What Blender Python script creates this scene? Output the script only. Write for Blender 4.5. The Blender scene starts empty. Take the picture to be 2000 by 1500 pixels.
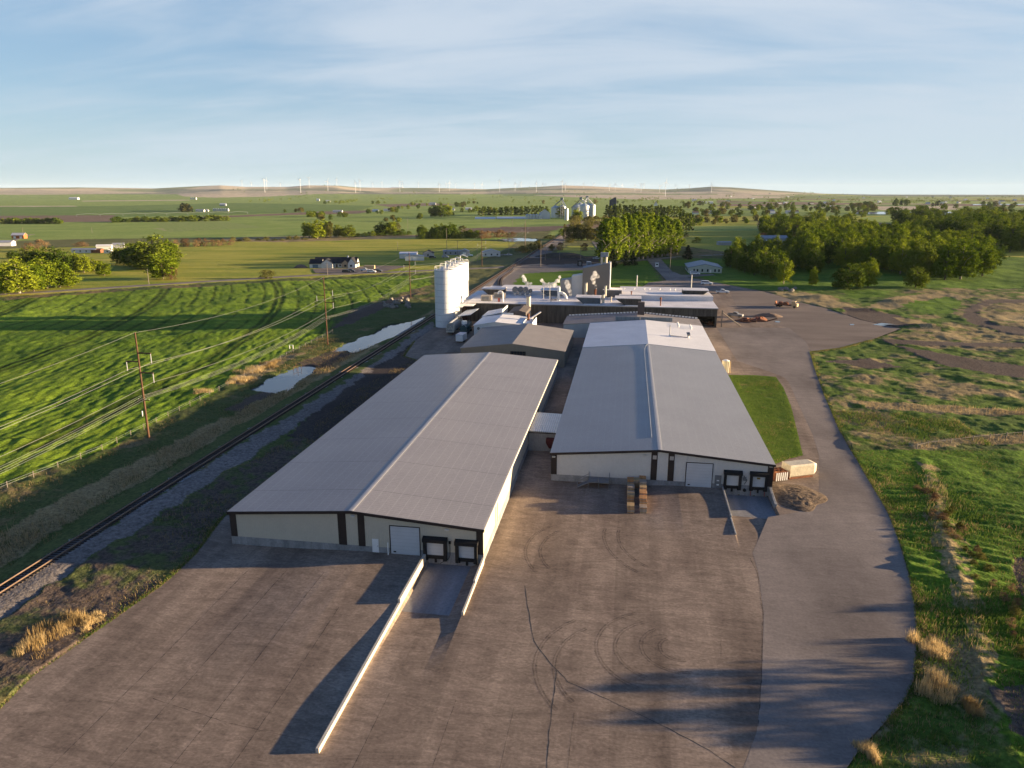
import bpy, math, random
import numpy as np
from math import radians, sin, cos, pi, hypot, atan2, sqrt, tan
random.seed(7)
sc = bpy.context.scene
col = sc.collection
# ------------------------------------------------------------------ camera
FPX = 1430.0; PITCH = radians(14.766); YAW = radians(8.913); H = 50.0
cd = bpy.data.cameras.new('camera'); cam = bpy.data.objects.new('camera', cd); col.objects.link(cam)
cd.sensor_width = 36.0; cd.lens = 36.0 * FPX / 2000.0; cd.clip_start = 0.5; cd.clip_end = 60000
cam.location = (0, 0, H); cam.rotation_euler = (pi / 2 - PITCH, 0, YAW)
sc.camera = cam
# ------------------------------------------------------------------ light
SUN_EL = radians(6.6)
SUN_AZ = YAW + radians(2.2)                 # sun stands to the right of the view (towards +x turned by the yaw)
sdir = (cos(SUN_AZ) * cos(SUN_EL), sin(SUN_AZ) * cos(SUN_EL), sin(SUN_EL))
sl = bpy.data.lights.new('sun', 'SUN'); so = bpy.data.objects.new('sun', sl); col.objects.link(so)
sl.energy = 5.0; sl.angle = radians(0.55); sl.color = (1.0, 0.75, 0.46)
from mathutils import Vector, Matrix
so.rotation_euler = Vector(sdir).to_track_quat('Z', 'Y').to_euler(); so.location = (200, 0, 120)
EXPOSURE = 1.95
SKY = dict(strength=0.10, cloud=(1.58, 1.82, 2.12), hor=(1.48, 1.90, 2.08), blue=(0.56, 0.94, 1.48), top=(0.15, 0.38, 1.02))
w = bpy.data.worlds.new('World'); sc.world = w; w.use_nodes = True
nt = w.node_tree; N = nt.nodes; L = nt.links; N.clear()
def wn(t, **k):
    n = N.new(t)
    for a, b in k.items(): setattr(n, a, b)
    return n
wo = wn('ShaderNodeOutputWorld'); bg = wn('ShaderNodeBackground'); bg.inputs['Strength'].default_value = SKY['strength']
sk = wn('ShaderNodeTexSky', sky_type='NISHITA', sun_disc=False, sun_elevation=SUN_EL, sun_rotation=pi / 2 - SUN_AZ, altitude=1400, air_density=1.0, dust_density=0.6, ozone_density=1.5)
tc = wn('ShaderNodeTexCoord'); sep = wn('ShaderNodeSeparateXYZ'); L.new(tc.outputs['Generated'], sep.inputs[0])
def wm(op, a, b=None, clamp=False):
    n = wn('ShaderNodeMath', operation=op); n.use_clamp = clamp
    for i, s in enumerate((a, b)):
        if s is None: continue
        if isinstance(s, (int, float)): n.inputs[i].default_value = s
        else: L.new(s, n.inputs[i])
    return n.outputs[0]
def wmix(f, a, b):
    n = wn('ShaderNodeMix', data_type='RGBA')
    for i, s in ((0, f), (6, a), (7, b)):
        if isinstance(s, (int, float)): n.inputs[i].default_value = s
        elif isinstance(s, tuple): n.inputs[i].default_value = (*s, 1)
        else: L.new(s, n.inputs[i])
    return n.outputs[2]
zc = wm('ADD', wm('MAXIMUM', sep.outputs[2], 0.0), 0.16)
px_ = wm('DIVIDE', sep.outputs[0], zc); py_ = wm('DIVIDE', sep.outputs[1], zc)
cmb = wn('ShaderNodeCombineXYZ'); L.new(px_, cmb.inputs[0]); L.new(py_, cmb.inputs[1])
mp = wn('ShaderNodeMapping'); mp.inputs['Scale'].default_value = (0.36, 0.66, 1); mp.inputs['Location'].default_value = (0.55, 0.1, 0); mp.inputs['Rotation'].default_value = (0, 0, radians(18)); L.new(cmb.outputs[0], mp.inputs[0])
cn = wn('ShaderNodeTexNoise'); cn.inputs['Scale'].default_value = 1.0; cn.inputs['Detail'].default_value = 6; cn.inputs['Roughness'].default_value = 0.46; cn.inputs['Distortion'].default_value = 0.35; L.new(mp.outputs[0], cn.inputs['Vector'])
# broad veil that thickens toward the right (toward the sun)
mp2 = wn('ShaderNodeMapping'); mp2.inputs['Scale'].default_value = (0.9, 2.6, 1); mp2.inputs['Location'].default_value = (2.3, 1.1, 0); mp2.inputs['Rotation'].default_value = (0, 0, radians(-12)); L.new(cmb.outputs[0], mp2.inputs[0])
cn2 = wn('ShaderNodeTexNoise'); cn2.inputs['Scale'].default_value = 1.0; cn2.inputs['Detail'].default_value = 8; cn2.inputs['Roughness'].default_value = 0.58; cn2.inputs['Distortion'].default_value = 0.6; L.new(mp2.outputs[0], cn2.inputs['Vector'])
veil = wm('ADD', wm('ADD', wm('MULTIPLY', cn.outputs[0], 3.0), wm('MULTIPLY', wm('SUBTRACT', cn2.outputs[0], 0.5), 1.5)), wm('MULTIPLY', sep.outputs[0], 0.45))
cr = wn('ShaderNodeMapRange'); cr.interpolation_type = 'SMOOTHSTEP'; cr.inputs[1].default_value = 0.80; cr.inputs[2].default_value = 1.85; L.new(veil, cr.inputs[0])
skb = wmix(0.80, sk.outputs[0], SKY['blue'])
cf = wm('MULTIPLY', cr.outputs[0], 0.92)
c1 = wmix(cf, skb, SKY['cloud'])
hz = wm('POWER', wm('SUBTRACT', 1.0, wm('MINIMUM', wm('MAXIMUM', sep.outputs[2], 0.0), 1.0)), 14.0)
c2 = wmix(wm('MULTIPLY', hz, 0.85), c1, SKY['hor'])
zr_ = wn('ShaderNodeMapRange'); zr_.interpolation_type = 'SMOOTHSTEP'; zr_.inputs[1].default_value = 0.24; zr_.inputs[2].default_value = 0.46; L.new(sep.outputs[2], zr_.inputs[0])
c2 = wmix(wm('MULTIPLY', zr_.outputs[0], 0.93), c2, SKY['top'])   # the clear upper sky is a deeper blue than the veiled low sky
# the clear sky away from the veil (behind the viewpoint) is darker
dp = wm('ADD', wm('MULTIPLY', sep.outputs[0], -sin(YAW)), wm('MULTIPLY', sep.outputs[1], cos(YAW)))
br = wn('ShaderNodeMapRange'); br.interpolation_type = 'SMOOTHSTEP'; br.inputs[1].default_value = -0.35; br.inputs[2].default_value = 0.55; br.inputs[3].default_value = 0.95; br.inputs[4].default_value = 1.0; L.new(dp, br.inputs[0])
bs = wn('ShaderNodeVectorMath', operation='SCALE'); L.new(c2, bs.inputs[0]); L.new(br.outputs[0], bs.inputs['Scale']); c2 = bs.outputs[0]
L.new(c2, bg.inputs['Color']); L.new(bg.outputs[0], wo.inputs['Surface'])
sc.view_settings.view_transform = 'Standard'; sc.view_settings.look = 'None'; sc.view_settings.gamma = 1.0; sc.view_settings.exposure = EXPOSURE
sc.cycles.max_bounces = 6; sc.cycles.transparent_max_bounces = 12; sc.cycles.volume_bounces = 1
sc.cycles.diffuse_bounces = 3; sc.cycles.glossy_bounces = 3; sc.cycles.caustics_reflective = False; sc.cycles.caustics_refractive = False
# ------------------------------------------------------------------ projection helpers (ground positions measured in the photo)
cY, sY = cos(YAW), sin(YAW)
RR = np.array([cY, sY, 0.]); F0 = np.array([-sY, cY, 0.]); Z0 = np.array([0, 0, 1.])
FF = F0 * cos(PITCH) - Z0 * sin(PITCH); UU = F0 * sin(PITCH) + Z0 * cos(PITCH)
def ray(u, v): return RR * ((u - 1000) / FPX) + UU * (-(v - 750) / FPX) + FF
RE = 6371000.0
def G(u, v, z=0.0):
    d = ray(u, v); zz = z
    for _ in range(4):
        t = (zz - H) / min(d[2], -1e-4); r2 = (d[0] * t) ** 2 + (d[1] * t) ** 2; zz = z - r2 / (2 * RE)
    return (float(d[0] * t), float(d[1] * t))
def hgt(u, vb, vt):
    x, y = G(u, vb); r = hypot(x, y); d = ray(u, vt); return float(H + d[2] / hypot(d[0], d[1]) * r)
def YP(u, v, y):
    d = ray(u, v); t = y / d[1]; return float(d[0] * t), float(H + d[2] * t)
def ppm(x, y, z=0): # pixels (2000 wide) per metre at a place
    return FPX / float(np.dot(np.array([x, y, z - H]), FF))
# ------------------------------------------------------------------ numpy noise
def hash2(ix, iy, s):
    n = (ix.astype(np.int64) * 374761393 + iy.astype(np.int64) * 668265263 + s * 1442695041) & 0xffffffff
    n = ((n ^ (n >> 13)) * 1274126177) & 0xffffffff
    return ((n ^ (n >> 16)) & 0xffff) / 65535.0
def vnoise(x, y, s=0):
    fx = np.floor(x); fy = np.floor(y); ix = fx.astype(np.int64); iy = fy.astype(np.int64); tx = x - fx; ty = y - fy
    tx = tx * tx * (3 - 2 * tx); ty = ty * ty * (3 - 2 * ty)
    a = hash2(ix, iy, s); b = hash2(ix + 1, iy, s); c = hash2(ix, iy + 1, s); d = hash2(ix + 1, iy + 1, s)
    return (a * (1 - tx) + b * tx) * (1 - ty) + (c * (1 - tx) + d * tx) * ty
def fbm(x, y, o=4, s=0):
    r = 0; a = 0.5; t = 0
    for i in range(o):
        r = r + a * vnoise(x * 2 ** i + 17.3 * i, y * 2 ** i - 9.1 * i, s + i); t += a; a *= 0.5
    return r / t
def ss(a, b, x):
    t = np.clip((x - a) / (b - a), 0, 1); return t * t * (3 - 2 * t)
def inpoly(px, py, poly):
    P = np.array(poly, float); m = (px >= P[:, 0].min()) & (px <= P[:, 0].max()) & (py >= P[:, 1].min()) & (py <= P[:, 1].max())
    idx = np.nonzero(m)[0]; x = px[idx]; y = py[idx]; ins = np.zeros(len(idx), bool); j = len(P) - 1
    for i in range(len(P)):
        xi, yi = P[i]; xj, yj = P[j]
        if yi != yj:
            c = ((yi > y) != (yj > y)) & (x < (xj - xi) * (y - yi) / (yj - yi) + xi); ins ^= c
        j = i
    out = np.zeros(len(px), bool); out[idx[ins]] = True; return out
# ------------------------------------------------------------------ materials
MATS = {}
def mat(name, base, rough=0.8, var=0.15, scale=0.6, spec=0.3, metal=0.0, bump=0.0, bscale=4.0, ribs=None, aniso=(1, 1, 1), detail=4, col2=None, lines=None, obj=False, fine=0.0, scuff=0.0):
    if name in MATS: return MATS[name]
    m = bpy.data.materials.new(name); m.use_nodes = True; t = m.node_tree; n = t.nodes; l = t.links
    b = n['Principled BSDF']; b.inputs['Roughness'].default_value = rough; b.inputs['Specular IOR Level'].default_value = spec; b.inputs['Metallic'].default_value = metal
    if obj: g = n.new('ShaderNodeTexCoord'); pos = g.outputs['Object']
    else: g = n.new('ShaderNodeNewGeometry'); pos = g.outputs['Position']
    mp = n.new('ShaderNodeMapping'); mp.inputs['Scale'].default_value = aniso; l.new(pos, mp.inputs[0])
    no = n.new('ShaderNodeTexNoise'); no.inputs['Scale'].default_value = scale; no.inputs['Detail'].default_value = detail; no.inputs['Roughness'].default_value = 0.6; l.new(mp.outputs[0], no.inputs['Vector'])
    rp = n.new('ShaderNodeMapRange'); rp.inputs[1].default_value = 0.3; rp.inputs[2].default_value = 0.7; l.new(no.outputs[0], rp.inputs[0])
    mx = n.new('ShaderNodeMix'); mx.data_type = 'RGBA'; l.new(rp.outputs[0], mx.inputs[0])
    c2 = col2 if col2 else tuple(min(1, c * (1 + var)) for c in base)
    c1 = base if col2 else tuple(c * (1 - var) for c in base)
    mx.inputs[6].default_value = (*c1, 1); mx.inputs[7].default_value = (*c2, 1); out = mx.outputs[2]
    if fine:
        fn = n.new('ShaderNodeTexNoise'); fn.inputs['Scale'].default_value = 3.0; fn.inputs['Detail'].default_value = 5; l.new(pos, fn.inputs['Vector'])
        fr = n.new('ShaderNodeMapRange'); fr.inputs[1].default_value = 0.3; fr.inputs[2].default_value = 0.7; fr.inputs[3].default_value = 1 - fine; fr.inputs[4].default_value = 1 + fine; l.new(fn.outputs[0], fr.inputs[0])
        vm = n.new('ShaderNodeVectorMath'); vm.operation = 'SCALE'; l.new(out, vm.inputs[0]); l.new(fr.outputs[0], vm.inputs['Scale']); out = vm.outputs[0]
    if scuff:
        m3 = n.new('ShaderNodeMapping'); m3.inputs['Scale'].default_value = (.5, 1.6, 1); m3.inputs['Rotation'].default_value = (0, 0, .5); l.new(pos, m3.inputs[0])
        for sc2, ds in ((.22, 2.5), (.75, 4.0)):
            fn = n.new('ShaderNodeTexNoise'); fn.inputs['Scale'].default_value = sc2; fn.inputs['Detail'].default_value = 8; fn.inputs['Roughness'].default_value = .68; fn.inputs['Distortion'].default_value = ds; l.new(m3.outputs[0], fn.inputs['Vector'])
            fr = n.new('ShaderNodeMapRange'); fr.inputs[1].default_value = 0.32; fr.inputs[2].default_value = 0.68; fr.inputs[3].default_value = 1 - scuff; fr.inputs[4].default_value = 1 + scuff; l.new(fn.outputs[0], fr.inputs[0])
            vm = n.new('ShaderNodeVectorMath'); vm.operation = 'SCALE'; l.new(out, vm.inputs[0]); l.new(fr.outputs[0], vm.inputs['Scale']); out = vm.outputs[0]
    sp = None
    def axis(a):
        nonlocal sp
        if sp is None: sp = n.new('ShaderNodeSeparateXYZ'); l.new(pos, sp.inputs[0])
        return sp.outputs['XYZ'.index(a)]
    def stripe(ax, period, duty):
        a = n.new('ShaderNodeMath'); a.operation = 'MULTIPLY'; a.inputs[1].default_value = 1.0 / period; l.new(axis(ax), a.inputs[0])
        f = n.new('ShaderNodeMath'); f.operation = 'FRACT'; l.new(a.outputs[0], f.inputs[0])
        c = n.new('ShaderNodeMath'); c.operation = 'LESS_THAN'; c.inputs[1].default_value = duty; l.new(f.outputs[0], c.inputs[0]); return c.outputs[0], f.outputs[0]
    if lines:
        for ax, period, duty, mul in lines:
            s_, _ = stripe(ax, period, duty)
            mm = n.new('ShaderNodeMix'); mm.data_type = 'RGBA'; mm.blend_type = 'MULTIPLY'; l.new(s_, mm.inputs[0]); l.new(out, mm.inputs[6]); mm.inputs[7].default_value = (*((mul,) * 3), 1); out = mm.outputs[2]
    l.new(out, b.inputs['Base Color'])
    hsum = None
    if bump:
        nb = n.new('ShaderNodeTexNoise'); nb.inputs['Scale'].default_value = bscale; nb.inputs['Detail'].default_value = 4; l.new(pos, nb.inputs['Vector'])
        bp = n.new('ShaderNodeBump'); bp.inputs['Strength'].default_value = 1.0; bp.inputs['Distance'].default_value = bump; l.new(nb.outputs[0], bp.inputs['Height']); hsum = bp
    if ribs:
        for ax, period, dist in ribs:
            _, f = stripe(ax, period, 0.5)
            a = n.new('ShaderNodeMath'); a.operation = 'PINGPONG'; a.inputs[1].default_value = 0.5; l.new(f, a.inputs[0])
            mr = n.new('ShaderNodeMapRange'); mr.interpolation_type = 'SMOOTHSTEP'; mr.inputs[1].default_value = 0.30; mr.inputs[2].default_value = 0.48; l.new(a.outputs[0], mr.inputs[0])
            bp = n.new('ShaderNodeBump'); bp.inputs['Distance'].default_value = dist; l.new(mr.outputs[0], bp.inputs['Height'])
            if hsum: l.new(hsum.outputs[0], bp.inputs['Normal'])
            hsum = bp
    if hsum: l.new(hsum.outputs[0], b.inputs['Normal'])
    MATS[name] = m; return m
def markmat(name, base, cover):
    m = mat(name, base, .95, .15, 1); t = m.node_tree; n = t.nodes; l = t.links; b = n['Principled BSDF']; g = n.new('ShaderNodeNewGeometry')
    no = n.new('ShaderNodeTexNoise'); no.inputs['Scale'].default_value = 1.1; no.inputs['Detail'].default_value = 6; no.inputs['Roughness'].default_value = .75; l.new(g.outputs['Position'], no.inputs['Vector'])
    mr = n.new('ShaderNodeMapRange'); mr.inputs[1].default_value = .35; mr.inputs[2].default_value = .65; mr.inputs[3].default_value = 0; mr.inputs[4].default_value = cover; l.new(no.outputs[0], mr.inputs[0]); l.new(mr.outputs[0], b.inputs['Alpha']); return m
def leafmat(name, c1, c2, trans=0.16):
    if name in MATS: return MATS[name]
    m = bpy.data.materials.new(name); m.use_nodes = True; t = m.node_tree; n = t.nodes; l = t.links; n.clear()
    o = n.new('ShaderNodeOutputMaterial'); d = n.new('ShaderNodeBsdfDiffuse'); tr = n.new('ShaderNodeBsdfTranslucent'); ms = n.new('ShaderNodeMixShader'); ms.inputs[0].default_value = trans
    g = n.new('ShaderNodeTexCoord'); oi = n.new('ShaderNodeObjectInfo'); no = n.new('ShaderNodeTexNoise'); no.inputs['Scale'].default_value = 0.55; no.inputs['Detail'].default_value = 3; l.new(g.outputs['Object'], no.inputs['Vector'])
    ad = n.new('ShaderNodeMath'); ad.operation = 'MULTIPLY_ADD'; l.new(oi.outputs['Random'], ad.inputs[0]); ad.inputs[1].default_value = 0.7; ad.inputs[2].default_value = -0.35
    a2 = n.new('ShaderNodeMath'); a2.operation = 'ADD'; l.new(ad.outputs[0], a2.inputs[0]); l.new(no.outputs[0], a2.inputs[1])
    rp = n.new('ShaderNodeMapRange'); rp.inputs[1].default_value = 0.25; rp.inputs[2].default_value = 0.75; l.new(a2.outputs[0], rp.inputs[0])
    mx = n.new('ShaderNodeMix'); mx.data_type = 'RGBA'; l.new(rp.outputs[0], mx.inputs[0]); mx.inputs[6].default_value = (*c1, 1); mx.inputs[7].default_value = (*c2, 1)
    l.new(mx.outputs[2], d.inputs[0]); l.new(mx.outputs[2], tr.inputs[0]); l.new(d.outputs[0], ms.inputs[1]); l.new(tr.outputs[0], ms.inputs[2]); l.new(ms.outputs[0], o.inputs[0])
    MATS[name] = m; return m
# ------------------------------------------------------------------ object helpers
def tag(o, label=None, cat=None, group=None, kind=None):
    if label: o['label'] = label
    if cat: o['category'] = cat
    if group: o['group'] = group
    if kind: o['kind'] = kind
    return o
def thing(name, label, cat, loc=(0, 0, 0), rz=0.0, group=None):
    o = bpy.data.objects.new(name, None); col.objects.link(o); o.empty_display_size = 0.5
    o.location = loc; o.rotation_euler = (0, 0, rz); return tag(o, label, cat, group)
class MB:
    def __init__(s): s.v = []; s.f = []; s.smooth = False
    def add(s, vs, fs):
        b = len(s.v); s.v.extend([tuple(map(float, p)) for p in vs]); s.f.extend([tuple(b + i for i in f) for f in fs]); return s
    def box(s, x0, x1, y0, y1, z0, z1):
        return s.add([(x0, y0, z0), (x1, y0, z0), (x1, y1, z0), (x0, y1, z0), (x0, y0, z1), (x1, y0, z1), (x1, y1, z1), (x0, y1, z1)], [(0, 3, 2, 1), (4, 5, 6, 7), (0, 1, 5, 4), (1, 2, 6, 5), (2, 3, 7, 6), (3, 0, 4, 7)])
    def prism(s, poly, a, b, ax='y'):   # polygon in the plane across ax, extruded from a to b
        n = len(poly)
        mk = {'y': lambda p, t: (p[0], t, p[1]), 'x': lambda p, t: (t, p[0], p[1]), 'z': lambda p, t: (p[0], p[1], t)}[ax]
        vs = [mk(p, a) for p in poly] + [mk(p, b) for p in poly]
        return s.add(vs, [tuple(range(n)), tuple(range(2 * n - 1, n - 1, -1))] + [(i, (i + 1) % n + 0 if False else (i + 1) % n, (i + 1) % n + n, i + n) for i in range(n)])
    def cyl(s, p0, p1, r0, r1=None, n=10, caps=True):
        r1 = r0 if r1 is None else r1; p0 = Vector(p0); p1 = Vector(p1); d = (p1 - p0).normalized()
        a = d.orthogonal().normalized(); b = d.cross(a)
        vs = [p0 + (a * cos(2 * pi * i / n) + b * sin(2 * pi * i / n)) * r0 for i in range(n)] + [p1 + (a * cos(2 * pi * i / n) + b * sin(2 * pi * i / n)) * r1 for i in range(n)]
        fs = [(i, (i + 1) % n, (i + 1) % n + n, i + n) for i in range(n)]
        if caps: fs += [tuple(range(n - 1, -1, -1)), tuple(range(n, 2 * n))]
        return s.add(vs, fs)
    def tube(s, pts, r, n=6):
        for a, b in zip(pts[:-1], pts[1:]): s.cyl(a, b, r, r, n)
        return s
    def hip(s, x0, x1, y0, y1, z0, z1, in_):
        return s.add([(x0, y0, z0), (x1, y0, z0), (x1, y1, z0), (x0, y1, z0), (x0 + in_, (y0 + y1) / 2, z1), (x1 - in_, (y0 + y1) / 2, z1)], [(0, 1, 5, 4), (1, 2, 5), (2, 3, 4, 5), (3, 0, 4), (3, 2, 1, 0)])
    def lumps(s, c, r, n, seed=0, sq=0.6):   # an irregular rock or debris lump
        rd = random.Random(seed); vs = []; fs = []
        nu, nv = 7, 5
        for j in range(nv):
            for i in range(nu):
                th = pi * (j + 0.5) / nv; ph = 2 * pi * i / nu; k = r * (0.75 + 0.5 * rd.random())
                vs.append((c[0] + k * sin(th) * cos(ph), c[1] + k * sin(th) * sin(ph), c[2] + k * sq * cos(th)))
        for j in range(nv - 1):
            for i in range(nu): fs.append((j * nu + i, (j + 1) * nu + i, (j + 1) * nu + (i + 1) % nu, j * nu + (i + 1) % nu))
        fs.append(tuple(range(nu - 1, -1, -1))); fs.append(tuple(range((nv - 1) * nu, nv * nu))); return s.add(vs, fs)
    def mesh(s, name, m):
        me = bpy.data.meshes.new(name); me.from_pydata(s.v, [], s.f); me.update()
        if m: me.materials.append(m)
        if s.smooth: me.polygons.foreach_set('use_smooth', [True] * len(me.polygons))
        return me
    def build(s, name, m, parent=None, label=None, cat=None, group=None, kind=None, fix=True):
        me = s.mesh(name, m)
        if fix:
            import bmesh
            bm = bmesh.new(); bm.from_mesh(me); bmesh.ops.recalc_face_normals(bm, faces=bm.faces); bm.to_mesh(me); bm.free()
        o = bpy.data.objects.new(name, me); col.objects.link(o)
        if parent: o.parent = parent
        return tag(o, label, cat, group, kind)
def bevel(o, w=0.03):
    md = o.modifiers.new('bevel', 'BEVEL'); md.width = w; md.segments = 1; md.limit_method = 'ANGLE'; return o
def link_tree(src, loc, rz=0.0, label=None, group=None, scale=None):
    r = src.copy(); col.objects.link(r); r.location = loc; r.rotation_euler = (0, 0, rz)
    if scale is not None: r.scale = scale
    if label: r['label'] = label
    if group: r['group'] = group
    for c in [o for o in list(src.children)]:
        k = c.copy(); col.objects.link(k); k.parent = r
        for g in list(c.children):
            q = g.copy(); col.objects.link(q); q.parent = k
    return r
def npmesh(name, v, f, m, kind=None, cols=None, smooth=False, parent=None):
    me = bpy.data.meshes.new(name); v = np.asarray(v, np.float32); f = np.asarray(f, np.int32)
    k = f.shape[1]; me.vertices.add(len(v)); me.vertices.foreach_set('co', v.ravel()); me.loops.add(f.size); me.loops.foreach_set('vertex_index', f.ravel())
    me.polygons.add(len(f)); me.polygons.foreach_set('loop_start', np.arange(0, f.size, k, dtype=np.int32))
    try: me.polygons.foreach_set('loop_total', np.full(len(f), k, np.int32))
    except Exception: pass
    if smooth: me.polygons.foreach_set('use_smooth', np.ones(len(f), bool))
    if cols is not None:
        a = me.color_attributes.new('Col', 'FLOAT_COLOR', 'POINT'); a.data.foreach_set('color', np.c_[cols, np.ones(len(cols))].astype(np.float32).ravel())
    me.update(); me.validate(); me.materials.append(m)
    o = bpy.data.objects.new(name, me); col.objects.link(o)
    if parent: o.parent = parent
    if kind: o['kind'] = kind
    return o
# ------------------------------------------------------------------ terrain
RAILX = -78.0
def vis(r): return ss(300, 40, r)
CX = [-900, -300, 0, 150, 300, 380, 430, 480, 560, 600, 660, 700, 750, 850, 900, 950, 1000, 1050, 1100, 1150, 1200, 1250, 1300, 1350, 1390, 1430, 1500, 1560, 1620, 1700, 1800, 2300]
CYY = [368, 366, 367, 366, 368, 364, 362, 365, 365, 362, 362.5, 366, 367, 367, 368.5, 369.5, 367, 365, 362, 363.5, 366, 368.5, 370, 367.5, 364.5, 366, 371, 375, 379, 383, 386, 386]
_az = []; _ch = []
for u, v in zip(CX, CYY):
    d = ray(u, v); _az.append(atan2(d[0], d[1])); _ch.append(max(0, H + d[2] / hypot(d[0], d[1]) * 9500 + 7.0))
POND_PX = [[(490, 762), (512, 745), (560, 722), (592, 712), (618, 714), (600, 735), (560, 760), (530, 768)],
           [(655, 685), (680, 668), (722, 652), (760, 634), (800, 628), (845, 612), (830, 624), (795, 650), (740, 668), (700, 684)],
           [(970, 467), (1010, 464), (1050, 466), (1046, 471), (1000, 471)]]
def macro(x, y):
    r = np.hypot(x, y); az = np.arctan2(x, y); crest = np.interp(az, _az, _ch)
    f = ss(4800, 9500, r)
    fold = fbm(x / 900, y / 900, 4, 5)
    h = crest * f * (1 - 0.55 * (1 - ss(8200, 9500, r)) * fold * 1.2) * (1 - 0.25 * ss(9800, 14000, r))
    return h - r * r / (2 * RE)
def tz(x, y):
    a = np.array([float(x)]); b = np.array([float(y)]); return float(macro(a, b)[0])
# colours (linear albedo)
C = dict(
 crop=((.078, .145, .011), (.195, .275, .023)), rough=((.050, .080, .018), (.19, .16, .075)), lush=((.050, .11, .010), (.125, .205, .020)),
 dry=((.20, .155, .075), (.36, .27, .13)), dirt=((.085, .062, .048), (.13, .10, .078)), darkdirt=((.045, .036, .032), (.085, .066, .055)),
 past=((.20, .24, .028), (.41, .36, .065)), lawn=((.055, .125, .010), (.11, .18, .016)), tan=((.40, .32, .22), (.54, .44, .31)),
 brown=((.17, .115, .075), (.22, .155, .105)), green=((.18, .255, .052), (.28, .335, .085)), dgreen=((.11, .18, .042), (.175, .235, .060)),
 pale=((.24, .25, .10), (.33, .32, .14)), hill=((.24, .25, .13), (.56, .45, .31)), gravel=((.15, .13, .115), (.23, .20, .175)), olive=((.10, .11, .035), (.17, .16, .06)), blue=((.06, .085, .07), (.10, .125, .095)))
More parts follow.
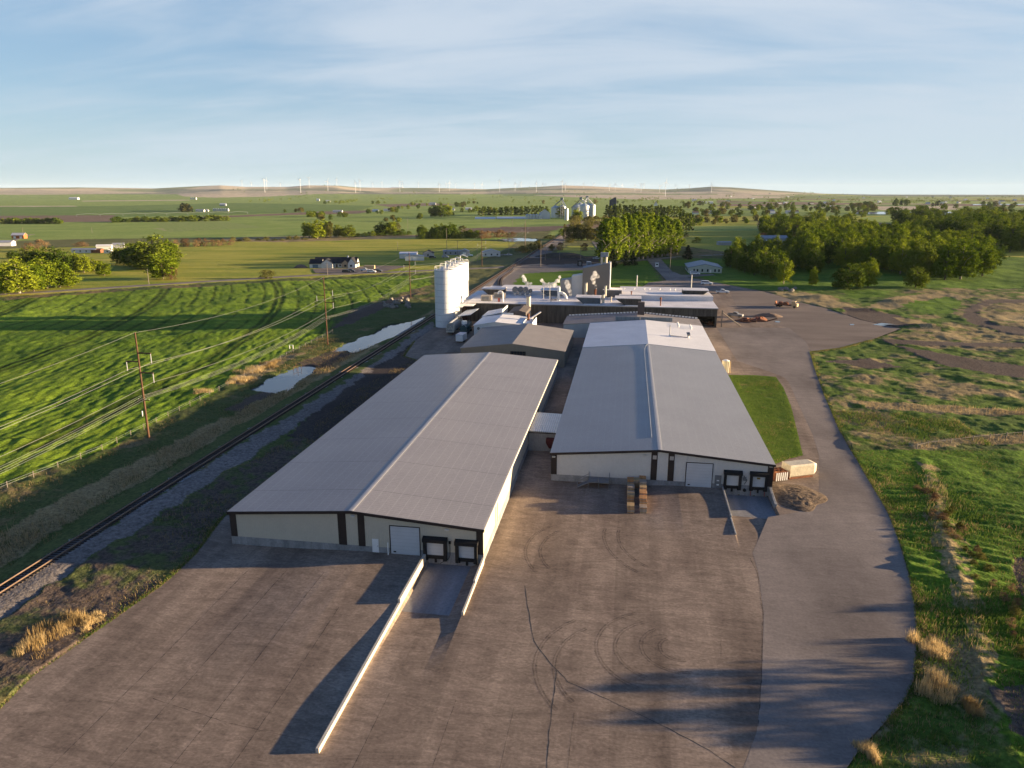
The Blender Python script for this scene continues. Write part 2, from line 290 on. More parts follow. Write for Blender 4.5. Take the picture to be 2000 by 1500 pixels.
# polygons in photo pixels (unprojected to the ground plane); painted in order
PAINT = [
 ('green', [(-900, 378), (1400, 376), (1400, 420), (-900, 460)]),
 ('dgreen', [(-300, 424), (0, 424), (225, 421), (600, 398), (730, 402), (700, 412), (560, 416), (225, 421), (-300, 425)]),
 ('dgreen', [(-300, 402), (220, 402), (450, 396), (600, 398), (500, 418), (225, 424), (-300, 424)]),
 ('green', [(-300, 385), (380, 384), (450, 396), (220, 400), (-300, 402)]),
 ('tan', [(-300, 402), (150, 401.5), (150, 403), (-300, 404)]), ('tan', [(160, 392), (370, 390), (370, 391.5), (160, 393.5)]),
 ('tan', [(-300, 370), (90, 372), (240, 374), (330, 377), (120, 380), (-300, 381)]),
 ('tan', [(345, 379), (430, 372), (620, 372), (720, 376), (620, 379), (520, 384), (420, 386), (360, 384)]),
 ('tan', [(720, 375), (950, 375), (950, 378), (760, 378)]), ('tan', [(900, 376), (1000, 371.5), (1180, 371), (1300, 376), (1180, 377), (1000, 377), (900, 380)]),
 ('dgreen', [(980, 378), (1400, 379), (1400, 384), (980, 383)]),
 ('tan', [(1040, 381.5), (1120, 380.5), (1400, 380.5), (1540, 384), (1520, 387), (1400, 388), (1260, 390), (1180, 387), (1115, 385)]),
 ('tan', [(1400, 376), (1500, 378), (1560, 382), (1400, 382)]),
 ('brown', [(-200, 422), (225, 420), (222, 433), (60, 434), (-200, 440)]), ('brown', [(225, 433), (420, 422), (560, 416), (620, 413), (740, 410), (700, 417), (560, 420)]),
 ('brown', [(730, 399), (840, 396), (900, 400), (760, 404)]),
 ('green', [(-300, 440), (250, 436), (330, 452), (520, 444), (620, 452), (600, 465), (300, 470), (-300, 478)]),
 ('green', [(580, 424), (1140, 424), (1090, 446), (860, 438), (700, 440), (560, 440)]),
 ('hay', [(296, 434), (425, 431), (520, 444), (332, 453)]),
 ('brown', [(900, 446), (1100, 441), (1090, 449), (1010, 455), (900, 455)]), ('olive', [(1000, 455), (1080, 450), (1060, 470), (980, 470)]),
 ('past', [(-900, 485), (60, 476), (500, 468), (900, 466), (1010, 474), (960, 500), (860, 530), (400, 553), (0, 580), (-900, 640)]),
 ('dry', [(400, 466), (520, 462), (800, 458), (860, 462), (760, 466), (560, 473), (420, 471)]),
 ('olive', [(-300, 478), (200, 466), (430, 464), (440, 472), (200, 480), (-300, 496)]),
 ('past', [(1330, 430), (1480, 432), (1480, 500), (1330, 480)]), ('green', [(1320, 442), (1480, 440), (1480, 450), (1320, 452)]),
 ('green', [(1680, 425), (1760, 420), (1750, 432), (1690, 434)]), ('green', [(1910, 411), (2400, 408), (2400, 420), (1910, 420)]),
 ('tan', [(1700, 403), (1880, 402), (1870, 409), (1720, 410)]), ('pale', [(1650, 398), (1800, 396), (1800, 399), (1650, 401)]),
 ('past', [(1050, 480), (1180, 480), (1180, 500), (1040, 500)]),
 ('lawn', [(1000, 530), (1140, 526), (1265, 508), (1295, 550), (1250, 558), (1180, 562), (1000, 562)]), ('lawn', [(1345, 528), (1500, 552), (1520, 556), (1400, 552), (1340, 535)]),
 ('lawn', [(1275, 508), (1420, 505), (1420, 520), (1320, 520)]),
 ('lush', [(1340, 505), (2300, 500), (2300, 590), (1900, 575), (1560, 570), (1400, 560)]),
 ('rough2', [(1500, 570), (1700, 562), (2400, 565), (2400, 870), (1620, 870), (1560, 700), (1700, 660)]),
 ('dry', [(1510, 571), (1600, 575), (1640, 590), (1680, 604), (1610, 600), (1540, 585)]), ('dry', [(1675, 604), (1740, 582), (1800, 572), (1860, 572), (1900, 580), (1860, 590), (1800, 590), (1740, 606)]),
 ('lush', [(1640, 566), (1740, 568), (1720, 580), (1660, 582)]), ('lush', [(1760, 596), (1850, 578), (1880, 590), (1860, 612), (1800, 612)]),
 ('dirt', [(1640, 600), (1700, 606), (1760, 618), (1820, 640), (1740, 640), (1660, 630)]), ('dry', [(1735, 618), (1800, 626), (1850, 650), (1900, 664), (1980, 672), (1900, 672), (1800, 642)]),
 ('dirt', [(1720, 660), (1850, 668), (2400, 672), (2400, 680), (1850, 676), (1740, 672)]), ('dirt', [(1740, 672), (1840, 690), (1980, 712), (2400, 740), (2400, 760), (1960, 735), (1840, 712)]),
 ('dirt', [(1610, 705), (1700, 700), (1760, 718), (1700, 720)]), ('dirt', [(1880, 620), (1885, 603), (1900, 594), (1930, 585), (2400, 580), (2400, 585), (1950, 592), (1915, 600), (1912, 615), (1950, 635), (2300, 680), (2300, 692), (1960, 650), (1900, 632)]),
 ('dry', [(1940, 616), (2100, 616), (2100, 625), (1960, 628)]),
 ('dry', [(1650, 782), (1800, 790), (2000, 800), (2300, 800), (2300, 815), (1900, 810), (1700, 800)]), ('dry', [(1780, 868), (1900, 850), (2300, 840), (2300, 862), (1900, 868), (1800, 880)]),
 ('lush', [(1660, 880), (2600, 880), (2600, 1900), (1500, 1900), (1650, 1500), (1785, 1340), (1792, 1240), (1775, 1100)]),
 ('rough2', [(1790, 1240), (1880, 1200), (1960, 1440), (2000, 1500), (2100, 1700), (1500, 1800), (1650, 1500), (1785, 1340)]),
 ('berm', [(1790, 903), (1826, 912), (1850, 960), (1860, 1010), (1895, 1090), (1915, 1180), (1935, 1260), (1955, 1340), (1985, 1440), (1960, 1440), (1925, 1340), (1895, 1265), (1868, 1180), (1838, 1090), (1812, 1010), (1808, 960)]),
 ('darkdirt', [(1975, 1090), (2200, 1090), (2200, 1170), (1990, 1160)]), ('dirt', [(1940, 1345), (2100, 1320), (2100, 1480), (1980, 1440)]),
 ('crop', [(-1500, 600), (-300, 596), (0, 586), (200, 571), (400, 560), (560, 549), (840, 536), (842, 556), (760, 578), (700, 598), (655, 618), (640, 650), (610, 672), (560, 690), (470, 735), (420, 770), (300, 830), (200, 880), (60, 930), (0, 950), (-700, 1260), (-1500, 1600)]),
 ('dirt', [(650, 640), (700, 600), (820, 570), (840, 590), (760, 610), (690, 635)]), ('rough', [(690, 630), (842, 560), (850, 610), (780, 640), (660, 680)]),
 ('rough', [(-1500, 1600), (-700, 1270), (0, 955), (200, 885), (420, 775), (560, 695), (650, 640), (845, 600), (843, 622), (700, 722), (400, 905), (0, 1160), (-700, 1620)]),
 ('dry', [(450, 740), (500, 712), (570, 690), (600, 690), (560, 706), (500, 742), (470, 752)]), ('dirt', [(440, 800), (500, 770), (640, 690), (700, 680), (640, 720), (560, 775), (480, 810)]),
 ('dirt', [(580, 708), (700, 668), (690, 690), (640, 712), (600, 730)]),
 ('dry', [(-200, 1130), (0, 1040), (200, 935), (400, 835), (640, 715), (845, 605), (845, 612), (660, 722), (430, 850), (210, 970), (20, 1085), (-180, 1190)]),
 ('gravel', [(-900, 1700), (-300, 1340), (0, 1166), (405, 912), (700, 732), (846, 628), (848, 643), (742, 722), (444, 922), (204, 1076), (0, 1215), (-300, 1410), (-800, 1730)]),
 ('scrub', [(-800, 1730), (0, 1217), (206, 1078), (446, 924), (600, 840), (700, 760), (820, 690), (820, 700), (450, 1000), (320, 1140), (0, 1390), (-300, 1600)]),
 ('darkdirt', [(560, 850), (700, 742), (850, 640), (1000, 640), (1000, 700), (820, 705), (700, 800), (620, 860)]),
 ('olive', [(860, 520), (990, 500), (1060, 480), (1130, 430), (1160, 430), (1110, 480), (1030, 520), (960, 560), (860, 600)]),
 ('gravel', [(890, 590), (960, 545), (1010, 520), (1060, 483), (1136, 428), (1143, 428), (1090, 482), (1040, 520), (1010, 545), (1000, 570), (960, 600)]),
 ('darkdirt', [(1010, 505), (1170, 500), (1170, 515), (1000, 520)]), ('gravel', [(1010, 520), (1170, 513), (1180, 524), (1050, 533), (985, 535)]),
]
def build_terrain():
    A = np.concatenate([np.radians(np.arange(-45, 45, 0.115)), np.radians(np.arange(45, 315, 3.0))]) + 0.0
    R = [0.0 + 12]
    while R[-1] < 34: R.append(R[-1] + 2)
    while R[-1] < 27000:
        r = R[-1]; k = 0.0036 if r < 320 else (0.005 if r < 700 else (0.009 if r < 3000 else 0.014)); R.append(r * (1 + k))
    R = np.array(R); na, nr = len(A), len(R)
    az = A[None, :] - YAW; rr = R[:, None] * np.ones((1, na)); x = (rr * np.sin(az)).ravel(); y = (rr * np.cos(az)).ravel(); r = rr.ravel()
    # warped pixel coordinates for the painted borders
    wx = x + (fbm(x / 3, y / 3, 3, 21) - .5) * 2.2 * (1 + r / 400); wy = y + (fbm(x / 3, y / 3, 3, 31) - .5) * 2.2 * (1 + r / 400)
    def project(x, y, zz):
        X = x * RR[0] + y * RR[1]; Z = (x * FF[0] + y * FF[1]) + (zz - H) * FF[2]; U = x * UU[0] + y * UU[1] + (zz - H) * UU[2]
        Z2 = np.where(Z > 1, Z, 1e9); u = 1000 + FPX * X / Z2; v = 750 - FPX * U / Z2; u[Z <= 1] = -9999; return u, v
    mz = macro(x, y); bl_ = ss(3000, 4500, r)
    u, v = project(wx, wy, mz * bl_); u0, v0 = project(x, y, mz * bl_)
    n1 = fbm(x / 6, y / 6, 5, 1); n2 = fbm(x / 40, y / 40, 4, 2); n3 = fbm(x / 1.1, y / 1.1, 3, 3); nst = fbm((x * cY + y * sY) / 60, (-x * sY + y * cY) / 7, 4, 8)
    def blend(c, f): a, b = C[c]; f = np.clip(f, 0, 1)[:, None]; return np.array(a) * (1 - f) + np.array(b) * f
    cls = np.zeros(len(x), np.int16); names = ['past', 'rough', 'rough2', 'hay', 'berm', 'scrub'] + [k for k in C if k not in ('past', 'rough')]; ci = {k: i for i, k in enumerate(names)}
    # base by distance: rough ground near, patchwork of fields far
    px = (x * cY + y * sY); py = (-x * sY + y * cY)
    cls[:] = ci['rough']
    far = r > 700; cell = hash2(np.floor(px / (260 + r * .05)).astype(np.int64) * 0 + np.floor((px + 3000 * hash2(np.floor(py / 260).astype(np.int64), np.zeros(len(x), np.int64), 9)) / 620).astype(np.int64), np.floor(py / 260).astype(np.int64), 4)
    pick = np.array([ci[k] for k in ('green', 'dgreen', 'green', 'past', 'dgreen', 'green', 'olive', 'brown', 'pale', 'dgreen')]); cls[far] = pick[(cell[far] * 9.99).astype(int)]
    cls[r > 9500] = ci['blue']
    for c, p in PAINT: cls[inpoly(u, v, p)] = ci[c]
    f = np.clip(n1 * 1.1 + (n2 - .5) * 1.0 + (n3 - .5) * .35 * vis(r / 3), 0, 1)
    colr = np.zeros((len(x), 3)); amp = np.zeros(len(x))
    for k, i in ci.items():
        m = cls == i
        if not m.any(): continue
        kk = k if k in C else 'rough'; ff = f[m]
        if k in ('past', 'olive', 'green', 'dgreen', 'pale', 'tan', 'brown'): ff = np.clip(nst[m] * 1.5 - .25 + (n2[m] - .5) * .8, 0, 1)
        cc = blend(kk, ff)
        if k == 'scrub':
            t = ss(.42, .62, n1[m] * .6 + n3[m] * .4); t2 = ss(.58, .72, n2[m] * .5 + n1[m] * .5); cc = blend('dirt', n3[m]) * (1 - t[:, None]) + blend('rough', n1[m] * .45) * t[:, None]; cc = cc * (1 - t2[:, None] * .5) + blend('dry', n3[m]) * t2[:, None] * .3
        if k == 'berm':
            t = ss(.40, .55, n3[m] * .6 + n1[m] * .4); cc = blend('lush', n3[m]) * (1 - t[:, None]) + blend('dry', n3[m] * .8) * t[:, None]
        if k in ('rough', 'rough2'):
            t = ss(.50, .68, n1[m] * .75 + n3[m] * .25 + (n2[m] - .5) * .9 - (.03 if k == 'rough' else -.02)); g = blend('rough', n1[m] * .5); g2 = blend('lush', n3[m])
            g = g * .45 + g2 * .55 if k == 'rough2' else g * .92 + g2 * .08
            cc = g * (1 - t[:, None]) + blend('dry', n3[m]) * t[:, None] * (.62 if k == 'rough' else .85)
        if k == 'hay':
            st = (np.sin((py[m]) * 2 * pi / 22 + px[m] * 0.01) > 0).astype(float); cc = blend('green', st * 0) * (1 - st[:, None] * .6) + blend('pale', st) * (st[:, None] * .6)
        colr[m] = cc
        amp[m] = {'crop': .22, 'rough': .30, 'rough2': .30, 'lush': .20, 'dry': .24, 'berm': .20, 'scrub': .22, 'past': .10, 'lawn': .03, 'dirt': .06, 'darkdirt': .05, 'gravel': .04, 'olive': .2}.get(k, .05)
    # hills
    hm = ss(5200, 7000, r) * ss(14, 34, np.interp(np.arctan2(x, y), _az, _ch)) * (v0 < 379.5)
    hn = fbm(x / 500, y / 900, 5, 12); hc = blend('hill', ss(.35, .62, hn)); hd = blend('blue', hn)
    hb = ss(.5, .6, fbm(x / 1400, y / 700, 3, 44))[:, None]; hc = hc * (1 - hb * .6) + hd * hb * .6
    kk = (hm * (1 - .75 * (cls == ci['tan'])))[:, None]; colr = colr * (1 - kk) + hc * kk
    # crop field: pivot tracks and drill rows (real wheel ruts in the plants)
    m = cls == ci['crop']; rc = np.hypot(x + 640, y - 112)
    ring = np.zeros(len(x)); dst = np.abs(((rc - 559 + 600) % 56.0) - 0); ring = np.maximum(ring, ss(1.5, .5, np.abs(dst - 2.0))); ring = np.maximum(ring, ss(1.4, .4, np.abs(dst - 5.0)))
    r8 = np.abs(((rc + 1.0 * fbm(x / 30, y / 30, 2, 71)) % 8.0) - 4); ring = np.maximum(ring, .9 * ss(.95, .3, r8) * ss(200, 250, y) * ss(.30, .48, fbm(x / 14, y / 14, 3, 77)))
    ring = ring * m * (y > 120) * (rc < 572)
    rowd = np.sin((x * .92 + y * .38) * 2 * pi / 3.4 + 2.5 * fbm(x / 9, y / 9, 2, 78)); row = m * ss(230, 190, y)
    colr = colr * (1 - .62 * ring[:, None]) * (1 - .10 * (row * (rowd < -.3))[:, None])
    th_ = np.arctan2(y[m] - 112, x[m] + 640) * 560; stk = fbm(rc[m] / .9, th_ / 3.0, 3, 5); big = fbm(x[m] / 25, y[m] / 25, 3, 6); rw = np.sin(rc[m] * 2 * pi / 2.6) * ss(330, 230, r[m]); colr[m] *= ((.72 + .55 * stk) * (.80 + .4 * big) * (1 + .13 * rw))[:, None]
    # micro relief
    detail = ss(1500, 250, r)
    hum = (fbm(x / 2.6, y / 1.7, 3, 15) - .5) * 2
    lush = cls == ci['lush']; rdir = (y * .94 + x * .25 + 3 * fbm(x / 12, y / 12, 2, 6)); 
    hum = np.where(m, (fbm(rc / 1.1, np.arctan2(y - 112, x + 640) * 560 / 3.0, 3, 15) - .5) * 1.7 + .18 * np.sin(rc * 2 * pi / 2.6) * ss(330, 230, r), hum)
    z = amp * hum * detail * 1.1 + (amp * .5 * np.sin(rdir * 2 * pi / 2.3)) * lush * ss(160, 110, r) + ((fbm(x / 14, y / 14, 3, 40) - .5) * 1.2) * (amp > .15) * detail
    z *= 1 - ((np.abs(x - RAILX) < 5.5) & (y > 20) & (y < 1500)) * ss(5.5, 3.9, np.abs(x - RAILX))
    z -= .10 * ring
    z += row * .04 * rowd
    # weed berm on the right, mound beside the dock, ditch along the railway
    BP = [G(*p) for p in ((1800, 900), (1825, 960), (1850, 1060), (1880, 1140), (1910, 1240), (1935, 1350), (1965, 1450), (2010, 1600))]
    d = np.full(len(x), 99.0)
    for (ax, ay), (bx, by) in zip(BP[:-1], BP[1:]):
        mk = (np.abs(x - (ax + bx) / 2) < 20) & (np.abs(y - (ay + by) / 2) < 24); xx = x[mk]; yy = y[mk]
        t = np.clip(((xx - ax) * (bx - ax) + (yy - ay) * (by - ay)) / ((bx - ax) ** 2 + (by - ay) ** 2), 0, 1); d[mk] = np.minimum(d[mk], np.hypot(xx - ax - t * (bx - ax), yy - ay - t * (by - ay)))
    z += .32 * np.exp(-(d / 1.3) ** 2) * (.4 + 1.1 * fbm(x / 3, y / 3, 3, 55))
    dx = x - RAILX; side = (y > 40) & (y < 1500)
    z += side * (.35 * ss(7, 2.6, np.abs(dx)) - .5 * np.exp(-((dx + 7.5) / 2.2) ** 2) * ss(420, 300, y))
    z -= side * 0.0
    for i, p in enumerate(POND_PX):
        q = inpoly(u, v, p); z[q] = -0.75; colr[q] = (.05, .045, .04)
    # berms in the rough ground to the right
    for (bu, bv), hh, sx, sy in (((1820, 640), 1.8, 12, 3), ((1760, 590), 1.2, 14, 4), ((1600, 582), 1.2, 10, 5), ((1690, 606), .9, 8, 3)):
        bx, by = G(bu, bv); z += hh * np.exp(-((x - bx) / sx) ** 2 - ((y - by) / sy) ** 2)
    # ground under pavement and buildings lies below the sheets
    for P in SUNK:
        q = inpoly(x, y, P); z[q] = -0.30
    for P in DEEP:
        q = inpoly(x, y, P); z[q] = -1.6
    z = z + macro(x, y)
    zg = np.append(z, -0.3); V = np.c_[np.append(x, 0), np.append(y, 0), zg]; colr = np.vstack([colr, [[.08, .08, .04]]])
    i, j = np.meshgrid(np.arange(nr - 1), np.arange(na), indexing='ij'); j2 = (j + 1) % na
    Fq = np.stack([i * na + j, (i + 1) * na + j, (i + 1) * na + j2, i * na + j2], -1).reshape(-1, 4)[:, ::-1]
    jc = np.arange(na); Fc = np.stack([jc, (jc + 1) % na, np.full(na, na * nr), np.full(na, na * nr)], -1)[:, :3]
    # inner cap as quads with a shared centre
    Fq = np.vstack([Fq]); m = bpy.data.materials.new('ground'); m.use_nodes = True; t = m.node_tree; n = t.nodes; l = t.links; b = n['Principled BSDF']; b.inputs['Roughness'].default_value = .95; b.inputs['Specular IOR Level'].default_value = .08
    a = n.new('ShaderNodeAttribute'); a.attribute_name = 'Col'; g = n.new('ShaderNodeNewGeometry')
    no = n.new('ShaderNodeTexNoise'); no.inputs['Scale'].default_value = 1.7; no.inputs['Detail'].default_value = 5; no.inputs['Roughness'].default_value = .7; l.new(g.outputs['Position'], no.inputs['Vector'])
    mr = n.new('ShaderNodeMapRange'); mr.inputs[1].default_value = .3; mr.inputs[2].default_value = .7; mr.inputs[3].default_value = .45; mr.inputs[4].default_value = 1.6; l.new(no.outputs[0], mr.inputs[0])
    vm = n.new('ShaderNodeVectorMath'); vm.operation = 'SCALE'; l.new(a.outputs['Color'], vm.inputs[0]); l.new(mr.outputs[0], vm.inputs['Scale']); l.new(vm.outputs[0], b.inputs['Base Color'])
    n2_ = n.new('ShaderNodeTexNoise'); n2_.inputs['Scale'].default_value = 2.2; n2_.inputs['Detail'].default_value = 3; l.new(g.outputs['Position'], n2_.inputs['Vector'])
    bp = n.new('ShaderNodeBump'); bp.inputs['Distance'].default_value = .12; l.new(n2_.outputs[0], bp.inputs['Height']); l.new(bp.outputs[0], b.inputs['Normal'])
    o = npmesh('ground', V, Fq, m, 'structure', colr, smooth=True)
    return o
# pavement outlines in world coordinates
PAVE = [G(-420, 1900), G(-330, 1640), G(-100, 1455), G(0, 1383), G(60, 1322), G(200, 1224), G(320, 1140), G(380, 1085), G(438, 1008), (-56.5, 110), (-56.5, 196.5), (-57, 206), (-68, 216), (-71.5, 240), (-71.5, 300), (-56, 300), (-20, 300), (27, 300), (30, 336), G(1240, 566), G(1300, 556), G(1400, 552), G(1500, 571), G(1560, 590), G(1610, 601), G(1680, 625), G(1760, 642), G(1700, 664), G(1640, 680), G(1582, 687), G(1592, 720), G(1610, 770), G(1640, 840), G(1700, 942), G(1735, 1000), G(1758, 1060), G(1776, 1120), G(1788, 1190), G(1792, 1250), G(1786, 1325), G(1765, 1370), G(1725, 1415), G(1680, 1462), G(1640, 1520), G(1560, 1620), G(1450, 1750), G(1300, 1900)]
PIT1 = (-26.25, -18.35, 64.0, 90.3); PIT2 = (17.75, 25.3, 103.0, 121.8)
SUNK = [PAVE]; DEEP = [[(-27, 63), (-17.6, 63), (-17.6, 90.35), (-27, 90.35)], [(17, 102), (26, 102), (26, 121.8), (17, 121.8)]]
NROAD = [G(1238, 566), G(1262, 556), G(1250, 540), G(1264, 520), G(1262, 506), G(1290, 505), G(1312, 530), G(1330, 537), G(1392, 535), G(1399, 538), G(1340, 541), G(1402, 553), G(1440, 562)]
SUNK.append([G(1262, 556), G(1262, 506), G(1290, 505), G(1312, 530), G(1330, 537), G(1392, 535), G(1399, 538), G(1340, 541), G(1402, 553)])
def zp(x, y):
    z = 0.0
    sst = lambda a, b, t: (lambda q: q * q * (3 - 2 * q))(min(1, max(0, (t - a) / (b - a))))
    if x < -26.3: z = .42 * sst(-50, -34, x) * sst(56, 80, y) * (1 - sst(90.3, 96, y))
    elif PIT1[0] <= x <= PIT1[1] and y < 91: z = -.65 * sst(64, 90, y)
    if -2 < x < 17.6: z = max(z, .42 * sst(2, 11, x) * sst(100, 118, y) * (1 - sst(121.8, 126, y)))
    elif PIT2[0] <= x <= PIT2[1] and 90 < y < 122: z = -.68 * sst(103, 119, y)
    return z
def sheet(name, poly, m, zf, dz=0.0, cutx=(), cuty=(), kind='structure'):
    import bmesh
    bm = bmesh.new(); vs = [bm.verts.new((p[0], p[1], 0)) for p in poly]; bm.faces.new(vs)
    for ax, vals in ((0, cutx), (1, cuty)):
        for c in vals:
            no = (1, 0, 0) if ax == 0 else (0, 1, 0); co = (c, 0, 0) if ax == 0 else (0, c, 0)
            bmesh.ops.bisect_plane(bm, geom=bm.verts[:] + bm.edges[:] + bm.faces[:], plane_co=co, plane_no=no, dist=1e-5)
    for v in bm.verts: v.co.z = zf(v.co.x, v.co.y) + dz
    bmesh.ops.triangulate(bm, faces=bm.faces)
    for f in bm.faces:
        if f.normal.z < 0: f.normal_flip()
    me = bpy.data.meshes.new(name); bm.to_mesh(me); bm.free(); me.materials.append(m); o = bpy.data.objects.new(name, me); col.objects.link(o); o['kind'] = kind; return o
TERRAIN = build_terrain()
# paved yard: brown, dusty, laid in long strips
m_yard = mat('yard_asphalt', (.150, .112, .087), .93, .0, .16, .12, bump=.010, bscale=5, aniso=(1.0, .32, 1), detail=9, col2=(.325, .252, .192), fine=.16, scuff=.24, lines=[('X', 11.3, .5, .90), ('X', 4.7, .32, .94)])
m_road = mat('road_asphalt', (.145, .121, .106), .93, .0, .12, .12, bump=.010, bscale=5, aniso=(.7, .35, 1), detail=6, col2=(.27, .228, .196), fine=.12, scuff=.12)
m_conc = mat('concrete', (.26, .245, .225), .9, .0, .35, .2, bump=.01, bscale=6, col2=(.36, .335, .30), fine=.12)
m_gravl = mat('gravel_yard', (.15, .12, .10), .95, .0, .08, .1, bump=.03, bscale=3, col2=(.235, .19, .155), fine=.22, aniso=(.4, 1, 1))
cx = sorted(set([-26.5, -26.26, -18.34, -18.1, 17.55, 17.76, 25.29, 25.5] + [float(a) for a in range(-56, 30, 3)])); cy = sorted(set([64., 90.34, 121.84] + [float(a) for a in range(46, 126, 2)]))
sheet('yard_pavement', PAVE, m_yard, zp, 0.0, cx, cy)
ROADP = [G(1290, 1900), G(1400, 1620), G(1452, 1500), G(1478, 1430), G(1488, 1330), G(1492, 1200), G(1482, 1120), G(1470, 1080), G(1500, 1010), G(1560, 1000), G(1600, 960), G(1600, 890), G(1588, 850), G(1560, 790), G(1540, 745), G(1532, 737), G(1500, 725), G(1440, 705), G(1400, 640), G(1540, 640), G(1575, 668), G(1582, 690), G(1592, 722), G(1610, 772), G(1639, 842), G(1698, 943), G(1733, 1001), G(1756, 1061), G(1774, 1121), G(1786, 1190), G(1790, 1250), G(1784, 1325), G(1763, 1370), G(1723, 1415), G(1678, 1462), G(1638, 1520), G(1558, 1620), G(1448, 1750)]
sheet('road', ROADP, m_road, lambda x, y: 0.0, 0.006)
sheet('gravel_lot', [G(1420, 562), G(1500, 572), G(1560, 591), G(1610, 602), G(1680, 626), G(1758, 642), G(1700, 663), G(1640, 679), G(1584, 686), G(1576, 668), G(1542, 641), G(1500, 632), G(1445, 610)], m_gravl, lambda x, y: 0.0, 0.012)
sheet('entrance_road', [G(1240, 567), G(1262, 556), G(1266, 552), G(1302, 548), G(1262, 506), G(1290, 505), G(1312, 529), G(1330, 537), G(1392, 535), G(1399, 538), G(1340, 541), G(1402, 553), G(1425, 561)], m_road, lambda x, y: 0.0, 0.02)
sheet('dock_apron', [(-26.2, 77.4), (-18.4, 77.4), (-18.4, 90.3), (-26.2, 90.3)], mat('apron_concrete', (.15, .15, .155), .9, 0, .4, .2, bump=.01, col2=(.26, .25, .245), fine=.15, aniso=(1, .12, 1)), zp, 0.010, cuty=[float(a) for a in range(78, 91, 2)])
sheet('dock_apron', [(17.9, 112.5), (25.2, 112.0), (25.2, 121.7), (17.9, 121.7)], MATS['apron_concrete'], zp, 0.010, cuty=[float(a) for a in range(102, 122, 2)])
# public roads over the farmland
def roadstrip(name, pts, wd, m, dz=.06):
    V = []; F = []
    P = []
    for (a, b) in zip(pts[:-1], pts[1:]):
        n = max(1, int(hypot(b[0] - a[0], b[1] - a[1]) / 12)); P += [(a[0] + (b[0] - a[0]) * k / n, a[1] + (b[1] - a[1]) * k / n) for k in range(n)]
    P.append(pts[-1]); mb = MB()
    for k, p in enumerate(P):
        a = P[max(0, k - 1)]; b = P[min(len(P) - 1, k + 1)]; dx, dy = b[0] - a[0], b[1] - a[1]; q = hypot(dx, dy) or 1; nx, ny = -dy / q * wd / 2, dx / q * wd / 2
        z = tz(*p) + dz + .10; V += [(p[0] + nx * 1.25, p[1] + ny * 1.25, z - .3), (p[0] + nx, p[1] + ny, z), (p[0] - nx, p[1] - ny, z), (p[0] - nx * 1.25, p[1] - ny * 1.25, z - .3)]
        if k: 
            for i in range(3): F.append((4 * k - 4 + i, 4 * k + i, 4 * k + i + 1, 4 * k - 3 + i))
    mb.add(V, [f[::-1] for f in F]); return mb.build(name, m, kind='structure', fix=False)
m_lane = mat('lane_gravel', (.17, .145, .12), .95, .0, .2, .1, col2=(.24, .21, .18), fine=.15)
roadstrip('country_road', [G(-300, 593), G(0, 575), G(120, 568), G(400, 550), G(620, 537), G(760, 532), G(846, 528), G(960, 523), G(1060, 516)], 6.5, m_lane)
roadstrip('country_road', [G(1262, 506), G(1340, 501), G(1420, 497), G(1500, 492), G(1620, 484)], 6.5, m_lane)
roadstrip('country_road', [G(1160, 470), G(1190, 510), G(1262, 507)], 5.5, m_lane)
roadstrip('farm_track', [G(0, 482), G(30, 468), G(55, 459), G(64, 458)], 5, m_lane)
roadstrip('farm_lane', [G(960, 500), G(1010, 493), G(1060, 492)], 6, m_lane)
sheet('driveway', [G(616, 534), G(700, 536), G(676, 525), G(640, 524), G(610, 526)], m_gravl, lambda x, y: 0.14, 0.05)
sheet('driveway', [G(676, 525), G(700, 536), G(745, 532), G(800, 520), G(740, 519), G(700, 521)], m_gravl, lambda x, y: 0.15, 0.05)
# water
mw = bpy.data.materials.new('water'); mw.use_nodes = True; b = mw.node_tree.nodes['Principled BSDF']; b.inputs['Base Color'].default_value = (.10, .125, .15, 1); b.inputs['Roughness'].default_value = .10; b.inputs['Specular IOR Level'].default_value = .42
nn = mw.node_tree.nodes.new('ShaderNodeTexNoise'); nn.inputs['Scale'].default_value = 1.2; bb = mw.node_tree.nodes.new('ShaderNodeBump'); bb.inputs['Distance'].default_value = .015; mw.node_tree.links.new(nn.outputs[0], bb.inputs['Height']); mw.node_tree.links.new(bb.outputs[0], b.inputs['Normal'])
for i, p in enumerate(POND_PX):
    q = [G(*a) for a in p]; mx = sum(a[0] for a in q) / len(q); my = sum(a[1] for a in q) / len(q)
    q = [(mx + (a - mx) * 1.12, my + (b_ - my) * 1.06) for a, b_ in q]; sheet('pond_water', q, mw, lambda x, y: tz(x, y) - .32)
for p in ([(1660, 418), (1700, 414), (1860, 414), (1980, 417), (1870, 420), (1720, 419)], [(1900, 399), (2100, 398), (2100, 399.6), (1900, 400.6)]):
    sheet('lake_water', [G(*a) for a in p], mw, lambda x, y: tz(x, y) + .6)
for p in ([(1704, 634), (1722, 631), (1752, 634), (1750, 637), (1720, 636)], [(1660, 633), (1668, 633), (1668, 635), (1660, 635)], [(1515, 627), (1524, 628), (1522, 630), (1513, 629)]):
    sheet('puddle', [G(*a) for a in p], mw, lambda x, y: 0.03)
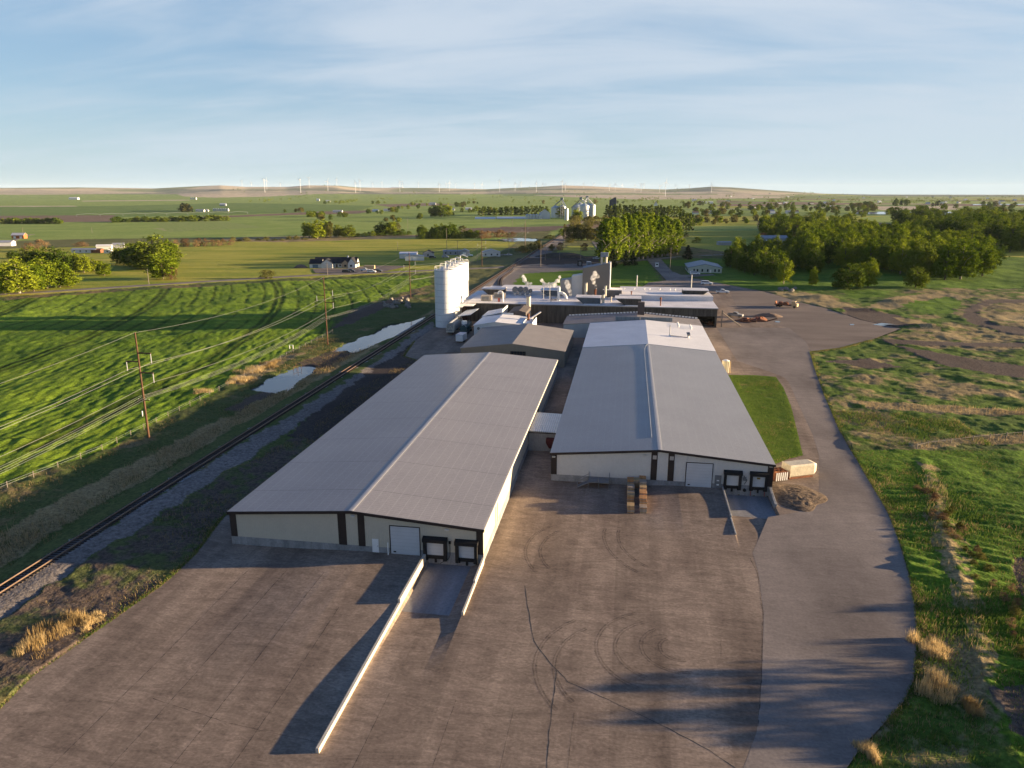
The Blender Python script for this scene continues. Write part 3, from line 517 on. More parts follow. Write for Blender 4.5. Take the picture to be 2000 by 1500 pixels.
# ------------------------------------------------------------------ building materials
cream = mat('cream_siding', (.50, .465, .375), .55, .05, .3, .4, ribs=[('X', .30, .03), ('Y', .30, .03)], fine=.04)
white_s = mat('pale_siding', (.56, .555, .53), .5, .05, .3, .4, ribs=[('X', .30, .03), ('Y', .30, .03)], fine=.04)
brown_t = mat('dark_brown_trim', (.030, .022, .020), .6, .2, .5)
roofm1 = mat('grey_ribbed_roof', (.275, .258, .255), .42, .07, .10, .5, ribs=[('Y', .305, .035)], lines=[('X', 1.52, .07, 1.22), ('Y', .61, .16, .84), ('Y', 12.2, .02, .75)], fine=.08)
roofm2 = mat('grey_ribbed_roof_newer', (.275, .275, .28), .42, .06, .12, .5, ribs=[('Y', .305, .035)], lines=[('X', 1.52, .05, 1.12), ('Y', .61, .16, .84)], fine=.07)
roofw = mat('white_roof_coating', (.68, .67, .66), .5, .08, .15, .4, ribs=[('Y', .6, .02)], fine=.07)
foundm = mat('weathered_concrete', (.17, .175, .18), .9, .0, .5, .2, bump=.01, col2=(.33, .33, .325), fine=.14, aniso=(1.4, 1.4, .35))
wallc = mat('retaining_concrete', (.44, .40, .33), .9, .0, .4, .2, bump=.01, col2=(.55, .50, .42), fine=.10)
doorm = mat('white_steel_door', (.50, .52, .54), .45, .05, .5, .4, lines=[('Z', .55, .05, .72)])
rubber = mat('black_rubber', (.012, .012, .013), .7, .2, 1)
steel = mat('galvanised_steel', (.42, .43, .44), .4, .12, 1.0, .5, metal=.6)
steeld = mat('dull_grey_steel', (.16, .165, .17), .55, .15, 1.0, .4)
rust = mat('rusty_metal', (.14, .055, .03), .85, .0, .8, .2, col2=(.26, .11, .06), fine=.2)
glass = mat('dark_window_glass', (.02, .028, .035), .08, .1, 1, .8)
whitep = mat('white_paint', (.74, .74, .72), .45, .06, .5, .4, fine=.04)
def shed(name, label, cat, x0, x1, y0, y1, ze, zr, wall, roof, xr=None, z0=0.0, over=.25, thick=.16, ze2=None, group=None, axis='y', parts=True, rz=0, loc=None):
    """gable building with its ridge along y (axis y) or x (axis x), in world coordinates"""
    t = thing(name, label, cat, (0, 0, 0) if loc is None else loc, rz, group)
    if axis == 'x': # swap
        f = lambda p: (p[1], p[0], p[2])
    else: f = lambda p: p
    xr = (x0 + x1) / 2 if xr is None else xr; ze2 = ze if ze2 is None else ze2
    mb = MB().prism([(x0, z0), (x1, z0), (x1, ze2 - .02), (xr, zr - .02), (x0, ze - .02)], y0, y1); mb.v = [f(p) for p in mb.v]; mb.build('wall', wall, t)
    sl = (zr - ze) / (xr - x0); sr_ = (zr - ze2) / (x1 - xr); a = x0 - over; b = x1 + over
    mb = MB().prism([(a, ze - sl * over), (xr, zr), (b, ze2 - sr_ * over), (b, ze2 - sr_ * over + thick), (xr, zr + thick), (a, ze - sl * over + thick)], y0 - over, y1 + over); mb.v = [f(p) for p in mb.v]; mb.build('roof', roof, t)
    return t
# ================================================================== warehouse A (left)
W1 = dict(x0=-55.63, x1=-18.2, y0=90.35, y1=195.5, ze=5.12, zr=6.55, xr=-37.0)
t = thing('warehouse', 'longest metal warehouse with cream front and brown corner trim, nearest to the railway track', 'warehouse', (0, 0, 0))
WH1 = t
x0, x1, y0, y1, ze, zr, xr = [W1[k] for k in ('x0', 'x1', 'y0', 'y1', 'ze', 'zr', 'xr')]
MB().prism([(x0, 1.25), (x1, 1.25), (x1, ze - .02), (xr, zr - .02), (x0, ze - .02)], y0, y1).build('wall', cream, t)
MB().box(x0 - .04, x1 + .04, y0 - .05, y1 + .04, -1.2, 1.25).build('foundation', foundm, t)
rf = MB(); ov = .35
for s in (0, 1):
    xa, za = ((x0 - .15, ze - .01) if s == 0 else (x1 + .15, ze - .01))
    rf.prism([(xa, za), (xr, zr), (xr, zr + .14), (xa, za + .14)] if s == 0 else [(xr, zr), (xa, za), (xa, za + .14), (xr, zr + .14)], y0 - ov, y1 + .2)
ro = rf.build('roof', roofm1, t)
MB().prism([(xr - .35, zr + .117), (xr + .35, zr + .117), (xr + .32, zr + .145), (xr, zr + .160), (xr - .32, zr + .145)], y0 - ov - .02, y1 + .22).build('ridge_cap', mat('ridge_flashing', (.33, .33, .34), .45, .08, 1), ro)
def roofline(x): return ze + (zr - ze) * ((x - x0) / (xr - x0) if x < xr else (x1 - x) / (x1 - xr))
def trimcol(mbx, xa, xb, yf, zb, rl, th=.07): mbx.prism([(xa, zb), (xb, zb), (xb, rl(xb) - .05), (xa, rl(xa) - .05)], yf - th, yf - .003)
for xa, xb in ((x0 - .03, x0 + .95), (-39.15, -37.95), (-36.2, -35.2), (x1 - .95, x1 + .03)):
    q = MB(); trimcol(q, xa, xb, y0, 1.25 if xa < -40 or xa > -20 else 1.2, roofline); q.build('trim_panel', brown_t, t)
MB().prism([(x0 - .2, ze - .32), (xr, zr - .30), (x1 + .2, ze - .32), (x1 + .2, ze + .10), (xr, zr + .115), (x0 - .2, ze + .10)], y0 - ov - .07, y0 - ov - .004).build('fascia', brown_t, t)
MB().box(x1 + .155, x1 + .30, y0 - .3, y1 + .1, ze - .22, ze + .10).build('gutter', mat('cream_gutter', (.70, .66, .56), .5, .05, .5), t)
def ohdoor(par, xa, xb, za, zb, yf):
    d = MB().box(xa, xb, yf - .07, yf - .053, za, zb).build('overhead_door', doorm, par)
    f = MB().box(xa - .12, xa, yf - .10, yf - .053, za, zb + .12).box(xb, xb + .12, yf - .10, yf - .053, za, zb + .12).box(xa, xb, yf - .10, yf - .053, zb, zb + .12); f.build('door_frame', brown_t, d)
    MB().box(xa + .35, xa + .75, yf - .085, yf - .071, za + .25, za + .45).build('warning_sticker', rubber, d); return d
ohdoor(t, -31.45, -27.25, .40, 4.65, y0)
d = MB().box(-34.2, -33.25, y0 - .09, y0 - .052, .36, 2.5).build('door', whitep, t); MB().box(-33.4, -33.33, y0 - .13, y0 - .092, 1.35, 1.5).build('handle', steeld, d)
def dock(par, xa, xb, za, zb, yf, gap=.35):
    s = MB(); w_ = .42
    s.box(xa, xa + w_, yf - .62, yf - .053, za, zb - .5).box(xb - w_, xb, yf - .62, yf - .053, za, zb - .5)
    s.prism([(yf - .053, zb), (yf - .75, zb - .22), (yf - .75, zb - .72), (yf - .053, zb - .55)], xa - .1, xb + .1, 'x')
    o = s.build('dock_shelter', rubber, par)
    MB().box(xa + w_, xb - w_, yf - .12, yf - .055, za + .62, zb - .5).build('dock_door', doorm, o)
    MB().box(xa + .3, xb - .3, yf - .30, yf - .055, za + .12, za + .60).build('dock_leveller', rubber, o)
    MB().box((xa + xb) / 2 - .15, (xa + xb) / 2 + .15, yf - .28, yf - .055, za - .45, za + .10).build('bumper', rubber, o)
    for e in (xa + .25, xb - .6): MB().box(e, e + .35, yf - .32, yf - .055, za - .12, za + .11).build('bumper', rubber, o)
    return o
dock(t, -26.62, -23.30, .10, 3.55, y0); dock(t, -22.05, -18.95, .0, 3.42, y0)
def walllamp(par, x, z, yf):
    MB().box(x - .28, x + .28, yf - .34, yf - .06, z - .08, z + .1).build('wall_lamp', mat('lamp_housing', (.55, .53, .48), .5, .1, 1), par)
walllamp(t, -37.6 + .9, 5.95, y0 - .3); walllamp(t, -23.2, 4.88, y0 - .3)
for xx in (-33.05,):
    MB().cyl((-31.75, y0 - .5, .3), (-31.75, y0 - .5, 2.3), .08, n=8).build('bollard_post', whitep, t)
MB().tube([(-22.9, y0 - .12, 2.9), (-22.9, y0 - .12, .9), (-23.1, y0 - .12, .3), (-24.3, y0 - .5, -.35)], .04, 5).build('cable', rubber, t)
MB().box(-23.05, -22.75, y0 - .2, y0 - .06, 2.6, 3.0).build('control_box', rubber, t)
for yy in (100, 101.4, 128, 152, 153.0): MB().box(x1 + .003, x1 + .09, yy, yy + .6, 1.25, ze - .25).build('wall_strip', brown_t if yy > 150 else cream, t)
# ================================================================== warehouse B (right)
W2 = dict(x0=-12.04, x1=25.8, y0=121.8, y1=212.4, ze=5.2, zr=6.80, xr=6.76)
t = thing('warehouse', 'warehouse with off-white front and grey roof turning white at its far end', 'warehouse', (0, 0, 0)); WH2 = t
x0, x1, y0, y1, ze, zr, xr = [W2[k] for k in ('x0', 'x1', 'y0', 'y1', 'ze', 'zr', 'xr')]
MB().prism([(x0, 1.2), (x1, 1.2), (x1, ze - .02), (xr, zr - .02), (x0, ze - .02)], y0, 253.8).build('wall', white_s, t)
MB().box(x0 - .04, x1 + .04, y0 - .05, 253.84, -1.2, 1.2).build('foundation', foundm, t)
for nm, ya, yb, up, m_ in (('roof', y0 - .35, y1, 0, roofm2), ('roof', y1 + .004, 254.0, .10, roofw)):
    q = MB()
    q.prism([(x0 - .2, ze - .01 + up), (xr, zr + up), (xr, zr + .14 + up), (x0 - .2, ze + .13 + up)], ya, yb); q.prism([(xr, zr + up), (x1 + .2, ze - .01 + up), (x1 + .2, ze + .13 + up), (xr, zr + .14 + up)], ya, yb)
    o = q.build(nm, m_, t)
    if up: o['label'] = 'white coated far end of the roof'
MB().prism([(xr - .35, zr + .117), (xr + .35, zr + .117), (xr + .32, zr + .145), (xr, zr + .160), (xr - .32, zr + .145)], y0 - .37, y1 + .0).build('ridge_cap', MATS['ridge_flashing'], t)
MB().prism([(x0 - .25, ze - .30), (xr, zr - .28), (x1 + .25, ze - .30), (x1 + .25, ze + .10), (xr, zr + .115), (x0 - .25, ze + .10)], y0 - .42, y0 - .354).build('fascia', brown_t, t)
for xa, xb in ((x0 - .03, x0 + 1.0), (5.35, 6.4), (8.25, 9.3), (x1 - .95, x1 + .03)):
    q = MB(); trimcol(q, xa, xb, y0, 1.2, roofline); q.build('trim_panel', brown_t, t)
ohdoor(t, 11.4, 15.75, .40, 4.75, y0)
d = MB().box(16.25, 17.35, y0 - .09, y0 - .052, .4, 2.75).build('door', steeld, t); d['label'] = 'grey steel door with paper notices'
for a, b_ in ((1.7, 1.9), (.9, 1.15)): MB().box(16.6, 17.0, y0 - .10, y0 - .092, a, b_).build('notice', whitep, d)
dock(t, 17.75, 20.65, .45, 3.85, y0); dk = dock(t, 22.05, 24.95, .45, 3.85, y0)
MB().box(23.2, 23.75, y0 - .135, y0 - .122, 2.45, 2.8).build('placard', mat('yellow_brown_placard', (.18, .13, .03), .6, .3, 3), dk)
for xx in (22.3, 24.6): MB().box(xx, xx + .08, y0 - .2, y0 - .1, -.6, .3).build('wheel_guide', mat('red_paint', (.30, .035, .02), .6, .1, 1), t)
for xx in (5.6, 8.5): MB().box(xx, xx + .65, y0 - .09, y0 - .072, 5.05, 5.75).build('vent_grille', steel, t)
walllamp(t, 4.2, 5.7, y0); walllamp(t, 25.3, 4.9, y0); walllamp(t, -11.6, 4.55, y0)
MB().tube([(21.0, y0 - .1, 3.0), (21.6, y0 - .12, 2.2), (21.2, y0 - .12, 1.4)], .05, 5).build('cable', rubber, t)
MB().box(20.95, 21.45, y0 - .25, y0 - .06, 2.1, 2.7).build('control_box', steeld, t)
MB().cyl((21.3, y0 - .30, .35), (21.3, y0 - .06, .35), .28, n=12).build('vent_cap', rubber, t)
q = MB(); zz = lambda y: zr + .25 - (1.3 * (zr - ze) / (xr - x0))
q.tube([(xr - .2, 212.0, zr + .26), (xr - .9, 209, zr + .16), (xr - 1.25, 204, zr + .075), (xr - 1.25, 128, zr + .075)], .05, 6); q.build('roof_conduit', steel, t)
# things on the white roof
def rooftop(x, y, base): return zr + .24 - (zr - ze) * abs(x - xr) / 19 + base
q = thing('vent_pipe', 'thin upright vent pipe on the white roof end', 'pipe', (13.7, 228.5, rooftop(13.7, 0, 0)))
MB().cyl((0, 0, 0), (0, 0, 3.4), .16, n=8).build('pipe', steel, q); MB().cyl((0, 0, 0), (0, 0, .35), .4, .25, n=8).build('flashing', whitep, q); MB().cyl((.1, 0, .25), (5.3, .2, .15 - .45), .08, n=6).build('conduit', rust, q)
q = thing('exhaust_fan', 'small hooded roof fan joined by a conduit to the vent pipe', 'roof fan', (19.4, 229.0, rooftop(19.4, 0, 0)))
MB().cyl((0, 0, 0), (0, 0, .7), .35, .3, n=10).build('curb', whitep, q); MB().cyl((-.4, 0, 1.0), (.5, 0, 1.3), .75, .55, n=12).build('hood', steeld, q)
for k in range(5):
    q = MB().cyl((0, 0, 0), (0, 0, .5), .16, n=8); q.cyl((0, 0, .5), (0, 0, .75), .3, .22, n=8); q.cyl((0, 0, 0), (0, 0, .06), .32, n=8)
    for i, (bx, by) in enumerate(((17.5, 246 + k * 1.6), (21.5, 245 + k * 1.6))):
        if k > 3 and i: continue
        o = q.build('roof_vent', whitep, None, 'small white capped vent in the two short rows on the white roof', 'roof vent', 'white vent caps in two short rows'); o.location = (bx, by, rooftop(bx, 0, 0))
# link shed between the warehouses
t = thing('link_shed', 'small ribbed metal shed joining the two warehouses', 'shed', (0, 0, 0))
MB().box(-18.1, -13.4, 136.6, 148.6, 0, 4.0).box(-13.4, -12.1, 136.6, 148.6, 3.0, 4.0).build('wall', mat('aged_white_siding', (.36, .36, .35), .6, .12, .6, ribs=[('X', .45, .04)], fine=.1), t)
MB().prism([(-18.16, 3.98), (-12.1, 4.0), (-12.1, 4.14), (-18.16, 4.3)], 136.2, 148.8).build('roof', mat('bare_corrugated_roof', (.52, .53, .55), .35, .1, .5, .5, metal=.5, ribs=[('X', .42, .10)], lines=[('X', .42, .22, .55)]), t)
MB().box(-18.1, -12.1, 136.08, 136.19, 3.86, 4.02).build('eave_trim', brown_t, t)
t = thing('hopper_bin', 'dark red tipping hopper under the link shed roof', 'bin', (-13.0, 135.4, 0))
MB().prism([(-.9, 1.1), (0.9, 1.1), (.9, 3.0), (-1.5, 3.0), (-1.5, 2.2)], -.1, 1.0).build('body', mat('dark_red_paint', (.10, .02, .018), .7, .2, 1), t)
for a_, b_ in ((-.7, 0), (.55, 0), (-.7, .8), (.55, .8)): MB().box(a_, a_ + .15, b_, b_ + .1, 0, 1.1).build('leg', steeld, t)
# retaining walls
def rwall(label, segs, m_=None):
    q = MB()
    for xa, xb, ya, yb, zb, za_, zb_ in segs:
        q.add([(xa, ya, zb), (xb, ya, zb), (xb, yb, zb), (xa, yb, zb), (xa, ya, za_), (xb, ya, za_), (xb, yb, zb_), (xa, yb, zb_)], [(0, 3, 2, 1), (4, 5, 6, 7), (0, 1, 5, 4), (1, 2, 6, 5), (2, 3, 7, 6), (3, 0, 4, 7)])
    o = q.build('retaining_wall', m_ or wallc, None, label, 'retaining wall'); bevel(o, .03)
rwall('long cream concrete wall running from the dock doors out into the yard', [(-26.6, -26.25, 77.9, 90.25, -1.2, 1.02, 1.0), (-26.6, -26.25, 53.0, 77.898, -1.2, .50, .52)])
rwall('short cream concrete wall right of the sunken dock ramp', [(-18.35, -18.05, 84.2, 90.2, -1.2, .75, .9), (-18.35, -18.05, 77.2, 84.198, -1.2, .42, .44)])
rwall('thin weathered wall left of the dock ramp at the off-white warehouse', [(17.5, 17.74, 110.2, 121.7, -1.2, .62, .95), (17.5, 17.74, 104.6, 110.198, -1.2, .28, .3)], foundm)
rwall('stubby concrete wing wall between the dock ramp and the mulch mound', [(25.32, 25.72, 116.3, 121.7, -1.2, .4, 1.1)], foundm)
# steel stairs
t = thing('steel_stairs', 'dark steel stairs and landing with railings against the off-white wall', 'stairs', (-3.6, 120.2, 0))
s = MB()
s.box(-1.7, 1.9, -1.0, 1.4, 1.08, 1.16); s.build('landing', steeld, t)
s = MB()
for k in range(6): s.box(-1.95 - .32 * k, -1.65 - .32 * k, -1.0, .3, .95 - .18 * k, 1.0 - .18 * k)
s.build('tread', steeld, t)
s = MB()
for xx, yy in ((-1.7, -1), (.1, -1), (1.9, -1), (1.9, 1.4), (-1.7, 1.4)): s.cyl((xx, yy, 0), (xx, yy, 2.15), .045, n=6)
s.tube([(-1.7, -1, 2.15), (1.9, -1, 2.15), (1.9, 1.4, 2.15)], .04); s.tube([(-1.7, -1, 1.65), (1.9, -1, 1.65), (1.9, 1.4, 1.65)], .03)
s.tube([(-1.7, -1, 2.15), (-3.6, -1, 1.1), (-3.6, -1, 0)], .04); s.tube([(-1.7, .3, 2.15), (-3.6, .3, 1.1), (-3.6, .3, 0)], .04); s.tube([(-1.7, -1, 1.02), (-3.6, -1, 0)], .06)
s.build('railing', steeld, t)
# pallets
wood = [mat('pale_pallet_wood', (.48, .34, .18), .85, .25, 1.5, .2, obj=True), mat('grey_pallet_wood', (.38, .31, .24), .85, .25, 1.5, .2, obj=True), mat('orange_pallet_wood', (.50, .27, .12), .85, .25, 1.5, .2, obj=True)]
def pallet_me(m_):
    q = MB()
    for k in range(7): q.box(-.5 + k * .15, -.4 + k * .15, -.6, .6, .12, .14)
    for yy in (-.6, -.05, .5): q.box(-.5, .5, yy, yy + .1, .025, .119)
    for xx in (-.5, -.05, .4): q.box(xx, xx + .1, -.6, .6, 0, .024)
    return q.mesh('pallet', m_)
pm = [pallet_me(m_) for m_ in wood]
stacks = []
rd = random.Random(3)
for k in range(8): stacks.append((4.0, 110.9 + k * 1.55, 11 + (k % 3) * 2 - (4 if k == 0 else 0), 'right'))
for k in range(6): stacks.append((2.0 if k else 2.0, 110.6 + (k + (1.0 if k else 0)) * 1.65, 9 + (k % 2) * 3, 'left'))
stacks.append((3.0, 122.0 - 1.5, 12, 'back'))
ORD = ['first', 'second', 'third', 'fourth', 'fifth', 'sixth', 'seventh', 'eighth', 'ninth', 'tenth', 'eleventh', 'twelfth']
for si, (x, y, n, side) in enumerate(stacks):
    so_ = ORD[si if side == 'right' else (si - 8 if side == 'left' else 0)]
    for k in range(n):
        o = bpy.data.objects.new('pallet', pm[(si * 2 + rd.randint(0, 1) + (k // 4)) % 3]); col.objects.link(o)
        o.location = (x + rd.uniform(-.05, .05), y + rd.uniform(-.04, .04), .02 + k * .145); o.rotation_euler = (0, 0, rd.uniform(-.05, .05) + (pi / 2 if False else 0)); o.scale = (1.12, 1.1, 1)
        lv = 'topmost' if k == n - 1 else ('lowest' if k == 0 else ('upper' if k >= n / 2 else 'lower'))
        where = 'single stack at the back by the foundation' if side == 'back' else '%s stack from the front in the %s-hand row' % (so_, side)
        tag(o, '%s wooden pallet of the %s' % (lv, where), 'pallet', 'pallets stacked in the %s row' % side)
# cream dump trailer beside the warehouse
t = thing('box_container', 'cream steel box container with chamfered end lying beside the warehouse corner', 'container', (32.0, 130.6, .45), radians(24))
prof = [(-1.25, 0.25), (-1.0, 0), (1.0, 0), (1.25, .25), (1.25, 1.95), (1.05, 2.25), (-1.05, 2.25), (-1.25, 1.95)]
q = MB(); 
vs = [(-2.6, a, b) for a, b in prof] + [(2.3, a, b) for a, b in prof] + [(3.0, a * .72, .45 + b * .70) for a, b in prof]; n = 8
q.add(vs, [tuple(range(n)), tuple(range(3 * n - 1, 2 * n - 1, -1))] + [(i, (i + 1) % n, (i + 1) % n + n, i + n) for i in range(n)] + [(i + n, (i + 1) % n + n, (i + 1) % n + 2 * n, i + 2 * n) for i in range(n)])
q.build('body', mat('worn_cream_paint', (.56, .50, .37), .6, .14, .9, .3, fine=.12), t)
MB().box(-2.5, 2.4, -.9, -.7, -.45, -.01).box(-2.5, 2.4, .7, .9, -.45, -.01).build('skid', rust, t)
MB().box(-2.68, -2.61, -1.3, 1.3, -.02, 2.3).build('end_flange', MATS['worn_cream_paint'], t)
t = thing('scrap_bin', 'rusty open-top skip full of scrap with white slatted side beside the cream container', 'skip', (28.2, 128.6, 0.0), radians(24))
MB().box(-1.4, 1.0, -1.1, -1.02, .2, 1.8).box(-1.4, 1.0, 1.02, 1.1, .2, 1.8).box(-1.48, -1.401, -1.1, 1.1, .2, 1.8).box(1.001, 1.08, -1.1, 1.1, .2, 1.8).box(-1.4, 1.0, -1.02, 1.02, .2, .3).build('body', rust, t)
q = MB()
for k in range(6): q.box(-1.3 + k * .42, -1.12 + k * .42, -1.20, -1.103, .2, 1.7)
q.build('slats', whitep, t)
for k in range(5): MB().lumps((-1.0 + k * .42, (-.5, .4, -.2, .5, -.4)[k], 1.45 + .12 * (k % 2)), .45, 8, 40 + k).build('scrap', rust if k % 2 else mat('orange_scrap', (.42, .18, .07), .8, .2, 2), t)
# mulch mound beside the dock
def mound(name, label, cat, cx, cy, rx, ry, h, m_, seed, nr=26, na=60, rough=.16):
    v = [(0, 0, h)]; f = []
    for i in range(1, nr + 1):
        for j in range(na):
            a = 2 * pi * j / na; k = i / nr; rr_ = 1 + .12 * sin(3 * a + seed) + .07 * sin(5 * a + 2 * seed); x = rx * k * rr_ * cos(a); y = ry * k * rr_ * sin(a)
            zz = h * (1 - k ** 2.2) + rough * (float(fbm(np.array([x * 1.6 + seed * 9]), np.array([y * 1.6]), 3, 3)[0]) - .5) * 2 * (1 - k ** 6); v.append((x, y, zz if i < nr else -.15))
    f = [(0, 1 + j, 1 + (j + 1) % na) for j in range(na)]
    for i in range(nr - 1):
        for j in range(na): a = 1 + i * na + j; b = 1 + i * na + (j + 1) % na; f.append((a, a + na, b + na, b))
    q = MB(); q.add(v, f); q.smooth = True; o = q.build(name, m_, None, label, cat); o.location = (cx, cy, 0); return o
mulch = mat('shredded_bark', (.07, .052, .04), .95, .0, 1.2, .1, bump=.08, bscale=5, col2=(.21, .155, .105), fine=.45, aniso=(.7, 2.6, 1))
mound('mulch_mound', 'low mound of brown shredded straw and bark beside the dock wall', 'mound', 29.8, 121.2, 4.4, 6.0, .5, mulch, 1)
# round tank
t = thing('storage_tank', 'cream upright tank with white top beside the right warehouse wall', 'tank', (28.6, 209.5, 0))
MB().cyl((0, 0, 0), (0, 0, 3.5), 1.0, n=20).build('shell', mat('cream_tank', (.62, .55, .38), .5, .06, 1), t); MB().cyl((0, 0, 3.5), (0, 0, 3.8), 1.02, .35, n=20).build('top', whitep, t); MB().cyl((1.2, -.6, 0), (1.2, -.6, 3.4), .12, n=8).build('pipe', mat('tan_pipe', (.45, .33, .18), .7, .1, 1), t)
# verge between warehouse and road
VERGE = [(26.3, 133.5), (26.3, 205.0), G(1432, 733), G(1480, 734), G(1515, 737), G(1530, 758), G(1545, 795), G(1556, 840), G(1568, 890), G(1540, 897), G(1516, 906)]
# ================================================================== plant (cheese-factory like complex behind)
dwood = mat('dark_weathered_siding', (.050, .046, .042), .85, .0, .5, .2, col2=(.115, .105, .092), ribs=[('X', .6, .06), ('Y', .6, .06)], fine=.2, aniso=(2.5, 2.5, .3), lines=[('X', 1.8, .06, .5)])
wroof = mat('dusty_white_roof', (.55, .52, .50), .7, .0, .12, .3, col2=(.80, .77, .75), fine=.14, detail=6)
bluem = mat('blue_grey_panel', (.20, .235, .25), .6, .1, .5, lines=[('X', 1.5, .08, .6)])
t = thing('factory_building', 'sprawling low factory with dark weathered walls and dusty white flat roof', 'factory', (0, 0, 0)); PLANT = t
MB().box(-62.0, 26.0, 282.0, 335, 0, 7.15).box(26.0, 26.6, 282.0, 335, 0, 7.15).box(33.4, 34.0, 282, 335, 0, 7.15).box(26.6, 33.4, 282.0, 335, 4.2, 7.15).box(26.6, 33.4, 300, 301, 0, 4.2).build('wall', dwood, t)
MB().box(-62.3, 34.3, 281.8, 335.3, 7.15, 7.40).build('roof', wroof, t)
MB().box(-62.35, 34.35, 281.55, 281.79, 7.0, 7.30).build('eave_trim', mat('grey_trim', (.22, .21, .20), .7, .1, 1), t)
MB().box(26.7, 33.3, 289.0, 289.2, 0, 4.2).build('bay_door', mat('near_black_boards', (.03, .025, .02), .9, .2, 1), t)  # near-black boards set back in the bay opening
# raised white roof planes (right wing) and step along the middle
q = MB(); q.prism([(300.0, 7.42), (335.2, 7.42), (335.2, 8.3), (300.0, 9.3)], -3.0, 34.2, 'x'); q.build('upper_roof', wroof, t)
q = MB(); q.prism([(308.0, 7.42), (335.2, 7.42), (335.2, 8.0), (308.0, 8.7)], -56, -30, 'x'); q.build('upper_roof', wroof, t)
# monitors: dark-faced wedges
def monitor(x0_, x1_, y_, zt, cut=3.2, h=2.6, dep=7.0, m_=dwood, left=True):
    pts = [(x0_, zt), (x1_, zt), (x1_, zt - h), (x0_ + cut, zt - h)] if left else [(x0_, zt), (x1_, zt), (x1_ - cut, zt - h), (x0_, zt - h)]
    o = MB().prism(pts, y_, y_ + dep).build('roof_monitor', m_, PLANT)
    MB().box(x0_ - .15, x1_ + .15, y_ - .2, y_ + dep + .1, zt + .003, zt + .22).build('cap', wroof, o)
    MB().box((x0_ + cut if left else x0_) - .1, (x1_ if left else x1_ - cut) + .1, y_ - .14, y_ - .003, zt - h - .02, zt - h + .3).build('flashing', whitep, o)
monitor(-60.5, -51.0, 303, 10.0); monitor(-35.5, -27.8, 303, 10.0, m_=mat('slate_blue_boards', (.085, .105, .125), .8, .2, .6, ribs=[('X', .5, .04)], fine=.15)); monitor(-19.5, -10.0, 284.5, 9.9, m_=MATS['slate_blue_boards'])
monitor(-4.3, 5.6, 283.5, 10.0, cut=4.0, h=2.7); monitor(22.8, 33.0, 307, 10.6, cut=3.0, h=2.5, left=False); monitor(-9.6, -2.0, 303, 10.6, cut=.1, h=3.2, left=True, m_=mat('grey_boards', (.14, .135, .13), .8, .2, .6, ribs=[('X', .6, .05)]))
# tall block
tallm = mat('taupe_panel', (.19, .175, .155), .7, .05, .3, ribs=[('X', .5, .02), ('Y', .5, .02)])
q = MB().prism([(-18.3, 7.4), (-7.3, 7.4), (-7.3, 21.2), (-18.3, 19.1)], 305, 312); o = q.build('tower_block', tallm, t)
MB().box(-7.28, -6.9, 304.7, 312.2, 7.4, 21.4).build('corner_trim', whitep, o)
MB().prism([(-18.4, 19.12), (-7.3, 21.22), (-7.3, 21.5), (-18.4, 19.4)], 304.8, 312.2).build('roof', mat('blue_grey_roof', (.16, .19, .23), .6, .1, 1), o)
q = MB().prism([(-27.6, 7.4), (-22.9, 7.4), (-22.9, 14.6), (-27.6, 13.9)], 306, 313); o = q.build('penthouse', mat('light_taupe_panel', (.33, .31, .28), .7, .05, .3, ribs=[('X', .5, .02)]), t)
q = MB().prism([(-22.88, 7.4), (-18.32, 7.4), (-18.32, 16.4), (-22.88, 15.7)], 306.5, 313); o = q.build('penthouse', white_s, t)
# silos
silo_m = mat('white_silo_steel', (.66, .68, .69), .38, .05, .5, .5, lines=[('Z', 2.35, .04, .65)], fine=.05)
def silo(y, z1, lab, xc=-67.9, r=3.75):
    t = thing('silo', lab, 'silo', (xc, y, 0), 0, 'white steel silos in a row')
    q = MB(); q.smooth = False; q.cyl((0, 0, 0), (0, 0, z1), r, n=40); o = q.build('shell', silo_m, t)
    q = MB()
    for k in range(9): q.cyl((0, 0, 2.35 * (k + 1) - .06), (0, 0, 2.35 * (k + 1) + .06), r + .05, n=40)
    q.build('hoop', mat('grey_hoop', (.46, .49, .51), .5, .1, 1), t)
    MB().cyl((0, 0, z1), (0, 0, z1 + .5), r - .1, .6, n=32).build('roof', steel, t)
    q = MB(); n = 14
    pts = [((r - .15) * cos(2 * pi * k / n), (r - .15) * sin(2 * pi * k / n)) for k in range(n + 1)]
    for a, b in pts[:-1]: q.cyl((a, b, z1), (a, b, z1 + 1.1), .05, n=5)
    q.tube([(a, b, z1 + 1.1) for a, b in pts], .05, 5); q.tube([(a, b, z1 + .6) for a, b in pts], .035, 5); q.build('guard_rail', whitep, t)
    MB().tube([(.5, 0, z1 + .3), (.5, 0, z1 + 2.6), (1.2, 0, z1 + 3.0), (r - .2, 0, z1 + 2.2)], .16, 8).build('fill_pipe', whitep, t)
    q = MB(); 
    for e in (-.25, .25): q.cyl((r + .12, e, .5), (r + .12, e, z1 + .9), .04, n=5)
    for k in range(50): q.cyl((r + .12, -.25, .6 + k * .42), (r + .12, .25, .6 + k * .42), .025, n=4)
    q.build('ladder', whitep, t); return t
silo(269.0, 21.6, 'nearest white silo of the row, standing beside the railway track')
silo(276.9, 21.7, 'second white silo behind the nearest one')
silo(284.8, 21.8, 'third white silo of the row, before the last')
silo(294.0, 22.0, 'farthest white silo of the row, set back with a tall fill pipe')
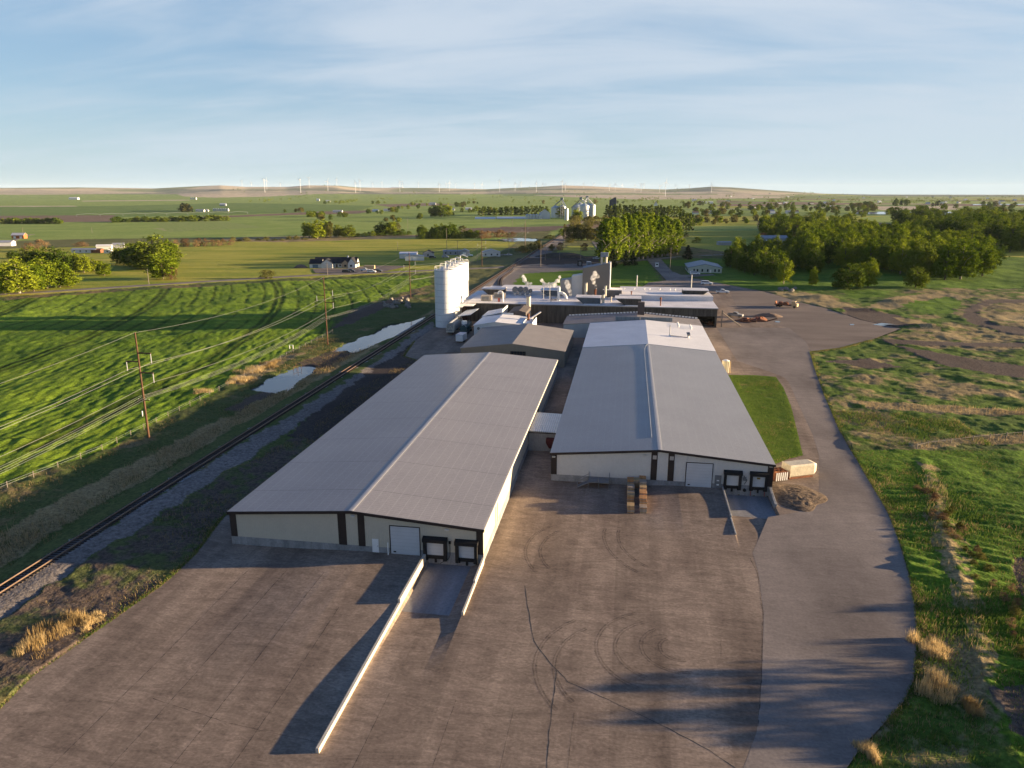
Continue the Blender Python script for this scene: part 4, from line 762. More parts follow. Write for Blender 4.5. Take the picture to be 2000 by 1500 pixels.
# lean-to canopy beside silos
t = thing('loading_canopy', 'low white-roofed loading canopy between the silos and the factory', 'canopy', (0, 0, 0))
MB().prism([(-66.0, 6.5), (-61.9, 7.0), (-61.9, 7.12), (-66.0, 6.72)], 271.5, 322).prism([(-61.9, 7.0), (-58.5, 7.0), (-58.5, 7.12), (-61.9, 7.12)], 275, 281.5).build('roof', wroof, t)
q = MB()
for yy in (272, 277, 282): q.box(-65.6, -65.4, yy, yy + .2, 0, 6.55); q.box(-62.2, -62.01, yy, yy + .2, 0, 6.9)
q.build('post', brown_t, t); MB().box(-64.1, -62.1, 281.0, 281.3, 0, 6.3).build('back_wall', mat('dark_brown_boards', (.05, .03, .025), .9, .2, 1), t)
# small lean-to roof over the unloading bay
t = thing('bay_canopy', 'small blue-white canopy over the rail unloading bay', 'canopy', (0, 0, 0))
MB().add([(-61.6, 262, 5.0), (-56.4, 261.2, 5.9), (-56.2, 276, 5.9), (-61.4, 276.6, 5.0), (-61.6, 262, 5.2), (-56.4, 261.2, 6.1), (-56.2, 276, 6.1), (-61.4, 276.6, 5.2)], [(0, 3, 2, 1), (4, 5, 6, 7), (0, 1, 5, 4), (1, 2, 6, 5), (2, 3, 7, 6), (3, 0, 4, 7)]).build('roof', mat('blue_white_roof', (.50, .53, .56), .5, .06, 1, ribs=[('Y', .5, .03)]), t)
q = MB()
for a, b, h_ in ((-61.4, 262.4, 4.98), (-56.6, 261.6, 5.85), (-61.2, 276, 4.98), (-56.4, 275.5, 5.85)): q.box(a, a + .2, b, b + .2, 0, h_)
q.build('post', brown_t, t)
# beige building
t = shed('beige_shed', 'wide beige metal building with taupe roof behind the longest warehouse', 'metal building', -48.1, -17.2, 208.4, 242.0, 4.75, 6.55, mat('beige_siding', (.235, .215, .17), .6, .06, .4, ribs=[('X', .4, .03), ('Y', .4, .03)]), mat('taupe_roof', (.25, .225, .205), .6, .08, .25, ribs=[('Y', .5, .03)], fine=.08), xr=-32.6)
q = MB().box(-33.2, -28.6, 208.3, 208.39, .6, 4.4); q.build('window_band', glass, t)
q = MB()
for k in range(6): q.box(-33.1 + k * .85, -32.85 + k * .85, 208.2, 208.297, .6, 4.4)
q.build('mullion', brown_t, t)
# white building with stepped roofs
wb = mat('white_block_wall', (.60, .62, .62), .7, .06, .5, fine=.06); wr = mat('white_membrane_roof', (.62, .61, .60), .6, .0, .25, col2=(.80, .78, .76), fine=.1)
t = shed('white_annex', 'small white annex with stepped white roofs in front of the dark factory wall', 'annex', -51.6, -33.2, 244.2, 261.0, 5.2, 6.5, wb, wr, xr=-44.2, ze2=5.6)
MB().prism([(-52.2, 5.3), (-45.0, 6.9), (-45.0, 7.05), (-52.2, 5.55)], 261.4, 274).build('rear_roof', wr, t); MB().box(-52.0, -45.1, 261.3, 274, 0, 5.4).build('rear_wall', wb, t)
MB().box(-44.9, -44.6, 261.4, 274, 5.6, 8.0).box(-45.0, -40.5, 261.35, 261.6, 5.9, 7.0).build('parapet', whitep, t)
MB().box(-34.8, -31.5, 246, 258, 0, 5.5).box(-34.8, -34.6, 246, 258, 5.5, 6.4).box(-31.7, -31.5, 246, 258, 5.5, 6.4).box(-34.6, -31.7, 246, 246.2, 5.5, 6.2).build('service_bay', wb, t)
MB().cyl((-34.0, 254, 5.4), (-34.0, 254, 8.2), .45, n=10).build('flue', rust, t); MB().cyl((-33.6, 254.5, 6.2), (-29.8, 256.0, 8.6), .28, n=8).build('duct', whitep, t)
MB().cyl((-50.0, 244.0, 4.2), (-50.0, 244.19, 4.2), .5, n=14).build('round_vent', steeld, t)
MB().prism([(-42.5, 6.2), (-36, 6.0), (-36, 7.2), (-38.5, 7.9), (-42.5, 7.0)], 262.0, 276).build('curved_roof', mat('dark_shingle', (.10, .085, .08), .9, .2, 1), t)
# low connecting building behind warehouse B
t = shed('boiler_house', 'low grey-roofed building wedged between the white roof end and the factory', 'annex', -21.5, 26.2, 254.3, 272.0, 4.6, 6.4, mat('pale_blue_wall', (.36, .42, .45), .6, .06, .5), mat('tarred_grey_roof', (.17, .155, .15), .8, .0, .3, col2=(.27, .245, .235), fine=.15), xr=4.0)
q = MB()
for k in range(40):
    x = -21.0 + k * 1.18; zz = 4.8 + (6.4 - 4.6) * (1 - abs(x - 4) / (25.5 if x < 4 else 22.5)); q.box(x, x + .85, 271.8 - .25 * (k % 2), 272.25, zz + .02, zz + .42)
q.build('ice_dam_coping', whitep, t)
MB().box(-3.5, 4.9, 256.5, 256.8, 6.1, 7.55).box(5.1, 16.0, 256.5, 256.8, 6.1, 7.5).build('screen_wall', bluem, t)
MB().box(4.2, 6.6, 268, 270, 5.8, 11.0).build('brick_chimney', mat('sooty_brick', (.11, .085, .075), .9, .2, 2), t)
# rooftop equipment of the factory
def stack(x, y, z0_, z1_, r, lab, m_=steel, cap=True):
    t = thing('exhaust_stack', lab, 'chimney', (x, y, z0_)); MB().cyl((0, 0, 0), (0, 0, z1_ - z0_), r, n=12).build('pipe', m_, t); MB().cyl((0, 0, 0), (0, 0, .3), r + .3, r + .05, n=12).build('flashing', whitep, t)
    if cap: MB().cyl((0, 0, z1_ - z0_ - .15), (0, 0, z1_ - z0_ + .12), r + .1, n=12).build('rim', steeld, t)
    return t
cst = mat('cream_stack', (.60, .54, .43), .5, .08, 1)
stack(-37.2, 278.5, 0, 10.8, .85, 'thick cream chimney rising in front of the dark factory wall', cst)
stack(-16.6, 302, 7.4, 13.6, .55, 'left cream exhaust stack before the tall grey block', cst); stack(-8.6, 300, 7.4, 12.8, .5, 'right cream exhaust stack before the tall grey block', cst)
stack(-12.6, 299, 7.4, 11.8, .45, 'rusty exhaust stack between two cream ones, steaming', rust); stack(-8.9, 287, 7.4, 11.0, .5, 'short cream flue beside the slate-blue roof monitor', cst)
stack(-10.6, 307, 20.6, 23.8, .55, 'left silver stack on top of the tall grey block', cst); stack(-8.9, 307, 20.9, 24.0, .55, 'right silver stack on top of the tall grey block', cst)
t = thing('stack_cowl', 'grey metal cowl carried above the twin stacks', 'cowl', (-9.7, 307, 22.6)); MB().box(-1.5, 1.6, -1.2, 1.2, 1.2, 2.9).build('housing', mat('cowl_grey', (.22, .26, .30), .6, .3, 1), t); MB().box(-1.45, -1.3, -1.1, -.95, -2, 1.2).box(1.4, 1.55, -1.1, -.95, -2, 1.2).build('strut', steeld, t)
t = thing('gooseneck_vent', 'white gooseneck vent pipe on the left of the factory roof', 'vent', (-48.5, 286, 7.4)); MB().tube([(0, 0, 0), (0, 0, 3.4), (-.4, 0, 4.0), (-1.2, 0, 4.2), (-1.8, 0, 3.8), (-1.9, 0, 3.0)], .32, 8).build('pipe', whitep, t); MB().cyl((-1.6, 0, 0), (-1.6, 0, 1.4), .5, n=8).build('fan_base', mat('faded_red', (.4, .12, .09), .7, .1, 1), t)
t = thing('duct_elbow', 'white curved duct with dark fan frame in the middle of the roof', 'duct', (-25.5, 293, 7.4)); MB().tube([(-1.4, 0, 0), (-1.4, 0, 5.2)], .6, 10).tube([(-1.2, 0, 3.2), (0, 0, 3.0), (1.2, 0, 2.2), (1.7, 0, .6)], .6, 10).build('duct', whitep, t); MB().box(-4.8, -2.2, -.6, .6, .3, .5).box(-4.6, -4.4, -.5, -.3, 0, 1.8).box(-2.6, -2.4, -.5, -.3, 0, 1.8).box(-4.8, -2.2, -.6, .6, 1.5, 1.7).build('frame', steeld, t)
t = thing('rooftop_fans', 'cluster of grey round fan housings on the white roof', 'fans', (-46.5, 305, 7.4))
for k, (a, b_) in enumerate(((0, 0), (2.2, .5), (4.4, 0), (6.4, .5))):
    MB().cyl((a, b_ - .9, 2.0 + .5 * (k < 3)), (a, b_ + .9, 2.0 + .5 * (k < 3)), 1.15 if k < 3 else .8, n=14).build('fan_housing', steeld, t); MB().box(a - .5, a + .5, b_ - .5, b_ + .5, 0, 1.2).build('plinth', steel, t)
for k, (x, y, z, w_, lab) in enumerate(((-55.5, 288, 7.4, 4.2, 'beige boxy roof unit nearest the left edge of the factory roof'), (-51.5, 296, 7.4, 4.6, 'beige boxy roof unit second from the left edge of the factory roof'), (3.6, 285, 7.4, 1.6, 'small beige box beside the brick chimney'))):
    t = thing('air_handler', lab, 'roof unit', (x, y, z)); o = MB().box(-w_ / 2, w_ / 2, -1.3, 1.3, .25, 2.2).build('casing', mat('beige_unit', (.38, .33, .27), .6, .12, 1), t); bevel(o, .06); MB().box(-w_ / 2 + .3, w_ / 2 - 1.0, -1.36, -1.303, .5, 1.8).build('louvre', steeld, t); MB().box(-w_ / 2 + .1, w_ / 2 - .1, -1.1, 1.1, 0, .249).build('curb', steeld, t)
for k, (x, y, z, m_) in enumerate(((1.9, 300, 9.4, rust), (13.0, 285, 7.4, rust), (-13.2, 291, 7.4, whitep), (-6.0, 293, 7.4, cst), (-31.0, 297, 7.4, steel), (-33.6, 297, 7.4, steel), (-29.6, 289, 7.4, steeld))):
    t = thing('roof_vent', ('rusty mushroom vent on the right wing roof', 'rusty turbine vent near the right front eave', 'white capped vent in front of the tall block', 'small cream vent near the brown roof patch', 'thin steel mast on the middle roof', 'thin steel mast left of another on the middle roof', 'short dark vent before the middle roof')[k], 'vent', (x, y, z)); MB().cyl((0, 0, 0), (0, 0, (1.2, 2.6, 2.4, 1.8, 5, 5, 1.4)[k]), .22 if k < 4 else .14, n=8).build('pipe', m_, t); MB().cyl((0, 0, (1.1, 2.5, 2.3, 1.7, 4.9, 4.9, 1.3)[k]), (0, 0, (1.4, 3.3, 2.8, 2.0, 5.1, 5.1, 1.6)[k]), .5 if k < 4 else .2, .25, n=8).build('cap', m_, t)
for k in range(9):
    o = MB().cyl((0, 0, 0), (0, 0, .55), .12, n=6).cyl((0, 0, .5), (0, 0, .7), .22, n=6).build('roof_vent', steel, None, 'tiny grey pipe vent in the line along the right wing roof', 'vent', 'tiny pipe vents along the right wing roof'); o.location = (-1 + k * 3.6 + (k % 3) * .7, 322, 8.65)
# rail hopper car, tank car, white box
def wheelset(mb, x, y, r=.45): mb.cyl((x - .78, y, r), (x - .64, y, r), r, n=12).cyl((x + .64, y, r), (x + .78, y, r), r, n=12).cyl((x - .64, y, r), (x + .64, y, r), .08, n=6)
t = thing('hopper_car', 'grey covered hopper rail car parked beside the nearest silo', 'rail car', (-61.9, 259.0, .15))
prof = [(-1.45, 1.4), (-1.5, 3.0), (-1.25, 3.75), (-.5, 4.05), (.5, 4.05), (1.25, 3.75), (1.5, 3.0), (1.45, 1.4), (.5, .8), (-.5, .8)]
MB().prism(prof, -6.2, 7.0).build('body', mat('dull_hopper_grey', (.27, .27, .26), .6, .1, 1, ribs=[('Y', 1.1, .05)], fine=.1), t)
MB().box(-.45, .45, -6.4, 7.2, 4.06, 4.18).build('roof_walk', steel, t)
q = MB()
for s_ in (-1, 1): q.box(s_ * 1.35 - .06, s_ * 1.35 + .06, -7.6, -7.45, .9, 3.4); q.tube([(s_ * 1.35, -7.5, 3.3), (s_ * 1.2, -6.3, 3.7)], .06, 5); q.tube([(s_ * 1.3, -7.5, .9), (0, -6.3, 3.0)], .05, 5)
q.box(-1.4, 1.4, -7.6, -7.4, .9, 1.15).box(-1.4, 1.4, -7.6, -6.2, 1.0, 1.1).tube([(-1.35, -7.5, 2.2), (1.35, -7.5, 2.2)], .05, 5); q.build('end_frame', cst, t)
for yy in (-6.4, -4.6, 5.2, 6.9): q = MB(); wheelset(q, 0, yy); q.build('wheelset', rust, t)
MB().box(-1.0, 1.0, -7.0, -4.0, .5, .78).box(-1.0, 1.0, 4.6, 7.4, .5, .78).build('bogie', rubber, t)
t = thing('milk_tanker', 'dark green tank trailer standing under the bay canopy', 'tanker', (-57.2, 258.0, 0))
q = MB(); q.smooth = True; q.cyl((0, -5.2, 2.5), (0, 4.5, 2.5), 1.2, n=20); q.build('tank', mat('dark_green_paint', (.035, .075, .075), .5, .1, 1), t)
MB().box(-1.3, 1.3, -5.6, -5.25, .9, 3.0).box(-1.2, 1.2, -5.2, 4.5, .9, 1.2).build('frame', mat('teal_paint', (.03, .07, .075), .6, .2, 1), t); MB().tube([(-.6, -5.3, 3.5), (.2, -5.3, 3.8), (.9, -5.3, 3.3), (.9, -5.3, 2.1), (.2, -5.3, 1.6)], .09, 6).build('hose', whitep, t)
q = MB()
for yy in (-4.2, -3.0, 3.2): q.cyl((-1.2, yy, .5), (1.2, yy, .5), .5, n=12)
q.build('wheel', rubber, t); MB().box(-.9, .8, -4.4, -2.9, 3.75, 4.9).build('equipment_box', whitep, t)
t = thing('white_trailer', 'small white enclosed trailer parked on the dark yard behind the warehouse', 'trailer', (-55.4, 241.2, 0), radians(-4))
o = MB().box(-1.25, 1.25, -2.6, 2.6, .55, 2.75).build('box', whitep, t); bevel(o, .05); MB().box(-1.28, 1.28, -2.63, 2.63, 2.751, 2.83).build('lid', mat('greyish_lid', (.45, .46, .5), .6, .1, 1), t)
q = MB()
for a in (-.9, .9): q.cyl((a - .12, 0, .35), (a + .12, 0, .35), .35, n=10); q.cyl((a - .12, -1, .35), (a + .12, -1, .35), .35, n=10)
q.build('wheel', rubber, t); MB().box(-.06, .06, -3.8, -2.6, .45, .55).build('tow_bar', steeld, t)
# ================================================================== railway
ballast = mat('track_ballast', (.17, .168, .165), .95, .0, 1.6, .1, bump=.05, bscale=7, col2=(.31, .30, .29), fine=.3)
def track(xc, y0_, y1_, lab, z=.35, curve=None, nt_=100):
    t = thing('railway_track', lab, 'railway track', (xc, 0, z))
    cx_ = (lambda y: 0.0) if curve is None else curve
    step = .62; ys = np.arange(y0_, y1_, step); order = sorted(ys, key=lambda y: y); vis_ = [y for y in order if y > 62] if xc < -75 else order
    near = vis_[:nt_]; rest = [y for y in order if y not in set(near)]
    tie = mat('creosote_sleeper', (.055, .045, .04), .9, .3, 2, .1); me = MB().box(-1.3, 1.3, -.12, .12, 0.0, .17).mesh('sleeper', tie)
    for y in near: o = bpy.data.objects.new('sleeper', me); col.objects.link(o); o.parent = t; o.location = (cx_(y), y, -.02)
    if rest:
        q = MB()
        for y in rest: q.box(cx_(y) - 1.3, cx_(y) + 1.3, y - .12, y + .12, -.02, .15)
        q.build('sleepers', tie, t, kind='stuff', fix=False)
    rl = mat('railhead_steel', (.30, .21, .15), .38, .15, .8, .6, metal=.7)
    pts = np.linspace(y0_, y1_, 2 if curve is None else 60)
    for s_ in (-.75, .75):
        q = MB()
        for a, b in zip(pts[:-1], pts[1:]):
            xa, xb = cx_(a) + s_, cx_(b) + s_
            for w_, za, zb in ((.075, .15, .17), (.02, .17, .27), (.045, .27, .32)):
                q.add([(xa - w_, a, za), (xa + w_, a, za), (xb + w_, b, za), (xb - w_, b, za), (xa - w_, a, zb), (xa + w_, a, zb), (xb + w_, b, zb), (xb - w_, b, zb)], [(0, 3, 2, 1), (4, 5, 6, 7), (0, 1, 5, 4), (1, 2, 6, 5), (2, 3, 7, 6), (3, 0, 4, 7)])
        q.build('rail', rl, t, fix=False)
    return t
def bed(x0_, x1_, y0_, y1_, cx_=lambda y: 0):
    ys = np.linspace(y0_, y1_, int((y1_ - y0_) / 1.2)); off = [-3.3, -1.9, 0, 1.9, 3.3]; V = []
    rdn = np.random.RandomState(4)
    for y in ys:
        for k, o_ in enumerate(off): V.append((x0_ + cx_(y) + o_ * (x1_ - x0_ if False else 1) + (rdn.uniform(-.25, .25) if k in (0, 4) else 0), y, (-.25, .33, .36, .33, -.25)[k] + rdn.uniform(-.02, .02)))
    n = len(off); F = [(i * n + k, i * n + k + 1, (i + 1) * n + k + 1, (i + 1) * n + k) for i in range(len(ys) - 1) for k in range(n - 1)]
    q = MB(); q.add(V, F); q.build('ballast_bed', ballast, kind='structure', fix=False)
bed(RAILX, RAILX, 20, 1500); track(RAILX, 20, 1500, 'straight main railway track running from the lower left to the grain elevators', .36)
sc_ = lambda y: 3.9 * float(ss(520, 455, np.array(y))) + 12.2 * float(ss(440, 340, np.array(y)))
track(RAILX, 262, 520, 'siding track that curves off the main line behind the factory', .12, curve=sc_, nt_=60)
# ================================================================== power poles and wires
polem = mat('pole_wood', (.11, .06, .038), .9, .25, 1.2, .1, obj=True); greyp = mat('grey_pole_wood', (.22, .19, .16), .9, .2, 1.2, .1, obj=True)
ins = mat('insulator_grey', (.35, .36, .38), .4, .1, 2)
def bigpole(x, y, h, lab, lean=0):
    t = thing('power_pole', lab, 'power pole', (x, y, tz(x, y) - .3)); MB().cyl((0, 0, 0), (lean, 0, h + .3), .24, .14, n=10).build('shaft', polem, t)
    for z, s_ in ((18.6, 1), (16.8, -1), (14.5, 1)):
        z = z * h / 22.5; MB().box(min(0, s_ * 2.9), max(0, s_ * 2.9), -.09, .09, z - .1, z + .12).build('crossarm', polem, t)
        MB().cyl((s_ * 2.8, 0, z - .1), (s_ * 2.8, 0, z - 2.0), .09, n=6).build('insulator', ins, t)
    z = 8.7 * h / 22.5; MB().box(-1.3, 1.3, -.07, .07, z - .08, z + .08).build('crossarm', polem, t)
    for a in (-1.2, -.45, .45, 1.2): MB().cyl((a, 0, z + .08), (a, 0, z + .32), .06, n=6).build('insulator', ins, t)
    return t
LINE = [(-97.5, 32, 22.5), (-97.3, 131.4, 22.5), (-99.1, 230.1, 22.5), (-103.1, 341.0, 21.8), (-99.0, 498.0, 21.4), (-96.5, 694.0, 21.5)]
for i, (x, y, h) in enumerate(LINE[1:]):
    bigpole(x, y, h, ['tall brown power pole nearest the camera beside the railway, left of the warehouse', 'tall brown power pole between the two ponds', 'tall brown power pole by the boulder heap left of the silos', 'tall brown power pole just right behind the silos', 'tall brown power pole farthest along the line toward the grain elevators'][i])
wirem = mat('wire_aluminium', (.26, .26, .24), .4, .1, 1, .5, metal=.3)
def wire(dx, hf, lab, r=.022):
    q = MB()
    for (xa, ya, ha), (xb, yb, hb) in zip(LINE[:-1], LINE[1:]):
        n = 14; P = []
        for k in range(n + 1):
            s_ = k / n; x = xa + (xb - xa) * s_ + dx; y = ya + (yb - ya) * s_; z = (ha * hf) * (1 - s_) + (hb * hf) * s_ - 4 * (.022 * (yb - ya)) * s_ * (1 - s_); P.append((x, y, z))
        q.tube(P, r, 4)
    q.build('power_line', wirem, None, lab, 'power line', fix=False)
wire(0.0, 1.0, 'topmost shield wire strung from pole top to pole top', .020)
for dx, hf, lab in ((2.8, 16.5 / 22.5, 'high conductor hung right of the poles from the top arm'), (-2.8, 14.7 / 22.5, 'high conductor hung left of the poles'), (2.8, 12.4 / 22.5, 'conductor hung right of the poles from the third arm')): wire(dx, hf, lab, .027)
for a, lab in ((-1.2, 'leftmost of the four low wires'), (-.45, 'second from left of the four low wires'), (.45, 'third from left of the four low wires'), (1.2, 'rightmost of the four low wires')): wire(a, 9.05 / 22.5, lab, .021)
def smallpole(u, vb, vt, lab, m_=greyp, arm=True, top=None):
    x, y = G(u, vb); h = hgt(u, vb, vt); z = tz(x, y)
    t = thing('utility_pole', lab, 'utility pole', (x, y, z)); MB().cyl((0, 0, -.2), (0, 0, h), .17, .11, n=8).build('shaft', m_, t)
    if arm: MB().box(-1.1, 1.1, -.06, .06, h - .9, h - .75).build('crossarm', m_, t)
    if top: MB().cyl((0, 0, h - .4), (.9, 0, h + .3), .1, n=6).build('lamp_arm', steel, t)
for u, vb, vt, lab in ((291, 556, 525, 'lone pale pole beside the country road left of the big cottonwood'), (932, 512, 486, 'short pole between the mobile homes and the silos'), (1056, 521, 470, 'tall pale pole right of the railway behind the plant'), (1065, 508, 480, 'slimmer pole just right of the tall pale one'), (1026, 482, 430, 'pole by the far pond left of the track'), (1134, 508, 486, 'grey pole at the dark storage lot'), (873, 500, 445, 'tall thin pole behind the silos standing in the pasture'), (894, 500, 470, 'brown pole above the silo railings'), (994, 502, 452, 'dark pole right of the small white house'), (777, 490, 472, 'thin pole alone in the yellow pasture'), (640, 539, 512, 'thin pole on the driveway of the white farmhouse'), (1080, 490, 462, 'dark pole on the left side of the far railway bend'), (1103, 482, 452, 'dark pole on the right side of the far track'), (797, 455, 425, 'thin pole by the round-topped tree'), (1308, 535, 483, 'thin grey pole by the entrance road'), (1001, 446, 425, 'short post pole in the green field before the elevators'), (180, 455, 444, 'tiny pole beside the hay field'), (45, 455, 444, 'tiny pole behind the orange barn'), (1782, 392, 370, 'slim lattice mast on the right horizon'), (1093, 508, 480, 'pale pole beside the shrubs right of the track')):
    smallpole(u, vb, vt, lab, arm=(u not in (777, 1001, 1782)))
for u, vt, x, y, lab in ((1242, 538, 4.4, 337.5, 'tall cream post behind the right wing of the factory roof, left one'), (1346, 537, 28.5, 337.5, 'tall cream post behind the right wing of the factory roof, right one')):
    t = thing('yard_post', lab, 'post', (x, y, 0)); z = YP(u, vt, y)[1]; MB().cyl((0, 0, 0), (0, 0, z), .3, .2, n=8).build('shaft', mat('cream_post', (.62, .60, .54), .5, .05, 1), t); MB().cyl((0, 0, z), (0, 0, z + .25), .32, .1, n=8).build('cap', steel, t)
t = thing('gate_post', 'pale leaning timber post with a diagonal brace beside the factory loading bay', 'post', (36.0, 283.5, 0)); MB().box(-.2, .2, -.2, .2, 0, 6.4).build('post', greyp, t); MB().cyl((0, 0, 5.6), (7.4, 2.2, .2), .22, n=6).build('brace', greyp, t)
# ================================================================== foliage
leafA = leafmat('cottonwood_leaves', (.10, .15, .010), (.235, .28, .022)); leafB = leafmat('poplar_leaves', (.11, .17, .011), (.25, .31, .024)); leafD = leafmat('dark_evergreen_needles', (.016, .028, .014), (.032, .045, .02), .15)
leafO = leafmat('olive_leaves', (.10, .10, .025), (.19, .17, .05)); leafR = leafmat('bare_rusty_twigs', (.15, .09, .05), (.26, .175, .09), .2); leafM = leafmat('mid_green_leaves', (.065, .105, .012), (.15, .19, .022))
bark = mat('bark', (.13, .105, .08), .9, .3, 1.5, .1, obj=True); barkp = mat('pale_bark', (.34, .30, .24), .9, .3, 1.5, .1, obj=True)
shp_round = lambda t_: sin(pi * (t_ * .86 + .12)) ** .6
def crown_mesh(name, m_, hgt_, rad, z0_, nc, nl, ls, seed, shape):
    rs = np.random.RandomState(seed); C_ = []
    if shape is shp_round and nc > 100:      # upright plumes of different height make the crown
        lobes = [(0, 0, 1.0, .55)] + [(cos(b_ * 6.283 / 7 + rs.uniform(-.3, .3)) * rad * rs.uniform(.42, .66), sin(b_ * 6.283 / 7 + rs.uniform(-.3, .3)) * rad * rs.uniform(.42, .66), rs.uniform(.55, .95), rs.uniform(.30, .44)) for b_ in range(7)]
        while len(C_) < nc:
            lx, ly, lh, lr = lobes[rs.randint(len(lobes))]; t_ = rs.uniform(0, 1); a = rs.uniform(0, 2 * pi); k = sqrt(rs.uniform(.1, 1)); rr_ = lr * rad * max(.12, (1 - abs(t_ - .4) ** 1.7 * 2.0)); top = z0_ + (hgt_ - z0_) * lh; bot = z0_ + (hgt_ - z0_) * .06
            C_.append((lx + rr_ * k * cos(a), ly + rr_ * k * sin(a), bot + t_ * (top - bot), rad * .55 * lr / .4))
    while len(C_) < nc:
        t_ = rs.uniform(0, 1); a = rs.uniform(0, 2 * pi); k = sqrt(rs.uniform(.05, 1)); rr_ = shape(t_) * rad * (1 + .16 * sin(3 * a + seed) + .1 * sin(5 * a + 7 * t_ + seed)); C_.append((rr_ * k * cos(a), rr_ * k * sin(a), z0_ + t_ * (hgt_ - z0_), rr_))
    C_ = np.array(C_); cs = np.clip(C_[:, 3] * .23, .5 if hgt_ > 15 else .25, rad * .21) * rs.uniform(.7, 1.3, nc)
    P = np.repeat(C_[:, :3], nl, 0) + rs.normal(0, 1, (nc * nl, 3)) * np.repeat(cs, nl)[:, None] * np.array([.8, .8, .75])
    n = len(P); U = rs.normal(0, 1, (n, 3)); U /= np.linalg.norm(U, axis=1)[:, None]; W = np.cross(U, rs.normal(0, 1, (n, 3))); W /= np.linalg.norm(W, axis=1)[:, None]
    s_ = ls * rs.uniform(.6, 1.4, n)[:, None]
    V = np.stack([P - U * s_, P + W * s_ * .55, P + U * s_, P - W * s_ * .55], 1).reshape(-1, 3); F = np.arange(n * 4).reshape(-1, 4)
    o = npmesh(name, V, F, m_); me = o.data; bpy.data.objects.remove(o); return me
def trunk_mesh(h, r, m_, seed, limbs=7, spread=.28):
    rd = random.Random(seed); q = MB(); q.cyl((0, 0, -.4), (0, 0, h * .35), r, r * .75, 8); q.cyl((0, 0, h * .35), (.02 * h, .01 * h, h * .85), r * .75, r * .2, 7)
    for k in range(limbs):
        z = h * (.18 + .5 * k / limbs); a = k * 2.4 + rd.random(); l_ = h * spread * (1 - .4 * k / limbs); q.cyl((0, 0, z), (l_ * cos(a), l_ * sin(a), z + l_ * 1.0), r * .38, r * .1, 5)
    return q.mesh('trunk', m_)
shp_round0 = lambda t_: sin(pi * (t_ * .86 + .12)) ** .6
shp_pop = lambda t_: (min(1, t_ * 5 + .35)) * (1 - max(0, t_ - .45) ** 1.6 * 2.1)
shp_con = lambda t_: (1.0 - t_) ** .85 + .03
shp_bush = lambda t_: sqrt(max(0.02, 1 - t_ ** 2))
PROTO = {}
for k, (m_, h_, r_, z0_, nc, nl, ls, shape, bk, lim) in dict(
    cotton=(leafA, 20, 7.0, 1.2, 150, 40, .46, shp_round, bark, 9), cotton2=(leafA, 20, 6.0, 1.0, 150, 38, .44, shp_round, barkp, 8), mid=(leafM, 20, 7.5, .8, 150, 38, .48, shp_round, bark, 8), poplar=(leafB, 28, 3.1, 2.0, 120, 40, .44, shp_pop, barkp, 4),
    spruce=(leafD, 14, 3.4, .8, 110, 34, .30, shp_con, bark, 0), bush=(leafO, 5, 3.2, .2, 46, 34, .24, shp_bush, bark, 3), dbush=(leafM, 8, 4.6, .2, 60, 36, .30, shp_bush, bark, 3), rusty=(leafR, 8, 4.0, .6, 50, 36, .26, shp_round, bark, 6), olive=(leafO, 12, 4.8, 1.0, 60, 30, .36, shp_round, bark, 5),
    farround=(leafM, 12, 5.8, .2, 34, 26, .85, shp_round, bark, 2), farlight=(leafA, 12, 5.0, .2, 32, 26, .85, shp_round, bark, 2), farolive=(leafO, 10, 5.4, .1, 32, 26, .85, shp_round, bark, 2), farpop=(leafM, 18, 2.8, .3, 38, 24, .75, shp_pop, bark, 0), fardark=(leafD, 12, 4.8, .4, 26, 18, .8, shp_bush, bark, 0)).items():
    PROTO[k] = [(h_, r_, crown_mesh('crown', m_, h_, r_, z0_, nc, nl, ls, 11 * v_ + len(k), shape), trunk_mesh(h_, h_ * .022, bk, v_, lim)) for v_ in range(3 if nc > 40 else 2)]
rt = random.Random(12)
def tree(x, y, h, wd, kind, name, label, group, cat='tree'):
    P = PROTO[kind][rt.randrange(len(PROTO[kind]))]; s_ = h / P[0]; sw = (wd / 2) / P[1] if wd else s_ * rt.uniform(.85, 1.15)
    t = thing(name, label, cat, (x, y, tz(x, y) - .05), rt.uniform(0, 6.28), group); t.scale = (sw, sw * rt.uniform(.92, 1.08), s_)
    for nm, me in (('crown', P[2]), ('trunk', P[3])): o = bpy.data.objects.new(nm, me); col.objects.link(o); o.parent = t
    return t
def treepx(u, vb, vt, wpx, kind, name, label, group=None, cat='tree'):
    x, y = G(u, vb); return tree(x, y, max(1.2, hgt(u, vb, vt)), wpx / ppm(x, y) if wpx else None, kind, name, label, group, cat)
